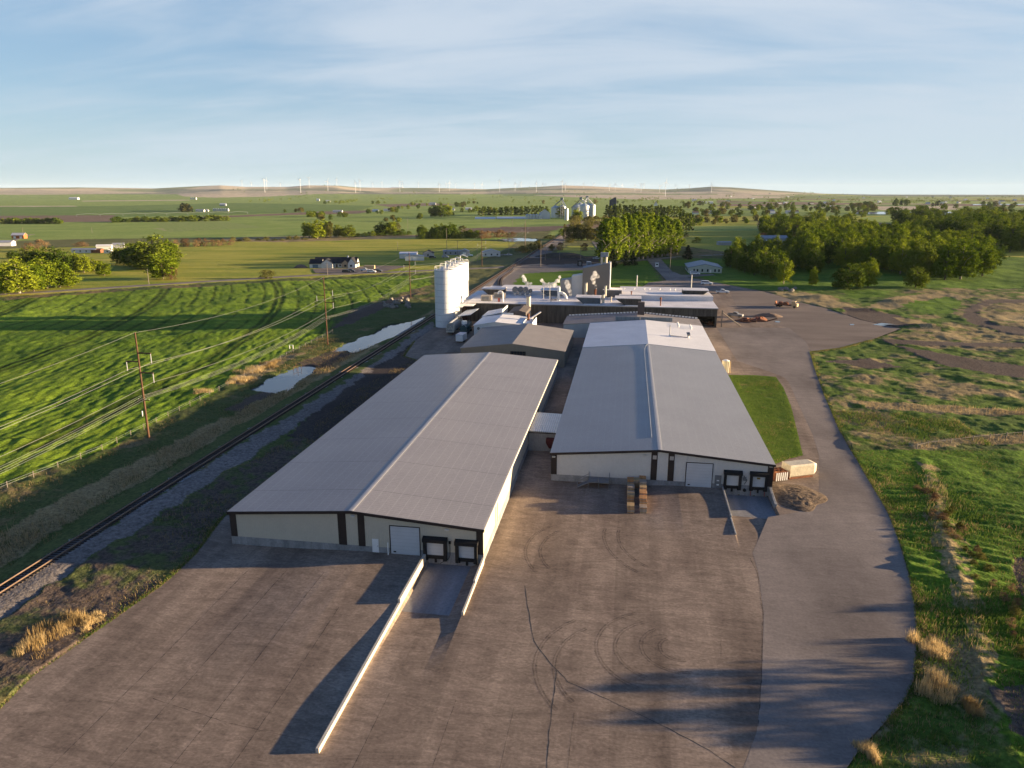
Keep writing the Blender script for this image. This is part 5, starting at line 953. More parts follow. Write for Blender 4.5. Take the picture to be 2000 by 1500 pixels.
# --- left side
for u, vb, vt, wp, k, lab in ((38, 573, 505, 62, 'cotton2', 'bright cottonwood nearest the road at the far left'), (66, 569, 514, 40, 'cotton', 'slim bright cottonwood second from left in the front clump'), (92, 563, 500, 54, 'cotton', 'tallest bright cottonwood in the middle of the front clump'), (117, 561, 508, 44, 'cotton2', 'bright cottonwood fourth in the front clump'), (134, 560, 522, 34, 'cotton', 'lower bright cottonwood at the right end of the front clump'), (14, 560, 515, 48, 'mid', 'dark tree behind the front clump at the picture edge'), (-20, 565, 505, 60, 'mid', 'dark tree cut by the left picture edge'),
  (62, 522, 480, 36, 'mid', 'dark green tree left behind the bright clump'), (88, 526, 476, 40, 'mid', 'dark tall tree behind the middle of the bright clump'), (112, 530, 480, 40, 'mid', 'dark tree above the bright clump'), (128, 534, 486, 38, 'mid', 'darker green tree at mid height left of the house row'), (146, 532, 492, 30, 'cotton', 'bright leafy tree right of the dark ones'), (164, 533, 497, 30, 'cotton', 'bright tree beside the grassy gap'), (184, 530, 506, 24, 'cotton2', 'smaller bright tree near the end of the clump'), (204, 538, 509, 26, 'cotton', 'round bright tree closing the clump on its right'), (80, 492, 468, 26, 'rusty', 'rust coloured tree behind the dark clump'), (58, 490, 474, 24, 'rusty', 'rust coloured tree left of another one'), (160, 482, 472, 24, 'rusty', 'rust coloured tree among the farm buildings'), (28, 505, 488, 22, 'mid', 'lone small tree in the left pasture'),
  (250, 516, 474, 50, 'mid', 'dark tree left of the biggest cottonwood'), (276, 520, 470, 56, 'mid', 'dark tree overlapping the biggest cottonwood'), (304, 524, 457, 82, 'mid', 'biggest rounded cottonwood in the left fields'), (318, 545, 492, 48, 'cotton', 'lower bright tree at the foot of the biggest cottonwood'), (332, 524, 466, 30, 'cotton', 'paler-leaved tree added as the sunlit right side of the biggest cottonwood'), (338, 546, 523, 20, 'rusty', 'rusty bush beside the low bright tree'), (522, 544, 527, 28, 'olive', 'lone round bush by the country road'),  # big cottonwood: shaded left and sunlit right put into darker and paler leaves
  (604, 464, 431, 30, 'cotton', 'leafy tree at the left of the mid-field clump'), (620, 466, 430, 32, 'cotton2', 'leafy tree second in the mid-field clump'), (636, 464, 429, 30, 'cotton', 'leafy tree third in the mid-field clump'), (646, 465, 433, 14, 'olive', 'slim pale tree right of the mid-field clump'), (662, 463, 438, 26, 'mid', 'dark tree after the mid-field clump'), (682, 464, 438, 28, 'mid', 'spreading dark tree after the mid-field clump'), (748, 459, 432, 34, 'mid', 'broad tree left of the pasture shrubs'), (764, 459, 430, 30, 'cotton', 'broad bright tree by the pasture shrubs'), (777, 458, 435, 12, 'olive', 'slim yellowish tree by the pasture shrubs'),
  (822, 456, 438, 16, 'mid', 'small tree at the left of the dark hedge'), (850, 462, 437, 24, 'mid', 'dark tree rising from the hedge'), (862, 463, 436, 22, 'cotton', 'bright tree rising from the hedge'), (878, 463, 435, 30, 'cotton', 'broad tree in the middle of the hedge'), (904, 460, 441, 18, 'olive', 'yellow-green tree at the right of the hedge'), (848, 424, 396, 18, 'mid', 'narrow dark tree of the far field pair'), (862, 424, 394, 24, 'mid', 'dark left half of the tall far pair'), (876, 423, 397, 16, 'cotton', 'lit right half of the tall far pair'),
  (1092, 425, 401, 28, 'cotton', 'round tree in front of the left grain bins'), (1128, 432, 407, 22, 'cotton', 'round tree in front of the right grain bins'), (1022, 494, 480, 26, 'bush', 'pale willow bush left of the railway'), (1036, 490, 476, 20, 'bush', 'paler willow bush next along the railway'), (1051, 488, 470, 22, 'bush', 'taller pale willow by the railway'), (1074, 467, 459, 22, 'bush', 'low spreading bush by the far pond'), (1096, 461, 447, 10, 'dbush', 'upright dark bush left of the track bend'), (1103, 457, 438, 9, 'olive', 'slim yellow tree left of the track bend'), (1094, 489, 474, 14, 'rusty', 'small rusty shrub right of the track'), (1142, 490, 475, 16, 'rusty', 'bare rusty shrub in the green clearing'), (1115, 474, 466, 18, 'bush', 'low shrub right of the track'), (1078, 490, 477, 14, 'bush', 'small yellow bush at the track side'),
  (1343, 507, 479, 20, 'spruce', 'lone dark spruce beside the office lawn'), (1222, 519, 489, 16, 'spruce', 'dark spruce at the foot of the tall poplars, left one'), (1236, 518, 490, 14, 'spruce', 'dark spruce at the foot of the tall poplars, right one'), (1196, 522, 487, 22, 'spruce', 'broad dark spruce behind the factory tower'), (1340, 463, 452, 10, 'dbush', 'small dark bush right of the poplar block'), (1361, 474, 463, 16, 'dbush', 'dark bush in the shaded pasture right of the poplars'), (1334, 480, 466, 12, 'dbush', 'dark bush at the poplar row end')):
    treepx(u, vb, vt, wp * (1.3 if (u < 360 and k in ('cotton', 'cotton2', 'mid')) else 1.12), k, {'cotton': 'cottonwood_tree', 'cotton2': 'cottonwood_tree', 'mid': 'broadleaf_tree', 'rusty': 'bare_tree', 'olive': 'small_tree', 'bush': 'willow_bush', 'dbush': 'shrub', 'spruce': 'spruce_tree', 'poplar': 'poplar_tree'}[k], lab, None, 'shrub' if k in ('bush', 'dbush') else 'tree')
def ORDN(k): return ORD[k - 1] if k <= 12 else '%d%s' % (k, {1: 'st', 2: 'nd', 3: 'rd'}.get(k % 10, 'th') if k > 20 else 'th')
def row(n, a, b, vt0, vt1, wp, kind, name, label, group, jit=2, cat='tree'):
    sp0 = abs(b[0] - a[0]) / max(1, n - 1); l0 = label
    for k in range(n):
        label = l0 if jit > sp0 * .5 else '%s, %s from the left' % (l0, ORDN(k + 1))
        s_ = k / max(1, n - 1); u = a[0] + (b[0] - a[0]) * s_ + rt.uniform(-jit, jit); v = a[1] + (b[1] - a[1]) * s_ + rt.uniform(-.6, .6); vt = vt0 + (vt1 - vt0) * s_ + rt.uniform(-4, 4) * (.5 if v < 440 else 1)
        treepx(u, v, min(vt, v - 4), wp * rt.uniform(.85, 1.15), kind, name, label, group, cat)
row(13, (1208, 512), (1322, 497), 428, 436, 21, 'poplar', 'poplar_tree', 'tall bright poplar in the front row behind the factory lawn', 'front row of tall poplars', 1.5)
row(11, (1216, 505), (1322, 490), 420, 428, 22, 'poplar', 'poplar_tree', 'tall poplar in the second row behind the front poplars', 'second row of tall poplars', 2)
row(9, (1222, 496), (1318, 483), 414, 424, 22, 'poplar', 'poplar_tree', 'tall poplar in the third row, mostly hidden', 'third row of tall poplars', 2)
row(5, (1176, 516), (1204, 514), 432, 428, 25, 'poplar', 'poplar_tree', 'very dark poplar in the dense clump left of the bright rows', 'dark poplar clump', 2)
row(4, (1180, 500), (1204, 500), 425, 425, 25, 'poplar', 'poplar_tree', 'dark poplar at the back of the dense clump', 'back of the dark poplar clump', 2)
row(24, (1186, 428), (1328, 425), 400, 403, 10, 'farpop', 'poplar_tree', 'far narrow poplar in the windbreak right of the grain elevators', 'far poplar windbreak', 1.5)
row(24, (936, 421), (1066, 419), 405, 402, 9, 'farpop', 'poplar_tree', 'far narrow dark poplar in the windbreak left of the grain bins', 'left poplar windbreak', 1.5)
row(5, (1328, 451), (1352, 450), 418, 420, 10, 'farpop', 'poplar_tree', 'poplar in the compact block right of the tall rows', 'compact poplar block', 1)
row(24, (222, 434), (440, 431), 425, 421, 15, 'farround', 'field_tree', 'tree in the field hedge left of the hay strips', 'field hedge trees left', 3)
row(14, (10, 437), (118, 437), 426, 427, 14, 'farround', 'field_tree', 'tree in the short hedge at the far left', 'short hedge at far left', 4)
row(9, (602, 424), (628, 423), 413, 414, 10, 'farlight', 'field_tree', 'tree in the small far clump beyond the mid-field trees', 'small far clump', 2)
row(18, (822, 466), (936, 465), 448, 450, 20, 'dbush', 'hedge_shrub', 'dark shrub in the thick hedge above the pasture', 'dark hedge shrubs', 3, 'shrub')
row(10, (345, 483), (450, 479), 468, 466, 13, 'rusty', 'bare_tree', 'brownish tree in the row below the hay field', 'brownish tree row', 3)
row(12, (420, 473), (600, 468), 466, 462, 14, 'bush', 'willow_bush', 'pale willow bush along the ditch in mid-field', 'ditch willows', 5, 'shrub')
row(12, (690, 462), (800, 459), 454, 451, 14, 'dbush', 'shrub', 'dark shrub in the mid-field ditch line', 'ditch shrubs', 4, 'shrub')
row(9, (940, 466), (1000, 462), 452, 452, 16, 'rusty', 'bare_tree', 'brownish tree between the hedge and the far pond', 'brown trees by far pond', 3)
row(14, (1110, 468), (1172, 470), 440, 445, 20, 'olive', 'small_tree', 'olive tree in the thicket between railway and dark poplars', 'railway thicket', 8)
row(8, (1120, 450), (1176, 438), 425, 420, 18, 'olive', 'small_tree', 'olive tree at the back of the railway thicket', 'back of railway thicket', 8)
FAR = []
def scatter(n, box, hr, kinds, name, label, group, seed, cat='tree', clump=0):
    rd = random.Random(seed)
    for k in range(n):
        u = rd.uniform(box[0], box[1]); v = rd.uniform(box[2], box[3])
        if clump: 
            cu = box[0] + (box[1] - box[0]) * ((k * 7919 % clump) + .5) / clump + rd.gauss(0, 10); cv = box[2] + (box[3] - box[2]) * (((k * 7919 % clump) * 5 % 7) / 7.0) + rd.gauss(0, .7); u, v = cu, cv
        x, y = G(u, v); FAR.append((hypot(x, y), x, y, rd.uniform(*hr), kinds[rd.randrange(len(kinds))], name, label, group, cat))
far = ('farround', 'farlight', 'farolive', 'farround')
scatter(70, (1330, 1700, 402, 426), (9, 15), far, 'distant_tree', 'distant tree in the town belt right of the grain elevators', 'town belt trees', 1)
scatter(50, (1160, 1560, 388, 398), (9, 16), far, 'distant_tree', 'tiny distant tree in the belt below the tan stubble', 'belt below the tan stubble', 2)
scatter(110, (1480, 2060, 382, 396), (9, 17), far, 'distant_tree', 'tiny distant tree on the right plain near the horizon', 'right plain trees', 3)
scatter(22, (1740, 1850, 397, 405), (14, 24), ('farround', 'fardark'), 'distant_tree', 'tree in the dense clump right of the flooded field', 'clump by flooded field', 4)
scatter(14, (1910, 1990, 402, 411), (10, 18), ('farround', 'farolive'), 'distant_tree', 'tree in the broad clump at the far right', 'far right clump', 5)
scatter(40, (730, 960, 398, 420), (8, 15), far, 'distant_tree', 'distant tree among the farmsteads left of the elevators', 'farmstead trees left of elevators', 6, clump=9)
scatter(18, (640, 690, 395, 398), (9, 14), ('fardark',), 'distant_tree', 'tiny dark tree beside the far white farm sheds', 'dark trees by far white sheds', 7)
scatter(14, (355, 378, 411, 414), (10, 20), ('fardark', 'farolive'), 'distant_tree', 'dark tree sheltering the farm with the small bins', 'trees by small-bin farm', 8)
scatter(26, (1330, 1560, 430, 440), (7, 12), ('farolive', 'farlight'), 'distant_tree', 'low yellowish tree along the right creek', 'creek trees right', 9)
def grove(poly, spacing, hr, kinds, name, label, group, seed, mx=400, wr=None):
    rd = random.Random(seed); W_ = [G(*p) for p in poly]; xs = [p[0] for p in W_]; ys = [p[1] for p in W_]; pts = []
    for _ in range(9000):
        x = rd.uniform(min(xs), max(xs)); y = rd.uniform(min(ys), max(ys)); sp_ = spacing * (1 + (y - min(ys)) / 900)
        if inpoly(np.array([x]), np.array([y]), W_)[0] and all((x - a) ** 2 + (y - b) ** 2 > sp_ ** 2 for a, b in pts): pts.append((x, y))
        if len(pts) >= mx: break
    dep = sorted(p[1] for p in pts); d1 = dep[len(dep) // 3]; d2 = dep[2 * len(dep) // 3]; lat = sorted(atan2(p[0], p[1]) for p in pts); l1 = lat[len(lat) // 3]; l2 = lat[2 * len(lat) // 3]
    for x, y in pts:
        az_ = atan2(x, y); pos_ = ('front' if y < d1 else ('middle' if y < d2 else 'back')) + ' ' + ('left' if az_ < l1 else ('centre' if az_ < l2 else 'right'))
        tree(x, y, rd.uniform(*hr), None, kinds[rd.randrange(len(kinds))], name, '%s, %s part' % (label, pos_), group + ', ' + pos_)
grove([(1590, 534), (1640, 524), (1720, 534), (1800, 541), (1900, 540), (1938, 522), (1880, 500), (1800, 476), (1700, 462), (1640, 462), (1560, 480), (1560, 520)], 12.0, (17, 24), ('cotton', 'cotton2', 'cotton', 'mid'), 'cottonwood_tree', 'cottonwood in the big grove right of the office building', 'big cottonwood grove', 21)
grove([(1422, 524), (1500, 545), (1530, 540), (1560, 520), (1540, 500), (1500, 497), (1440, 500)], 10.0, (12, 17), ('mid', 'mid', 'cotton2'), 'broadleaf_tree', 'dark tree in the shaded left end of the grove', 'shaded left end of the grove', 22)
grove([(1485, 466), (1560, 474), (1640, 460), (1660, 445), (1600, 440), (1490, 446)], 16.0, (16, 24), ('cotton', 'mid'), 'broadleaf_tree', 'tree in the dark strip behind the white sheds', 'dark strip behind white sheds', 23)
grove([(1752, 452), (1900, 492), (2120, 498), (2200, 480), (2120, 455), (1900, 436), (1745, 432)], 19.0, (22, 30), ('mid', 'cotton', 'mid'), 'cottonwood_tree', 'tree in the second grove at the right picture edge', 'second grove at right edge', 24)
for u, vb, vt, wp, k, lab in ((1530, 553, 502, 36, 'cotton2', 'sunlit tree standing at the left front corner of the grove'), (1587, 558, 520, 20, 'cotton', 'small sunlit sapling standing alone before the grove'), (1655, 564, 512, 66, 'mid', 'wide dark tree bulging out at the front of the grove'), (1695, 560, 503, 40, 'cotton', 'sunlit round tree behind the wide dark one'), (1788, 561, 516, 52, 'mid', 'rounded tree standing on the lawn in front of the grove'), (1875, 545, 468, 60, 'cotton2', 'tall bright cottonwood at the right front of the grove'), (1918, 540, 480, 52, 'cotton', 'bright cottonwood at the very right end of the grove'), (1845, 546, 478, 50, 'cotton', 'bright cottonwood left of the tallest right-front one'), (1560, 462, 441, 44, 'rusty', 'orange-brown leafing tree above the white sheds'), (1490, 470, 455, 18, 'rusty', 'small orange-brown tree left of the white sheds')):
    treepx(u, vb, vt, wp, k, 'cottonwood_tree' if 'cotton' in k else 'broadleaf_tree', lab)
scatter(45, (1330, 1720, 398, 412), (9, 16), far, 'distant_tree', 'distant tree in the upper town belt, close to the tan fields', 'upper town belt trees', 31)
scatter(40, (1000, 1330, 384, 398), (10, 17), far, 'distant_tree', 'tiny distant tree just above the grain elevators', 'trees above the elevators', 32)
scatter(45, (440, 940, 384, 400), (9, 15), far, 'distant_tree', 'tiny distant tree on the left-centre plain', 'left-centre plain trees', 33, clump=11)
scatter(30, (1660, 2040, 404, 424), (9, 17), far, 'distant_tree', 'distant tree around the flooded fields at right', 'trees round the flooded fields', 34, clump=7)
scatter(34, (560, 940, 414, 436), (6, 11), far, 'distant_tree', 'low tree dotted along the mid-field ditches', 'mid-field ditch trees', 35, clump=8)
scatter(160, (1180, 2060, 380, 400), (9, 17), far, 'distant_tree', 'tiny distant tree in the hazy belts near the horizon', 'hazy tree belts', 41, clump=23)
scatter(80, (440, 1180, 381, 396), (9, 15), far, 'distant_tree', 'tiny distant tree in the thin far belts at left centre', 'thin far belts', 42, clump=13)
FAR.sort()
for f_ in FAR[:285]: tree(f_[1], f_[2], f_[3], None, f_[4], *f_[5:])
rs_ = np.random.RandomState(77); VV = []
for f_ in FAR[285:]:
    n_ = 46; c_ = rs_.normal(0, 1, (n_, 3)) * np.array([.30, .30, .22]) * f_[3] + np.array([f_[1], f_[2], tz(f_[1], f_[2]) + f_[3] * .48]); U_ = rs_.normal(0, 1, (n_, 3)); U_ /= np.linalg.norm(U_, axis=1)[:, None]; W_ = np.cross(U_, rs_.normal(0, 1, (n_, 3))); W_ /= np.linalg.norm(W_, axis=1)[:, None]; s_ = 1.5
    VV.append(np.stack([c_ - U_ * s_, c_ + W_ * s_ * .7, c_ + U_ * s_, c_ - W_ * s_ * .7], 1).reshape(-1, 3))
VV = np.concatenate(VV); npmesh('distant_woodland', VV, np.arange(len(VV)).reshape(-1, 4), leafM, 'stuff')
# trees just past the right picture edge, whose long evening shadows cross the lower right road
for i, (x, y, h) in enumerate(((63.0, 79.0, 7.5), (70, 75.5, 8.0), (61, 70.5, 6.0), (66, 64, 8.0), (78, 58, 9.0), (90, 70, 9), (80.0, 96.0, 6.0), (68, 60, 6.5), (73, 67, 7), (72, 72, 6.5), (82, 64, 8), (86, 76, 8), (76, 53, 8), (70, 56, 7))):
    tree(x, y, h, None, 'olive', 'small_tree', 'low tree standing just past the lower right picture edge', 'trees past the right edge')
for k in range(46):
    rd = rt; y = 66 + rd.random() * 62; x = (46 + (y - 66) * .10) + rd.uniform(-2.2, 2.2)
    tree(x, y, rd.uniform(.6, 1.3), rd.uniform(.8, 1.8), 'rusty' if rd.random() < .6 else 'bush', 'weed_bush', 'knee-high dry weed bush along the ridge right of the road', 'weed bushes right of the road', 'bush')
for i, (u, v, wp, hh, lab) in enumerate(((1815, 1268, 42, 1.5, 'fluffy tan weed clump at the road edge, upper one'), (1835, 1345, 60, 1.7, 'big fluffy tan weed clump near the lower right'), (1905, 1385, 30, 1.1, 'small tan weed clump right of the big one'), (1700, 1470, 34, 1.0, 'greyish weed clump at the bottom right road edge'), (110, 1245, 66, 1.6, 'golden reed clump at the left verge'), (60, 1262, 40, 1.2, 'smaller golden reed clump left of the big one'), (130, 1225, 40, 1.2, 'golden reed clump upper right at the left verge'), (185, 1212, 30, .8, 'grey dry clump at the asphalt edge'), (392, 768, 30, 1.3, 'pale dry weed clump by the fence'), (470, 742, 34, 1.3, 'pale reed clump at the pond head'), (500, 725, 40, 1.3, 'sunlit reed clump left of the lower pond'), (530, 712, 40, 1.2, 'sunlit reed clump above the lower pond'))):
    x, y = G(u, v); s_ = ppm(x, y); n_ = 1500; rs = np.random.RandomState(60 + i); rx = wp / s_ / 2
    sub = rs.normal(0, .55, (9, 2)) * rx; ki = rs.randint(0, 9, n_); a = rs.uniform(0, 2 * pi, n_); r_ = np.sqrt(rs.uniform(0, 1, n_)) * rx * .55; bx = r_ * np.cos(a) + sub[ki, 0]; by = r_ * np.sin(a) + sub[ki, 1] * 1.6; hh = hh * (.55 + .6 * (ki % 3) / 2.0); hb = hh * rs.uniform(.25, 1, n_) * (1 - .5 * (r_ / rx) ** 2); dx = rs.normal(0, .16, n_); dy = rs.normal(0, .16, n_); wv = .035; aa = rs.uniform(0, pi, n_)
    V = np.stack([np.c_[bx - wv * np.cos(aa), by - wv * np.sin(aa), np.full(n_, -.3)], np.c_[bx + wv * np.cos(aa), by + wv * np.sin(aa), np.full(n_, -.3)], np.c_[bx + dx, by + dy, hb]], 1).reshape(-1, 3)
    o = npmesh('reed_clump', V, np.arange(n_ * 3).reshape(-1, 3), leafmat('dry_reeds', (.33, .23, .10), (.55, .42, .22), .3)); o.location = (x, y, 0.05); tag(o, lab, 'dry plants')
# grass blades on the near rough ground
def blades(name, polys, n, hr, m_, seed, area, keep=None, wv=.03, excl=()):
    rs = np.random.RandomState(seed); x = rs.uniform(area[0], area[1], n * 3); y = rs.uniform(area[2], area[3], n * 3)
    X = x * RR[0] + y * RR[1]; Z = (x * FF[0] + y * FF[1]) - H * FF[2]; U = x * UU[0] + y * UU[1] - H * UU[2]; ok = Z > 1; u = np.where(ok, 1000 + FPX * X / np.where(ok, Z, 1), -9999); v = np.where(ok, 750 - FPX * U / np.where(ok, Z, 1), -9999)
    m = np.zeros(len(x), bool)
    for p in polys: m |= inpoly(u, v, p)
    for p in SUNK + list(excl): m &= ~inpoly(x, y, p)
    for p in POND_PX: q_ = [G(*a) for a in p]; m_x = sum(a[0] for a in q_) / len(q_); m_y = sum(a[1] for a in q_) / len(q_); m &= ~inpoly(x, y, [(m_x + (a - m_x) * 1.05, m_y + (b_ - m_y) * 1.05) for a, b_ in q_])
    m &= ~((x > -81.8) & (x < -72.0 - 1.2 * fbm(x / 4, y / 4, 2, 3)))
    m &= (fbm(x / 3.0, y / 3.0, 3, seed) + rs.uniform(-.25, .25, len(x))) > (.45 if keep is None else keep)
    x = x[m][:n]; y = y[m][:n]; k = len(x); h = rs.uniform(hr[0], hr[1], k) * (.6 + .8 * fbm(x / 4, y / 4, 2, 5)); a = rs.uniform(0, pi, k); dx = rs.normal(0, .35, k) * h; dy = rs.normal(0, .35, k) * h
    V = np.stack([np.c_[x - wv * np.cos(a), y - wv * np.sin(a), np.full(k, -.15)], np.c_[x + wv * np.cos(a), y + wv * np.sin(a), np.full(k, -.15)], np.c_[x + dx, y + dy, h]], 1).reshape(-1, 3)
    o = npmesh(name, V, np.arange(k * 3).reshape(-1, 3), m_, 'stuff'); return o
gr_leaf = leafmat('grass_blades', (.055, .11, .018), (.13, .19, .035), .35); dr_leaf = leafmat('dry_grass_blades', (.22, .16, .075), (.42, .31, .16), .35)
RP = [p for c, p in PAINT if c in ('lush', 'rough2')]; RQ = [p for c, p in PAINT if c in ('rough', 'scrub')]; DP = [p for c, p in PAINT if c in ('dry', 'berm')]
blades('grass', RP, 170000, (.15, .50), gr_leaf, 3, (-100, 75, 36, 175), wv=.05)
blades('grass', RQ, 60000, (.10, .32), leafmat('olive_grass_blades', (.05, .075, .018), (.10, .12, .035), .3), 13, (-110, 20, 36, 240), keep=.5, wv=.05)
blades('dry_grass', RQ, 60000, (.15, .5), dr_leaf, 14, (-110, 20, 36, 240), keep=.55, wv=.045)
blades('dry_grass', RP, 90000, (.20, .55), dr_leaf, 4, (-100, 75, 36, 175), keep=.56, wv=.04)
blades('dry_grass', DP, 80000, (.35, 1.0), dr_leaf, 5, (-100, 110, 36, 230), keep=.42, wv=.045)
blades('grass', [p for c, p in PAINT if c == 'berm'], 25000, (.2, .6), gr_leaf, 6, (30, 70, 36, 130), keep=.40, wv=.05)
def edge_weeds(poly, n, nm, m_, seed, hr, off):
    rs = np.random.RandomState(seed); P = [p for p in poly]; seg = [(a, b) for a, b in zip(P, P[1:] + P[:1]) if 38 < (a[1] + b[1]) / 2 < 260 and (abs((a[0] + b[0]) / 2 + 40) > 22 or a[1] < 120) and hypot(b[0] - a[0], b[1] - a[1]) < 40 and (a[0] < -30 or a[0] > 28)]
    ls_ = np.array([hypot(b[0] - a[0], b[1] - a[1]) for a, b in seg]); k = rs.choice(len(seg), n, p=ls_ / ls_.sum()); t_ = rs.uniform(0, 1, n); A_ = np.array([s_[0] for s_ in seg])[k]; B_ = np.array([s_[1] for s_ in seg])[k]; dd = (B_ - A_) / ls_[k][:, None]; nn_ = np.c_[-dd[:, 1], dd[:, 0]]
    q = A_ + (B_ - A_) * t_[:, None]; w_ = np.abs(rs.normal(0, 1, n)) * off * (.3 + 1.6 * fbm(q[:, 0] / 2, q[:, 1] / 2, 3, seed)); x = q[:, 0] + nn_[:, 0] * (w_ - .15); y = q[:, 1] + nn_[:, 1] * (w_ - .15); h = rs.uniform(*hr, n); a = rs.uniform(0, pi, n); wv = .05
    V = np.stack([np.c_[x - wv * np.cos(a), y - wv * np.sin(a), np.full(n, -.1)], np.c_[x + wv * np.cos(a), y + wv * np.sin(a), np.full(n, -.1)], np.c_[x + rs.normal(0, .12, n), y + rs.normal(0, .12, n), h]], 1).reshape(-1, 3); npmesh(nm, V, np.arange(n * 3).reshape(-1, 3), m_, 'stuff')
edge_weeds(PAVE, 16000, 'edge_grass', gr_leaf, 31, (.05, .28), .38); edge_weeds(PAVE, 14000, 'edge_dry_grass', dr_leaf, 32, (.04, .22), .5)
# verge
vv = [(p[0], p[1]) for p in VERGE]; vz = lambda x, y: .05 + .16 * float(fbm(np.array([x / 2.2]), np.array([y / 2.2]), 3, 8)[0])
sheet('grass_verge', vv, mat('verge_turf', (.06, .12, .015), .95, .0, .5, .05, bump=.12, bscale=2.5, col2=(.13, .17, .03), fine=.35), vz, 0.0, [a * 1.0 for a in range(26, 46)], [a * 1.5 for a in range(80, 140)])
def verge_blades(n, seed, m_, nm, hr, keep):
    rs = np.random.RandomState(seed); x = rs.uniform(25, 48, n * 3); y = rs.uniform(130, 206, n * 3); m = inpoly(x, y, vv) & ((fbm(x / 4, y / 4, 3, seed)) > keep); x = x[m][:n]; y = y[m][:n]; k = len(x); h = rs.uniform(*hr, k); a = rs.uniform(0, pi, k); wv = .045
    V = np.stack([np.c_[x - wv * np.cos(a), y - wv * np.sin(a), np.zeros(k)], np.c_[x + wv * np.cos(a), y + wv * np.sin(a), np.zeros(k)], np.c_[x + rs.normal(0, .1, k), y + rs.normal(0, .1, k), h + .1]], 1).reshape(-1, 3); npmesh(nm, V, np.arange(k * 3).reshape(-1, 3), m_, 'stuff')
verge_blades(30000, 8, gr_leaf, 'verge_grass', (.1, .35), .3); verge_blades(6000, 9, dr_leaf, 'dry_verge_grass', (.1, .35), .58)
# ================================================================== houses and farm buildings
shing = mat('dark_shingle_roof', (.022, .022, .026), .8, .2, 1); redr = mat('brown_roof', (.12, .08, .065), .8, .2, 1); greyr = mat('grey_metal_roof', (.30, .31, .33), .45, .1, .5); bluer = mat('slate_blue_roof', (.13, .20, .26), .5, .1, .5, ribs=[('X', .5, .03)])
whitew = mat('white_wall', (.62, .62, .60), .7, .06, .6); orangew = mat('orange_wall', (.42, .13, .04), .7, .1, .6); brickw = mat('reddish_wall', (.25, .11, .07), .8, .1, .6)
FARW = {143: 17, 390: 16, 402: 9, 435: 12, 640: 9, 621: 6, 659: 18, 733: 11, 757: 16, 775: 24, 882: 12, 915: 12, 845: 12, 1065: 20, 1207: 9, 1456: 5, 1507: 18, 1281: 7, 1356: 9, 1372: 16, 1388: 10, 35: 24}
def house(name, label, cat, u, v, w_, d_, he, hr_, wall, roof, rz=0.0, axis='y', doors=0, wins=3, group=None):
    x, y = G(u, v)
    if u in FARW: k_ = ppm(x, y); w_ = FARW[u] / k_; d_ = max(6, w_ * .45); he = (6.5 if u == 35 else (11 if u == 1065 else 2.8)) / k_; hr_ = he * (1.6 if u != 1281 else 3)
    t = shed(name, label, cat, -w_ / 2, w_ / 2, 0, d_, he, hr_, wall, roof, z0=-.6, over=.4, group=group) if axis == 'y' else shed(name, label, cat, 0, d_, -w_ / 2, w_ / 2, he, hr_, wall, roof, z0=-.6, over=.4, axis='x', group=group)
    t.location = (x, y, tz(x, y) + .05); t.rotation_euler = (0, 0, YAW + rz)
    for k in range(wins):
        a = -w_ / 2 + w_ * (k + .5) / wins; MB().box(a - .55, a + .55, -.06, -.004, .9, 2.1).build('window', glass, t)
    for k in range(doors): a = -w_ / 2 + w_ * (k + .5) / max(1, doors); MB().box(a - 1.3, a + 1.3, -.10, -.064, 0, 2.4).build('garage_door', whitep, t)
    return t
# white farmhouse with dark roof
x, y = G(655, 523); t = thing('farmhouse', 'white farmhouse with near-black roofs and two garages beside the country road', 'house', (x, y, tz(x, y)), YAW)
def gab(t, xa, xb, ya, yb, he, hr_, ax, wall=whitew, roof=shing):
    q = MB(); poly = [(xa, -.3), (xb, -.3), (xb, he), ((xa + xb) / 2, hr_), (xa, he)] if ax == 'y' else [(ya, -.3), (yb, -.3), (yb, he), ((ya + yb) / 2, hr_), (ya, he)]
    q.prism(poly, ya if ax == 'y' else xa, yb if ax == 'y' else xb, ax); q.build('wall', wall, t)
    a, b = (xa, xb) if ax == 'y' else (ya, yb); m_ = (a + b) / 2; s_ = (hr_ - he) / (m_ - a); o_ = .5
    q = MB().prism([(a - o_, he - s_ * o_ + .02), (m_, hr_ + .02), (b + o_, he - s_ * o_ + .02), (b + o_, he - s_ * o_ + .25), (m_, hr_ + .27), (a - o_, he - s_ * o_ + .25)], (ya if ax == 'y' else xa) - .3, (yb if ax == 'y' else xb) + .3, ax); q.build('roof', roof, t)
gab(t, -14.5, 14, 2, 11, 3.0, 6.4, 'x'); gab(t, -8.5, -1.0, -3.5, 2.5, 3.2, 6.0, 'y'); gab(t, -17, -9, -1.0, 7, 3.0, 5.6, 'x'); gab(t, 4.5, 9.5, -1.0, 3, 3.0, 5.2, 'y', mat('stone_face', (.38, .30, .22), .9, .15, 2)); gab(t, 9.0, 14, -2.0, 9, 3.1, 6.6, 'y')
for a, b, yf, za, zb, m_, nm in ((-7.2, -2.3, -3.5, 0, 2.5, mat('cream_garage', (.60, .57, .48), .6, .05, 1), 'garage_door'), (-15, -11.3, -1.0, 0, 2.3, MATS['slate_blue_roof'], 'garage_door'), (0, 1.2, 2.0, 0, 2.2, redr, 'door'), (2.2, 3.5, 2.0, .8, 2.0, glass, 'window'), (6.2, 7.8, -1.0, .8, 2.1, glass, 'window'), (10.4, 11.8, -2.0, .9, 2.2, glass, 'window')): MB().box(a, b, yf - .07, yf - .005, za, zb).build(nm, m_, t)
MB().box(7.0, 7.9, 6.0, 6.9, 5.6, 7.4).build('chimney', whitep, t)
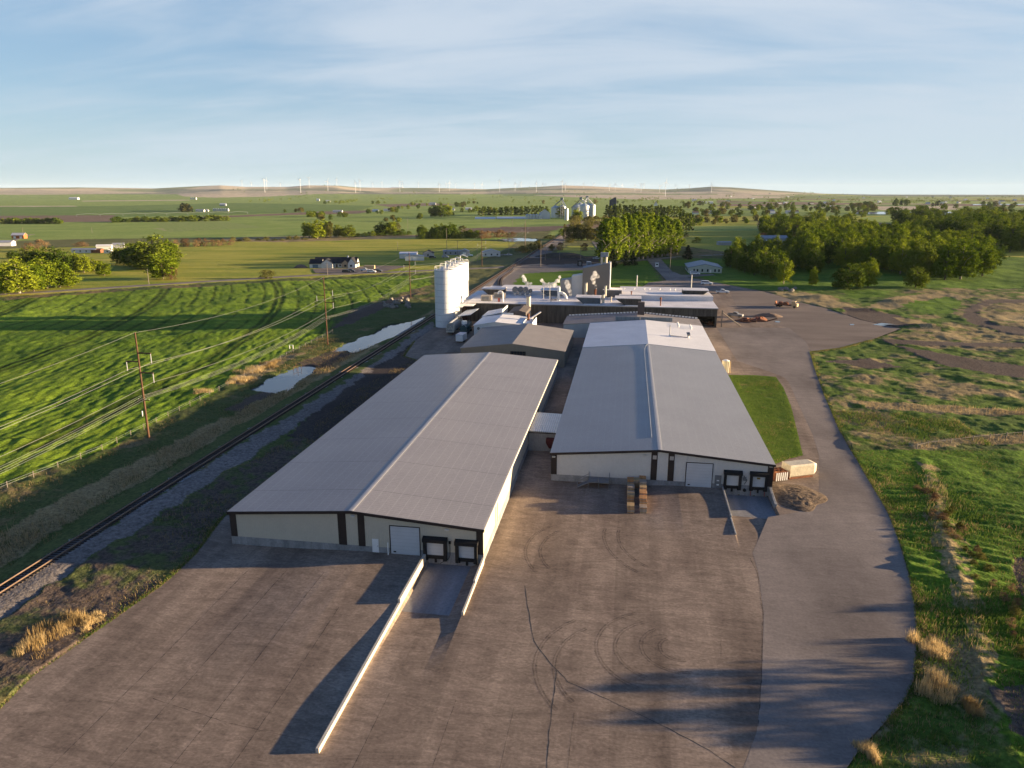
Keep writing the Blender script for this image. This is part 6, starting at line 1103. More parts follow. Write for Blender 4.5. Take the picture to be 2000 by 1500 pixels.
# office
x, y = G(1352, 533); t = thing('office_building', 'pale office building with slate blue metal roof and a row of dark windows', 'office', (x + 6, y, 0), YAW * 0)
gab(t, -8.5, 12.0, 0, 28, 3.2, 5.4, 'y', mat('pale_green_wall', (.42, .46, .40), .7, .05, .6), bluer)
for k, a in enumerate((-5.4, -3.4, -.4, 2.9, 7.4, 9.8)): MB().box(a, a + 1.0, -.08, -.005, .8, 2.5).build('window', glass, t)
MB().box(4.6, 5.6, -.08, -.005, 0, 2.1).build('door', whitep, t)
q = MB()
for a in range(8): q.box(-8.58, -8.505, 2 + a * 3.2, 3.2 + a * 3.2, .8, 2.3)
q.build('side_windows', glass, t)
HS = [ # label list: name, label, cat, u, v, w, d, he, hr, wall, roof, rz, axis, doors, wins
 ('metal_shed', 'white shed with rounded pale roof behind the road pole', 'shed', 797, 505, 13, 9, 3.4, 4.6, whitew, mat('pale_roof', (.6, .61, .63), .5, .05, 1), 0, 'x', 0, 0), ('metal_shed', 'white shed with dark front gable before the rounded one', 'shed', 810, 509, 14, 8, 3.0, 4.0, whitew, greyr, .12, 'y', 1, 1), ('small_house', 'small grey house with black roof right of the white sheds', 'house', 836, 502, 8, 8, 3, 5, mat('grey_wall', (.35, .36, .38), .7, .1, 1), shing, 0, 'y', 0, 1),
 ('mobile_home', 'long grey mobile home behind the silo tops', 'mobile home', 885, 498, 16, 6, 3, 3.7, mat('grey_wall', (.35, .36, .38), .7, .1, 1), greyr, 0, 'x', 0, 4), ('small_house', 'grey gabled shed at the end of the long mobile home', 'shed', 907, 499, 7, 8, 3.2, 4.8, MATS['grey_wall'], greyr, 0, 'y', 1, 0), ('small_house', 'white house with blue-grey roof right of the poles', 'house', 960, 501, 14, 9, 3.2, 5.2, whitew, greyr, .1, 'y', 0, 3),
 ('barn', 'orange barn with a white roof panel at the far left', 'barn', 35, 466, 30, 16, 7, 11, orangew, mat('white_red_roof', (.62, .58, .56), .6, .05, 1), 0, 'x', 2, 0), ('farm_shed', 'white low shed at the left picture edge above the trees', 'shed', 4, 481, 16, 10, 3.5, 5, whitew, greyr, .2, 'x', 0, 0), ('farmhouse', 'pale blue house half hidden at the left picture edge', 'house', 2, 556, 12, 9, 3.4, 6, mat('pale_blue_wall', (.36, .42, .45), .6, .06, .5), shing, 0, 'y', 0, 2),
 ('farm_shed', 'long low white shed between the left trees and the big cottonwood', 'shed', 163, 494, 20, 7, 2.6, 3.6, whitew, greyr, 0, 'x', 0, 4), ('farm_shed', 'white caravan-like shed left of the big cottonwood', 'shed', 210, 495, 6, 4, 2.4, 3.0, whitew, whitew, 0, 'y', 0, 1), ('farm_shed', 'small white roofed shed behind the caravan-like one', 'shed', 203, 487, 12, 6, 2.6, 4.0, whitew, whitew, .3, 'x', 0, 0), ('farm_shed', 'blue-grey shed left of the big cottonwood crown', 'shed', 231, 485, 9, 7, 3, 4.5, MATS['grey_wall'], greyr, .3, 'x', 0, 0), ('farm_shed', 'small rusty shed among the farm clutter at left', 'shed', 187, 494, 8, 6, 2.4, 3.4, rust, rust, 0, 'x', 0, 0),
 ('long_barn', 'long white barn in the far left fields', 'barn', 143, 390.5, 130, 40, 12, 16, whitew, whitew, 0, 'x', 0, 0), ('farm_shed', 'white farm shed left of the row of small bins', 'shed', 390, 413.5, 44, 18, 7, 11, whitew, greyr, 0, 'x', 0, 0), ('farm_shed', 'dark-mouthed farm shed beside the small bins', 'shed', 402, 413, 18, 14, 8, 12, whitew, greyr, 0, 'y', 0, 1), ('farm_shed', 'blue roofed shed above the row of small bins', 'shed', 435, 402, 55, 20, 7, 12, MATS['grey_wall'], mat('pale_roof', (.6, .61, .63), .5, .05, 1), 0, 'x', 0, 0),
 ('farm_shed', 'white farm shed left of the tiny dark trees', 'shed', 640, 395.5, 40, 18, 7, 11, whitew, whitew, 0, 'x', 0, 0), ('farm_shed', 'very small white shed left of the tiny farm', 'shed', 621, 392.5, 36, 18, 7, 11, whitew, whitew, 0, 'x', 0, 0), ('long_barn', 'long pale roofed barn beyond the mid-field clump', 'barn', 659, 415, 55, 18, 6, 10, whitew, greyr, 0, 'x', 0, 0), ('farm_shed', 'white shed in the middle distance left of a dark tree', 'shed', 733, 413.5, 26, 14, 6, 9, whitew, whitew, 0, 'x', 0, 0), ('farm_shed', 'white shed right of the dark middle-distance trees', 'shed', 757, 412.5, 34, 14, 6, 9, whitew, greyr, 0, 'x', 0, 0), ('long_barn', 'pale far barn under the middle hills', 'barn', 775, 381, 160, 50, 14, 22, whitew, whitew, 0, 'x', 0, 0),
 ('farm_shed', 'white house left in the far hamlet before the windbreak', 'house', 882, 411, 20, 10, 5, 8, whitew, greyr, 0, 'x', 0, 0), ('farm_shed', 'white house right in the far hamlet before the windbreak', 'house', 915, 410, 22, 12, 5, 8, whitew, whitew, 0, 'x', 0, 0), ('farm_shed', 'white roofed house above the pair of tall far trees', 'house', 845, 400, 30, 14, 6, 10, whitew, greyr, 0, 'x', 0, 0),
 ('metal_shed', 'white boxy shed left of the grain bins', 'shed', 1065, 427.5, 22, 18, 8.5, 10.5, whitew, greyr, .15, 'y', 0, 0), ('metal_shed', 'white shed roof peeking between poplars behind the thicket', 'shed', 1207, 446, 15, 10, 4, 6, whitew, whitew, 0, 'x', 0, 0),
 ('metal_shed', 'largest white shed with silver roof in the notch of the right grove', 'shed', 1513, 476, 26, 14, 5, 7.5, mat('pale_blue_wall', (.36, .42, .45), .6, .06, .5), greyr, 0, 'x', 0, 0), ('metal_shed', 'small pale blue shed in front of the largest white one', 'shed', 1505, 480, 11, 8, 3.5, 5, MATS['pale_blue_wall'], greyr, .1, 'y', 0, 1), ('open_shed', 'low open shed with dark roof left of the grove', 'shed', 1416, 479, 12, 8, 2.6, 3.4, MATS['grey_wall'], greyr, 0, 'x', 0, 0),
 ('farm_shed', 'bright white shed in the right pasture before the town', 'shed', 1456, 431.5, 9, 5, 4, 5, whitew, whitew, 0, 'x', 0, 0), ('farm_shed', 'low white roofed school-like building among the right trees', 'building', 1507, 418, 26, 12, 5, 7, whitew, whitew, 0, 'x', 0, 0), ('church', 'tiny white church with red roof among the far right trees', 'church', 1281, 402, 16, 20, 9, 22, whitew, mat('red_roof', (.35, .06, .04), .6, .1, 1), 0, 'y', 0, 0), ('water_tower_base', 'pale far building just above the tree belt', 'building', 1356, 393.5, 26, 14, 12, 18, whitew, greyr, 0, 'x', 0, 0), ('long_barn', 'long white far barn right of the tree belt', 'barn', 1372, 398, 55, 22, 9, 14, whitew, whitew, 0, 'x', 0, 0), ('long_barn', 'second long white far barn right of the tree belt', 'barn', 1388, 398, 34, 22, 9, 14, whitew, whitew, 0, 'x', 0, 0)]
for h_ in HS: house(h_[0] if h_[0] != 'water_tower_base' else 'far_building', *h_[1:11], rz=h_[11], axis=h_[12], doors=h_[13], wins=h_[14])
rd = random.Random(5)
for k in range(26):
    u = rd.uniform(1420, 1990); v = rd.uniform(384, 399); house('distant_house', 'tiny pale house scattered on the right plain', 'house', u, v, rd.uniform(12, 24), 12, 4.5, 8, whitew, (greyr, whitew, redr)[k % 3], rd.uniform(-.3, .3), 'x', 0, 0, 'scattered houses on the right plain')
for k in range(8):
    house('distant_house', 'tiny town house between the trees of the town belt', 'house', rd.uniform(1340, 1680), rd.uniform(404, 420), rd.uniform(12, 18), 10, 4, 7, whitew, (greyr, redr)[k % 2], rd.uniform(-.3, .3), 'x', 0, 0, 'houses in the town belt')
# greenhouse-like plastic tunnels
for k, (u0, u1, v) in enumerate(((928, 968, 427.5), (970, 1026, 427))):
    x, y = G((u0 + u1) / 2, v); w_ = (u1 - u0) / ppm(x, y); q = MB(); n = 9; q.smooth = True; pr = [(9 * cos(pi * i / n), 3.6 * sin(pi * i / n)) for i in range(n + 1)]; t = thing('plastic_tunnel', ('left', 'right')[k] + ' one of two long white plastic tunnels before the windbreak', 'greenhouse', (x, y, tz(x, y)), YAW)
    MB().prism(pr, -w_ / 2, w_ / 2, 'x').build('cover', mat('white_plastic', (.66, .67, .68), .4, .04, 1), t); MB().box(-w_ / 2 - .2, -w_ / 2 - .003, -1.5, 1.5, 0, 2.4).build('door', greyr, t)
# grain bins
def grainbin(x, y, r, h, lab, name='grain_bin', legs=0, group=None, z=None):
    t = thing(name, lab, 'grain bin', (x, y, tz(x, y) if z is None else z), 0, group); MB().cyl((0, 0, -1), (0, 0, h), r, n=20).build('shell', mat('bin_steel', (.50, .52, .53), .35, .06, .2, .5, metal=.35, ribs=[('Z', 1.2, .05)]), t); MB().cyl((0, 0, h), (0, 0, h + r * .5), r + .15, .6, n=20).build('roof', mat('bin_roof', (.40, .46, .47), .4, .06, 1, .5, metal=.3), t); return t
def elev(u, v): x, y = G(u, v); return x, y
bins = [(1141, 427.5, 9, 24, 'bright grain bin in front of the right elevator leg'), (1149, 425, 8, 24, 'grain bin right behind the bright front one'), (1156, 423, 7, 23, 'rightmost tall grain bin of the elevator'), (1127, 424, 11, 20, 'blue-shaded grain bin left in the right elevator group'), (1133, 420, 9, 22, 'grain bin at the back of the right elevator group'), (1106, 430, 3.6, 20, 'slim grain bin under the left elevator leg'), (1085, 425, 9, 19, 'big grain bin behind the round tree'), (1098, 422, 8, 19, 'grain bin right behind the round tree')]
for u, v, r, h, lab in bins: x, y = elev(u, v); grainbin(x, y, r, h, lab)
def leg(u, v, vt, targets, lab):
    x, y = elev(u, v); h = hgt(u, v, vt); t = thing('elevator_leg', lab, 'grain elevator', (x, y, tz(x, y)))
    q = MB()
    for a in (-2, 2):
        for b in (-2, 2): q.cyl((a, b, 0), (a, b, h), .3, n=5)
    for k in range(int(h / 5)): q.tube([(-2, -2, k * 5), (2, -2, k * 5 + 5), (2, 2, k * 5), (-2, 2, k * 5 + 5), (-2, -2, k * 5)], .18, 4)
    q.build('tower', steel, t); MB().box(-2.8, 2.8, -2.8, 2.8, h - 1, h + 3).build('head_house', mat('grey_green_head', (.25, .29, .28), .6, .1, 1), t)
    for (tu, tv, th) in targets:
        tx, ty = elev(tu, tv); MB().cyl((0, 0, h), (tx - x, ty - y, th), .75, n=6).build('spout', steel, t)
leg(1097, 427, 389, [(1085, 425, 26), (1098, 422, 25), (1106, 430, 22), (1080, 424, 20)], 'left elevator tower with spouts slanting down to the bins')
leg(1134, 426, 388, [(1127, 424, 27), (1141, 427.5, 29), (1122, 424, 22), (1149, 425, 28), (1115, 424, 18)], 'middle elevator tower with many slanting spouts')
leg(1146, 424, 385.5, [(1141, 427.5, 29), (1156, 423, 27), (1149, 425, 28), (1160, 424, 22), (1133, 420, 27)], 'right and tallest elevator tower of the grain elevators')
x, y = elev(1196, 425); t = thing('concrete_elevator', 'dark blocky old elevator tower right of the grain bins', 'grain elevator', (x, y, tz(x, y))); MB().prism([(-6.5, 0), (6.5, 0), (6.5, 37), (3.5, 38.5), (-6.5, 33)], -6, 6).build('body', mat('blue_black_boards', (.06, .075, .095), .8, .2, .3), t); MB().box(-8.5, -6.51, -5, 5, 0, 22).build('annex', MATS['blue_black_boards'], t)
for k in range(5): x, y = elev(1030 + 6.2 * k, 427.8); grainbin(x, y, 3.4, 7.5, 'short grey bin in the row left of the white boxy shed', group='short bins by the boxy shed')
for k in range(7): x, y = elev(418 + 4.6 * k, 412.5); grainbin(x, y, 2.6, 6, 'tiny silver bin in the far left farm row', group='tiny bins at far left farm')
for k in range(3): x, y = elev(374 + 4.4 * k, 390); grainbin(x, y, 5.0, 11, 'very distant pale bin in the group of three', group='three very distant bins')
# wheel-line sprinkler spray is left as its machine
x, y = G(150, 423); t = thing('pivot_sprinkler', 'long centre pivot sprinkler in the dark green left field', 'sprinkler', (x, y, tz(x, y)), YAW + .55)
q = MB()
for k in range(8): q.tube([(k * 42, 0, 4), (k * 42 + 21, 0, 5.6), (k * 42 + 42, 0, 4)], .22, 4)
q.build('boom', steel, t)
for k in range(9): q = MB(); q.tube([(k * 42, -2, 0), (k * 42, 0, 4), (k * 42, 2, 0)], .15, 4); q.build('tower', steel, t)
# ================================================================== wind turbines
wtm = mat('turbine_white', (.62, .63, .64), .5, .03, 1)
tow = MB().cyl((0, 0, 0), (0, 0, 1), 1.7, 1.1, n=10); tow_me = tow.mesh('tower', wtm); nac_me = MB().prism([(-5.5, -1.6), (3.5, -2.0), (3.5, 2.0), (-5.5, 1.6)], -1.8, 1.8).mesh('nacelle', wtm)
nac_me.transform(Matrix.Rotation(pi / 2, 4, 'Z'))
bl = MB().add([(-.9, -.3, 1), (.9, -.3, 1), (.9, .3, 1), (-.9, .3, 1), (-1.6, -.25, 9), (1.7, -.25, 9), (1.7, .25, 9), (-1.6, .25, 9), (-.3, -.08, 34), (.3, -.08, 34), (.3, .08, 34), (-.3, .08, 34)], [(0, 1, 2, 3), (8, 11, 10, 9)] + [(a + k, a + (k + 1) % 4, a + 4 + (k + 1) % 4, a + 4 + k) for a in (0, 4) for k in range(4)]); bl_me = bl.mesh('blade', wtm)
T2 = [(88, 135, 172), (163, 148, 176), (262, 125, 188), (280, 130, 184), (390, 153, 178), (543, 125, 190), (612, 112, 165), (758, 138, 200), (830, 122, 172), (975, 148, 210), (1010, 132, 188), (1112, 150, 175), (1184, 146, 178), (1322, 140, 196), (1343, 152, 186), (1468, 152, 186), (1632, 162, 222), (1686, 158, 186), (1712, 148, 203), (1757, 160, 182)]
T3 = [(108, 117, 165), (165, 122, 172), (303, 95, 152), (424, 115, 173), (455, 127, 156), (471, 108, 155), (590, 115, 177), (640, 128, 162), (664, 122, 158), (793, 98, 162), (817, 120, 178), (960, 120, 172), (1040, 122, 162), (1162, 130, 187), (1207, 122, 175), (1260, 133, 163), (1360, 135, 188), (1410, 122, 178), (1432, 120, 170), (1556, 135, 192), (1602, 105, 180), (1680, 135, 182), (1787, 137, 183), (1960, 127, 190)]
TT = [(450 + a / 4, 320 + b / 4, 320 + c / 4) for a, b, c in T2] + [(900 + a / 4, 330 + b / 4, 330 + c / 4) for a, b, c in T3]
rd = random.Random(9); TT.sort()
for i, (u, vt, vb) in enumerate(TT):
    D = min(10500, max(5600, 80 * FPX / (vb - vt))); d = ray(u, vt); k = D / hypot(d[0], d[1]); x, y, zh = d[0] * k, d[1] * k, H + d[2] * k; zg = tz(x, y) - 2
    side = 'left' if u < 700 else ('middle' if u < 1150 else 'right')
    t = thing('wind_turbine', 'distant white wind turbine on the hills, %s from the left' % ORDN(i + 1), 'wind turbine', (x, y, zg), YAW + rd.uniform(-.5, .5), 'wind turbines on the %s hills' % side)
    o = bpy.data.objects.new('tower', tow_me); col.objects.link(o); o.parent = t; o.scale = (1, 1, max(40, zh - zg)); hz_ = max(40, zh - zg)
    o = bpy.data.objects.new('nacelle', nac_me); col.objects.link(o); o.parent = t; o.location = (0, 0, hz_ + 1.5)
    a0 = rd.uniform(0, 2.09)
    for b in range(3): o = bpy.data.objects.new('blade', bl_me); col.objects.link(o); o.parent = t; o.location = (0, -5.6, hz_ + 1.5); o.rotation_euler = (0, a0 + b * 2 * pi / 3, 0)
# ================================================================== vehicles
tyre = mat('tyre_rubber', (.015, .015, .016), .85, .1, 2); dgl = glass
def car(name, label, cat, x, y, rz, body, kind='pickup', z=0.0, s=1.0):
    t = thing(name, label, cat, (x, y, z), rz); t.scale = (s, s, s); L_ = 5.6 if kind == 'pickup' else 4.9
    if kind == 'pickup': side = [(0, .45), (L_, .45), (L_, .95), (L_ - .15, 1.12), (3.75, 1.22), (3.75, 1.25), (1.9, 1.25), (1.9, 1.22), (0, 1.2)]; cab = [(1.95, 1.252), (3.95, 1.252), (3.35, 1.85), (2.15, 1.88)]
    else: side = [(0, .42), (L_, .42), (L_, .9), (L_ - .2, 1.08), (3.75, 1.18), (0, 1.2)]; cab = [(.05, 1.202), (3.9, 1.202), (3.15, 1.80), (.35, 1.82)]
    o = MB().prism([(a - L_ / 2, b) for a, b in side], -.95, .95).build('body', body, t); bevel(o, .06)
    o = MB().prism([(a - L_ / 2, b) for a, b in cab], -.82, .82).build('cabin', body, t); bevel(o, .05)
    (a0, b0), (a1, b1), (a2, b2), (a3, b3) = cab
    for s_ in (-1, 1): MB().prism([(a0 + .2 - L_ / 2, b0 + .08), (a1 - .3 - L_ / 2, b1 + .08), (a2 - .12 - L_ / 2, b2 - .1), (a3 + .1 - L_ / 2, b3 - .1)], min(s_ * .825, s_ * .84), max(s_ * .825, s_ * .84)).build('side_window', dgl, t)
    f = lambda k, s__: (a1 + (a2 - a1) * k - L_ / 2 + .02, s__, b1 + (b2 - b1) * k + .02)
    MB().add([f(.12, -.72), f(.12, .72), f(.88, .68), f(.88, -.68)], [(0, 1, 2, 3)]).build('windscreen', dgl, t)
    if kind == 'pickup': MB().box(.12 - L_ / 2, 1.85 - L_ / 2, -.8, .8, 1.18, 1.262).build('truck_bed', rubber, t)
    for a in (.95, L_ - 1.05):
        for s_ in (-1, 1): q = MB().cyl((a - L_ / 2, s_ * .78, .38), (a - L_ / 2, s_ * 1.0, .38), .38, n=14); w_ = q.build('wheel', tyre, t); MB().cyl((a - L_ / 2, s_ * 1.001, .38), (a - L_ / 2, s_ * 1.015, .38), .2, n=10).build('hub', steel, w_)
    for s_ in (-.68, .68): MB().box(L_ / 2 - .03, L_ / 2 + .012, s_ - .18, s_ + .18, .72, .9).build('headlight', steel, t); MB().box(-L_ / 2 - .012, -L_ / 2 + .02, s_ - .12, s_ + .12, .8, 1.0).build('tail_light', MATS['dark_red_paint'], t)
    return t
wcar = mat('white_car_paint', (.72, .73, .74), .25, .03, 1, .6)
x, y = G(1357, 537); car('estate_car', 'white estate car parked at the office front', 'car', x, y, .1, wcar, 'suv', .03, 1.25)
x, y = G(1380, 556.5); car('pickup_truck', 'white pickup with raised rear cap beside the office lawn', 'pickup truck', x, y, -.05, wcar, 'suv', .0, 1.28)
x, y = G(1411, 573); car('pickup_truck', 'white pickup parked on the gravel by a short post', 'pickup truck', x, y, -.1, wcar, 'pickup', .02, 1.15)
x, y = G(1436, 619); car('pickup_truck', 'old grey-white truck among the timber piles', 'pickup truck', x, y, -.4, mat('old_grey_paint', (.30, .30, .29), .6, .2, 1), 'pickup', .02, 1.1)
for u, v, rz, k, lab, m_, nm in ((677, 533, .2, 'suv', 'dark car on the farmhouse driveway', mat('dark_car_paint', (.03, .035, .05), .3, .1, 1), 'car'), (685, 532, .1, 'suv', 'second dark car on the farmhouse driveway', MATS['dark_car_paint'], 'car'), (713, 530, 0, 'pickup', 'white pickup beside the tan trailer near the farmhouse', wcar, 'pickup'), (726, 533, 0, 'suv', 'white car nearest the road at the farmhouse', wcar, 'car'), (738, 532, 0, 'suv', 'black small car right of the white one', MATS['dark_car_paint'], 'car'), (845, 505, .2, 'suv', 'dark car by the small grey house', MATS['dark_car_paint'], 'car'), (870, 504, .1, 'suv', 'silver car in front of the long mobile home', mat('silver_paint', (.4, .4, .41), .3, .05, 1), 'car'), (916, 501, .1, 'pickup', 'white pickup at the end of the mobile home', wcar, 'pickup'), (993, 500, .2, 'pickup', 'pale pickup right of the white house', MATS['silver_paint'], 'pickup'), (1166, 507, .1, 'pickup', 'white pickup in front of the dark poplars', wcar, 'pickup')):
    x, y = G(u, v); car('parked_car', lab, nm, x, y, rz, m_, k, tz(x, y) + .15, 1.1)
# old truck on the gravel lot
x, y = G(1535, 600); t = thing('flatbed_truck', 'old tan flatbed truck with rusty load on the gravel lot', 'truck', (x, y, 0), radians(-28)); tanp = mat('tan_truck_paint', (.50, .36, .20), .6, .15, 1)
o = MB().prism([(2.6, .7), (5.0, .7), (5.0, 1.9), (4.4, 2.1), (4.1, 3.0), (2.6, 3.0)], -1.2, 1.2).build('cab', tanp, t); MB().prism([(4.46, 2.12), (4.2, 2.85), (4.22, 2.86), (4.49, 2.14)], -1.0, 1.0).build('windscreen', dgl, o)
MB().box(-4.6, 2.4, -1.25, 1.25, 1.05, 1.3).box(-4.6, -4.45, -1.25, 1.25, 1.31, 2.4).build('flatbed', rust, t); MB().box(-5.0, 4.8, -.5, .5, .75, 1.04).build('chassis', rubber, t)
MB().lumps((-2.5, 0, 1.6), 1.1, 8, 5, .6).lumps((-.2, .2, 1.6), 1.2, 8, 6, .7).build('load', rust, t)
for a in (-3.6, -2.4, 3.9):
    for s_ in (-1, 1): MB().cyl((a, s_ * .95, .5), (a, s_ * 1.25, .5), .5, n=12).build('wheel', tyre, t)
x, y = G(722, 528); t = thing('camper_trailer', 'tan camper trailer behind the white cars at the farmhouse', 'camper', (x, y, tz(x, y) + .1), YAW); o = MB().box(-3.5, 3.5, -1.3, 1.3, .7, 3.2).build('body', tanp, t); bevel(o, .2)
for s_ in (-1, 1): MB().cyl((0, s_ * 1.0, .4), (0, s_ * 1.3, .4), .4, n=10).build('wheel', tyre, t)
# small white cabin hut on the entrance road
x, y = G(1283, 521); t = thing('gate_hut', 'small white kiosk in the middle of the entrance road', 'kiosk', (x, y, 0.02)); MB().box(-1.1, 1.1, -1, 1, 0, 2.6).build('wall', whitep, t); MB().box(-1.3, 1.3, -1.2, 1.2, 2.601, 2.8).build('roof', steel, t); MB().box(-.7, .7, -1.05, -1.003, 1.1, 2.0).build('window', glass, t)
# heaps, debris, rocks
x, y = G(1455, 628)
for k, (dx, dy, s_, lab) in enumerate(((0, 0, 1.6, 'heap of reddish timber scrap at the plant corner'), (3.2, 1.0, 1.9, 'dark red tangle of scrap machinery right of the timber scrap'), (-7, -3, 1.2, 'low pile of planks beside the loading bay'))):
    t = thing('scrap_heap', lab, 'scrap heap', (x + dx * 2, y + dy * 3, 0)); rr_ = random.Random(k + 3)
    for j in range(12): q = MB(); a = rr_.uniform(0, 6.28); l_ = rr_.uniform(1.5, 3.4) * s_ / 1.4; cxx, cyy = rr_.uniform(-s_, s_) * 1.2, rr_.uniform(-s_, s_); q.cyl((cxx, cyy, rr_.uniform(.1, .5)), (cxx + l_ * cos(a), cyy + l_ * sin(a), rr_.uniform(.2, 1.6)), rr_.uniform(.1, .3), n=5); q.build('beam', (rust, MATS['dark_red_paint'], polem)[j % 3], t)
    MB().lumps((0, 0, .2), s_ * 1.3, 8, 20 + k, .6).build('rubble', rust, t)
rockm = mat('boulder_rock', (.15, .14, .12), .9, .2, 1, .2, bump=.1, bscale=3, col2=(.30, .27, .22), obj=True)
rr_ = random.Random(2)
for k in range(34):
    u = rr_.uniform(748, 800); v = rr_.uniform(583, 602); x, y = G(u, v); o = MB().lumps((0, 0, 0), rr_.uniform(.6, 1.3), 8, 100 + k, .8).build('boulder', rockm, None, 'grey boulder in the heap at the foot of the pole left of the silos', 'boulder', 'boulder heap left of the silos'); o.location = (x, y, .3)
for k in range(12):
    x, y = G(1536 + rr_.uniform(-14, 18), 568 + rr_.uniform(-3, 2)); o = MB().lumps((0, 0, 0), rr_.uniform(.6, 1.4), 8, 150 + k, .8).build('boulder', rockm, None, 'blue-grey boulder in the pile before the right grove', 'boulder', 'boulder pile before the grove'); o.location = (x, y, .3)
mound('dirt_pile', 'small pile of bare brown earth left of the farmhouse', 'dirt pile', *G(588, 523), 5, 3, 2.2, mat('bare_earth', (.20, .14, .10), .95, .2, .8), 3)
mound('dirt_pile', 'dark soil ridge beside the puddle on the gravel lot', 'dirt pile', *G(1500, 618), 6, 2.5, 1.4, MATS['bare_earth'], 4)
mound('dirt_pile', 'long dark earth heap behind the asphalt storage lot', 'dirt pile', *G(1100, 502), 20, 7, 3.5, mat('dark_earth', (.07, .06, .045), .95, .3, .5), 5)
for k, (u, lab) in enumerate(((1132, 'left black storage container on the asphalt lot'), (1150, 'right grey-blue storage container on the asphalt lot'), (1160, 'darkest storage container by the spruce'))):
    x, y = G(u, 519 + k); t = thing('storage_container', lab, 'container', (x, y, 0), YAW); o = MB().box(-1.5, 1.5, -3, 3, .1, 4.0 - k * .8).build('body', (rubber, MATS['cowl_grey'], brown_t)[k], t); MB().box(-.9, .9, -3.06, -3.003, .4, 3.0 - k * .6).build('door', steeld, o)
# ================================================================== fences
def fence(name, label, pts, step, h=1.2, rails=(1.1, .7), m_=greyp, pr=.06, rr0=.012):
    t = thing(name, label, 'fence', (0, 0, 0)); n_ = 0
    W_ = [G(*p) for p in pts]; P = []
    for a, b in zip(W_[:-1], W_[1:]):
        k = max(1, int(hypot(b[0] - a[0], b[1] - a[1]) / step)); P += [(a[0] + (b[0] - a[0]) * i / k, a[1] + (b[1] - a[1]) * i / k) for i in range(k)]
    P.append(W_[-1]); me = MB().cyl((0, 0, -.3), (0, 0, h + .1), pr, n=6).mesh('post', m_)
    for p in P[:100]: o = bpy.data.objects.new('post', me); col.objects.link(o); o.parent = t; o.location = (p[0], p[1], 0)
    for r_ in rails: MB().tube([(a, b, r_) for a, b in P], rr0, 4).build('wire' if rr0 < .03 else 'rail', steel if rr0 < .03 else m_, t, fix=False)
fence('wire_fence', 'wire fence with grey posts between the crop field and the railway', [(-40, 975), (200, 880), (410, 773), (560, 695), (650, 650)], 4.5)
fence('wooden_fence', 'low weathered wooden fence beside the right-hand field', [(1790, 878), (1812, 873), (1900, 862), (2060, 846)], 4, 1.2, (1.0,), greyp, .1, .05)
t = thing('pond_jetty', 'small wooden frame standing in the lower pond', 'jetty', (*G(573, 722), -.4)); q = MB()
for a in (0, 1.4):
    for b in (0, 2.2): q.cyl((a, b, 0), (a, b, 1.5), .07, n=5)
q.tube([(0, 0, 1.1), (0, 2.2, 1.1), (1.4, 2.2, 1.1)], .06, 4); q.build('frame', polem, t)
o = MB().box(-.7, -.5, -.1, .1, 0, 1.3).box(.5, .7, -.1, .1, 0, 1.3).box(-.7, .7, -.12, .12, 1.3, 1.42).build('headgate', whitep, None, 'small pale irrigation headgate at the field corner', 'headgate'); o.location = (*G(569, 682), 0)
o = MB().cyl((0, 0, 0), (0, 0, 1.5), .12, n=8).build('marker_post', whitep, None, 'short white marker post by the nearest power pole', 'post'); o.location = (*G(279, 815), 0)
# ================================================================== pavement cracks, seams and tyre marks
crm = mat('crack_dark', (.048, .044, .042), .95, .2, 2); seam = markmat('seam_tar', (.085, .067, .056), .8); tyr = markmat('tyre_mark', (.105, .083, .072), .5)  # cracks are plain dark strips laid on the asphalt
def ribbon(name, P, w_, m_, z=.008, jit=.05):
    rr2 = random.Random(len(P)); Q = []
    for a, b in zip(P[:-1], P[1:]):
        n = max(1, int(hypot(b[0] - a[0], b[1] - a[1]) / .7)); Q += [(a[0] + (b[0] - a[0]) * i / n + rr2.uniform(-jit, jit), a[1] + (b[1] - a[1]) * i / n + rr2.uniform(-jit, jit)) for i in range(n)]
    Q.append(P[-1]); V = []; F = []
    for k, p in enumerate(Q):
        a = Q[max(0, k - 1)]; b = Q[min(len(Q) - 1, k + 1)]; d_ = hypot(b[0] - a[0], b[1] - a[1]) or 1; nx, ny = -(b[1] - a[1]) / d_ * w_ / 2, (b[0] - a[0]) / d_ * w_ / 2; f_ = rr2.uniform(.5, 1.3)
        V += [(p[0] + nx * f_, p[1] + ny * f_, zp(*p) + z), (p[0] - nx * f_, p[1] - ny * f_, zp(*p) + z)]
        if k: F.append((2 * k - 2, 2 * k - 1, 2 * k + 1, 2 * k))
    MB().add(V, F).build(name, m_, kind='structure', fix=False)
ribbon('pavement_crack', [G(*p) for p in ((1025, 1145), (1031, 1185), (1037, 1220), (1043, 1252), (1058, 1275), (1087, 1308), (1110, 1332), (1200, 1372), (1290, 1415), (1385, 1465), (1480, 1530))], .085, crm)
ribbon('pavement_crack', [G(*p) for p in ((1087, 1310), (1080, 1370), (1073, 1430), (1066, 1520), (1060, 1620))], .07, crm)
ribbon('pavement_seam', [G(*p) for p in ((1480, 1420), (1487, 1330), (1490, 1200), (1480, 1120), (1465, 1090))], .10, seam)
for px_s in (-49.5, -44.2, -38.8, -33.5): ribbon('pavement_seam', [(px_s, 34), (px_s + .15, 60), (px_s, 84 if px_s < -36 else 76)], .09, seam, .008, .03)
for px_s in (-22.5, -15.5, -9.5, -3.5): ribbon('pavement_seam', [(px_s, 34), (px_s - .1, 50), (px_s, 62)], .07, seam, .008, .03)
ribbon('pavement_seam', [(-46, 57.5), (-36, 55.3), (-27, 54.3)], .07, seam)
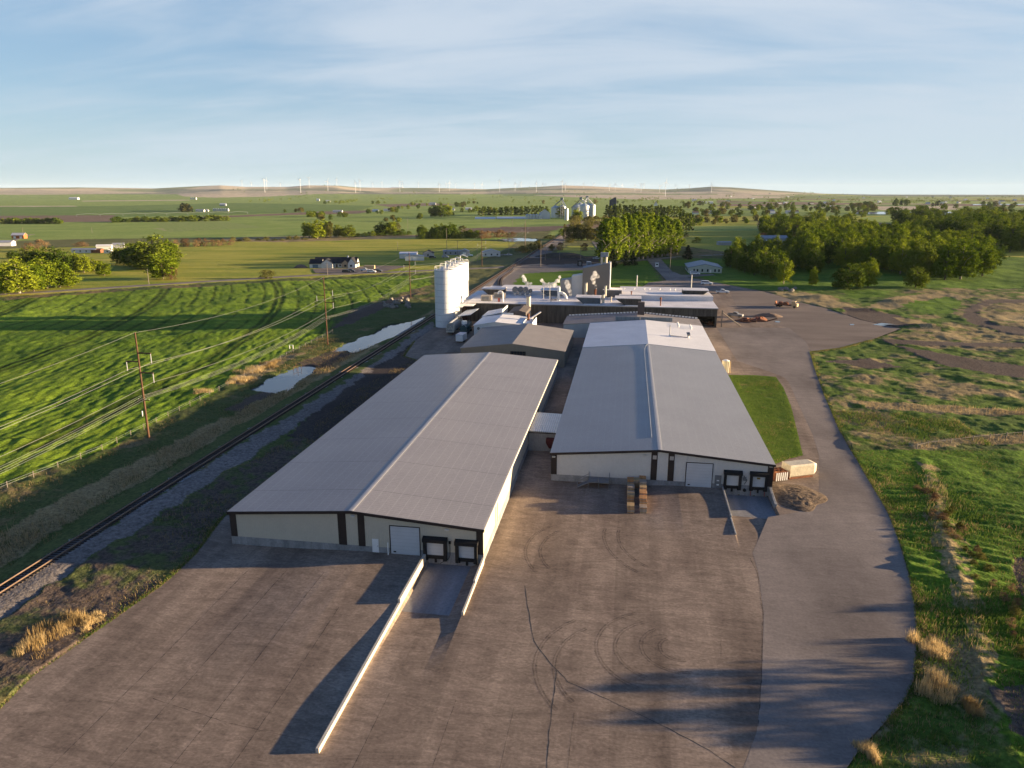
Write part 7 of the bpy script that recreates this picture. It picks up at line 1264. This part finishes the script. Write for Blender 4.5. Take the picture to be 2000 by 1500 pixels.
ribbon('pavement_seam', [G(*p) for p in ((1110, 1190), (1260, 1192), (1300, 1188))], .05, seam); ribbon('pavement_seam', [G(*p) for p in ((1408, 1250), (1408, 1287))], .05, seam)
def arc(cx_, cy_, r, a0, a1, off=1.0):
    for r_ in (r, r + .32, r + 2.1, r + 2.42): ribbon('tyre_track', [(cx_ + r_ * cos(a0 + (a1 - a0) * k / 26), cy_ + r_ * sin(a0 + (a1 - a0) * k / 26)) for k in range(27)], .22, tyr, .009 + .001 * (r_ % .7), .03)
cA = G(1300, 1270); arc(cA[0], cA[1], 5.5, 2.0, 4.3); arc(cA[0] + 1.5, cA[1] + .5, 2.0, 2.2, 5.0); cB = G(1180, 1080); arc(cB[0], cB[1], 9.0, 2.4, 3.8); arc(cB[0] + 14, cB[1] + 6, 12, 3.0, 4.0); arc(cA[0] - 3, cA[1] - 4, 9.0, 2.3, 3.9)
# ================================================================== steam
def steam(label, x, y, z, pts, dens, seed):
    m = bpy.data.materials.new('steam'); m.use_nodes = True; t = m.node_tree; n = t.nodes; l = t.links; n.clear(); o = n.new('ShaderNodeOutputMaterial'); v = n.new('ShaderNodeVolumePrincipled'); v.inputs['Color'].default_value = (.95, .95, .96, 1); v.inputs['Anisotropy'].default_value = .2
    g = n.new('ShaderNodeTexCoord'); no = n.new('ShaderNodeTexNoise'); no.inputs['Scale'].default_value = .9; no.inputs['Detail'].default_value = 3; l.new(g.outputs['Object'], no.inputs['Vector']); mr = n.new('ShaderNodeMapRange'); mr.inputs[1].default_value = .34; mr.inputs[2].default_value = .72; mr.inputs[3].default_value = 0; mr.inputs[4].default_value = dens; l.new(no.outputs[0], mr.inputs[0]); l.new(mr.outputs[0], v.inputs['Density']); l.new(v.outputs[0], o.inputs['Volume'])
    q = MB()
    import bmesh
    bm = bmesh.new()
    for (a, b, c, r) in pts: bmesh.ops.create_icosphere(bm, subdivisions=2, radius=r, matrix=Matrix.Translation((a, b, c)))
    me = bpy.data.meshes.new('steam_plume'); bm.to_mesh(me); bm.free(); me.materials.append(m)
    ob = bpy.data.objects.new('steam_plume', me); col.objects.link(ob); ob.location = (x, y, z); tag(ob, label, 'steam')
    rm = ob.modifiers.new('merge', 'REMESH'); rm.mode = 'VOXEL'; rm.voxel_size = .35
    tx = bpy.data.textures.new('puff', 'CLOUDS'); tx.noise_scale = 1.1; dm = ob.modifiers.new('billow', 'DISPLACE'); dm.texture = tx; dm.strength = 1.3; dm.mid_level = .62
steam('white steam plume rising from the left of the factory roof', -42.5, 318, 8.6, [(0, 0, .8, .8), (-.6, 0, 2.2, 1.1), (-1.8, 0, 3.8, 1.3), (-2.4, 0, 5.4, 1.1), (1.0, 0, 2.0, .9)], 2.0, 1)
steam('wide double steam plume right of the leftmost one on the roof', -33.5, 319, 8.4, [(0, 0, .9, 1.2), (-2.2, 0, 2.0, 1.3), (-3.4, 0, 3.8, 1.1), (2.2, 0, 2.2, 1.4), (3.6, 0, 3.9, 1.2), (4.4, 0, 5.2, 1.0), (.2, 0, 2.2, 1.1)], 2.0, 2)
steam('thin steam puff in front of the white penthouse', -22.5, 296, 8.4, [(0, 0, 1, .9), (-.4, 0, 2.6, 1.1), (-1.0, 0, 4.4, 1.4), (-1.6, 0, 6.0, 1.2)], .8, 3)
steam('steam plume drifting up before the tall grey block', -12.6, 299.5, 11.9, [(0, 0, .8, .7), (-.7, 0, 2.2, 1.0), (-1.2, 0, 3.9, 1.3), (-.3, 0, 5.6, 1.4), (.7, 0, 4.6, 1.0)], 1.2, 4)

# ================================================================== air
m = bpy.data.materials.new('haze'); m.use_nodes = True; n = m.node_tree.nodes; n.clear(); o = n.new('ShaderNodeOutputMaterial'); v = n.new('ShaderNodeVolumePrincipled'); v.inputs['Color'].default_value = (.74, .87, 1.0, 1); v.inputs['Density'].default_value = 1.3e-5; v.inputs['Anisotropy'].default_value = 0.0; m.node_tree.links.new(v.outputs[0], o.inputs['Volume'])
tag(MB().box(-28000, 28000, -28000, 28000, -75, 260).build('haze', m), kind='stuff')
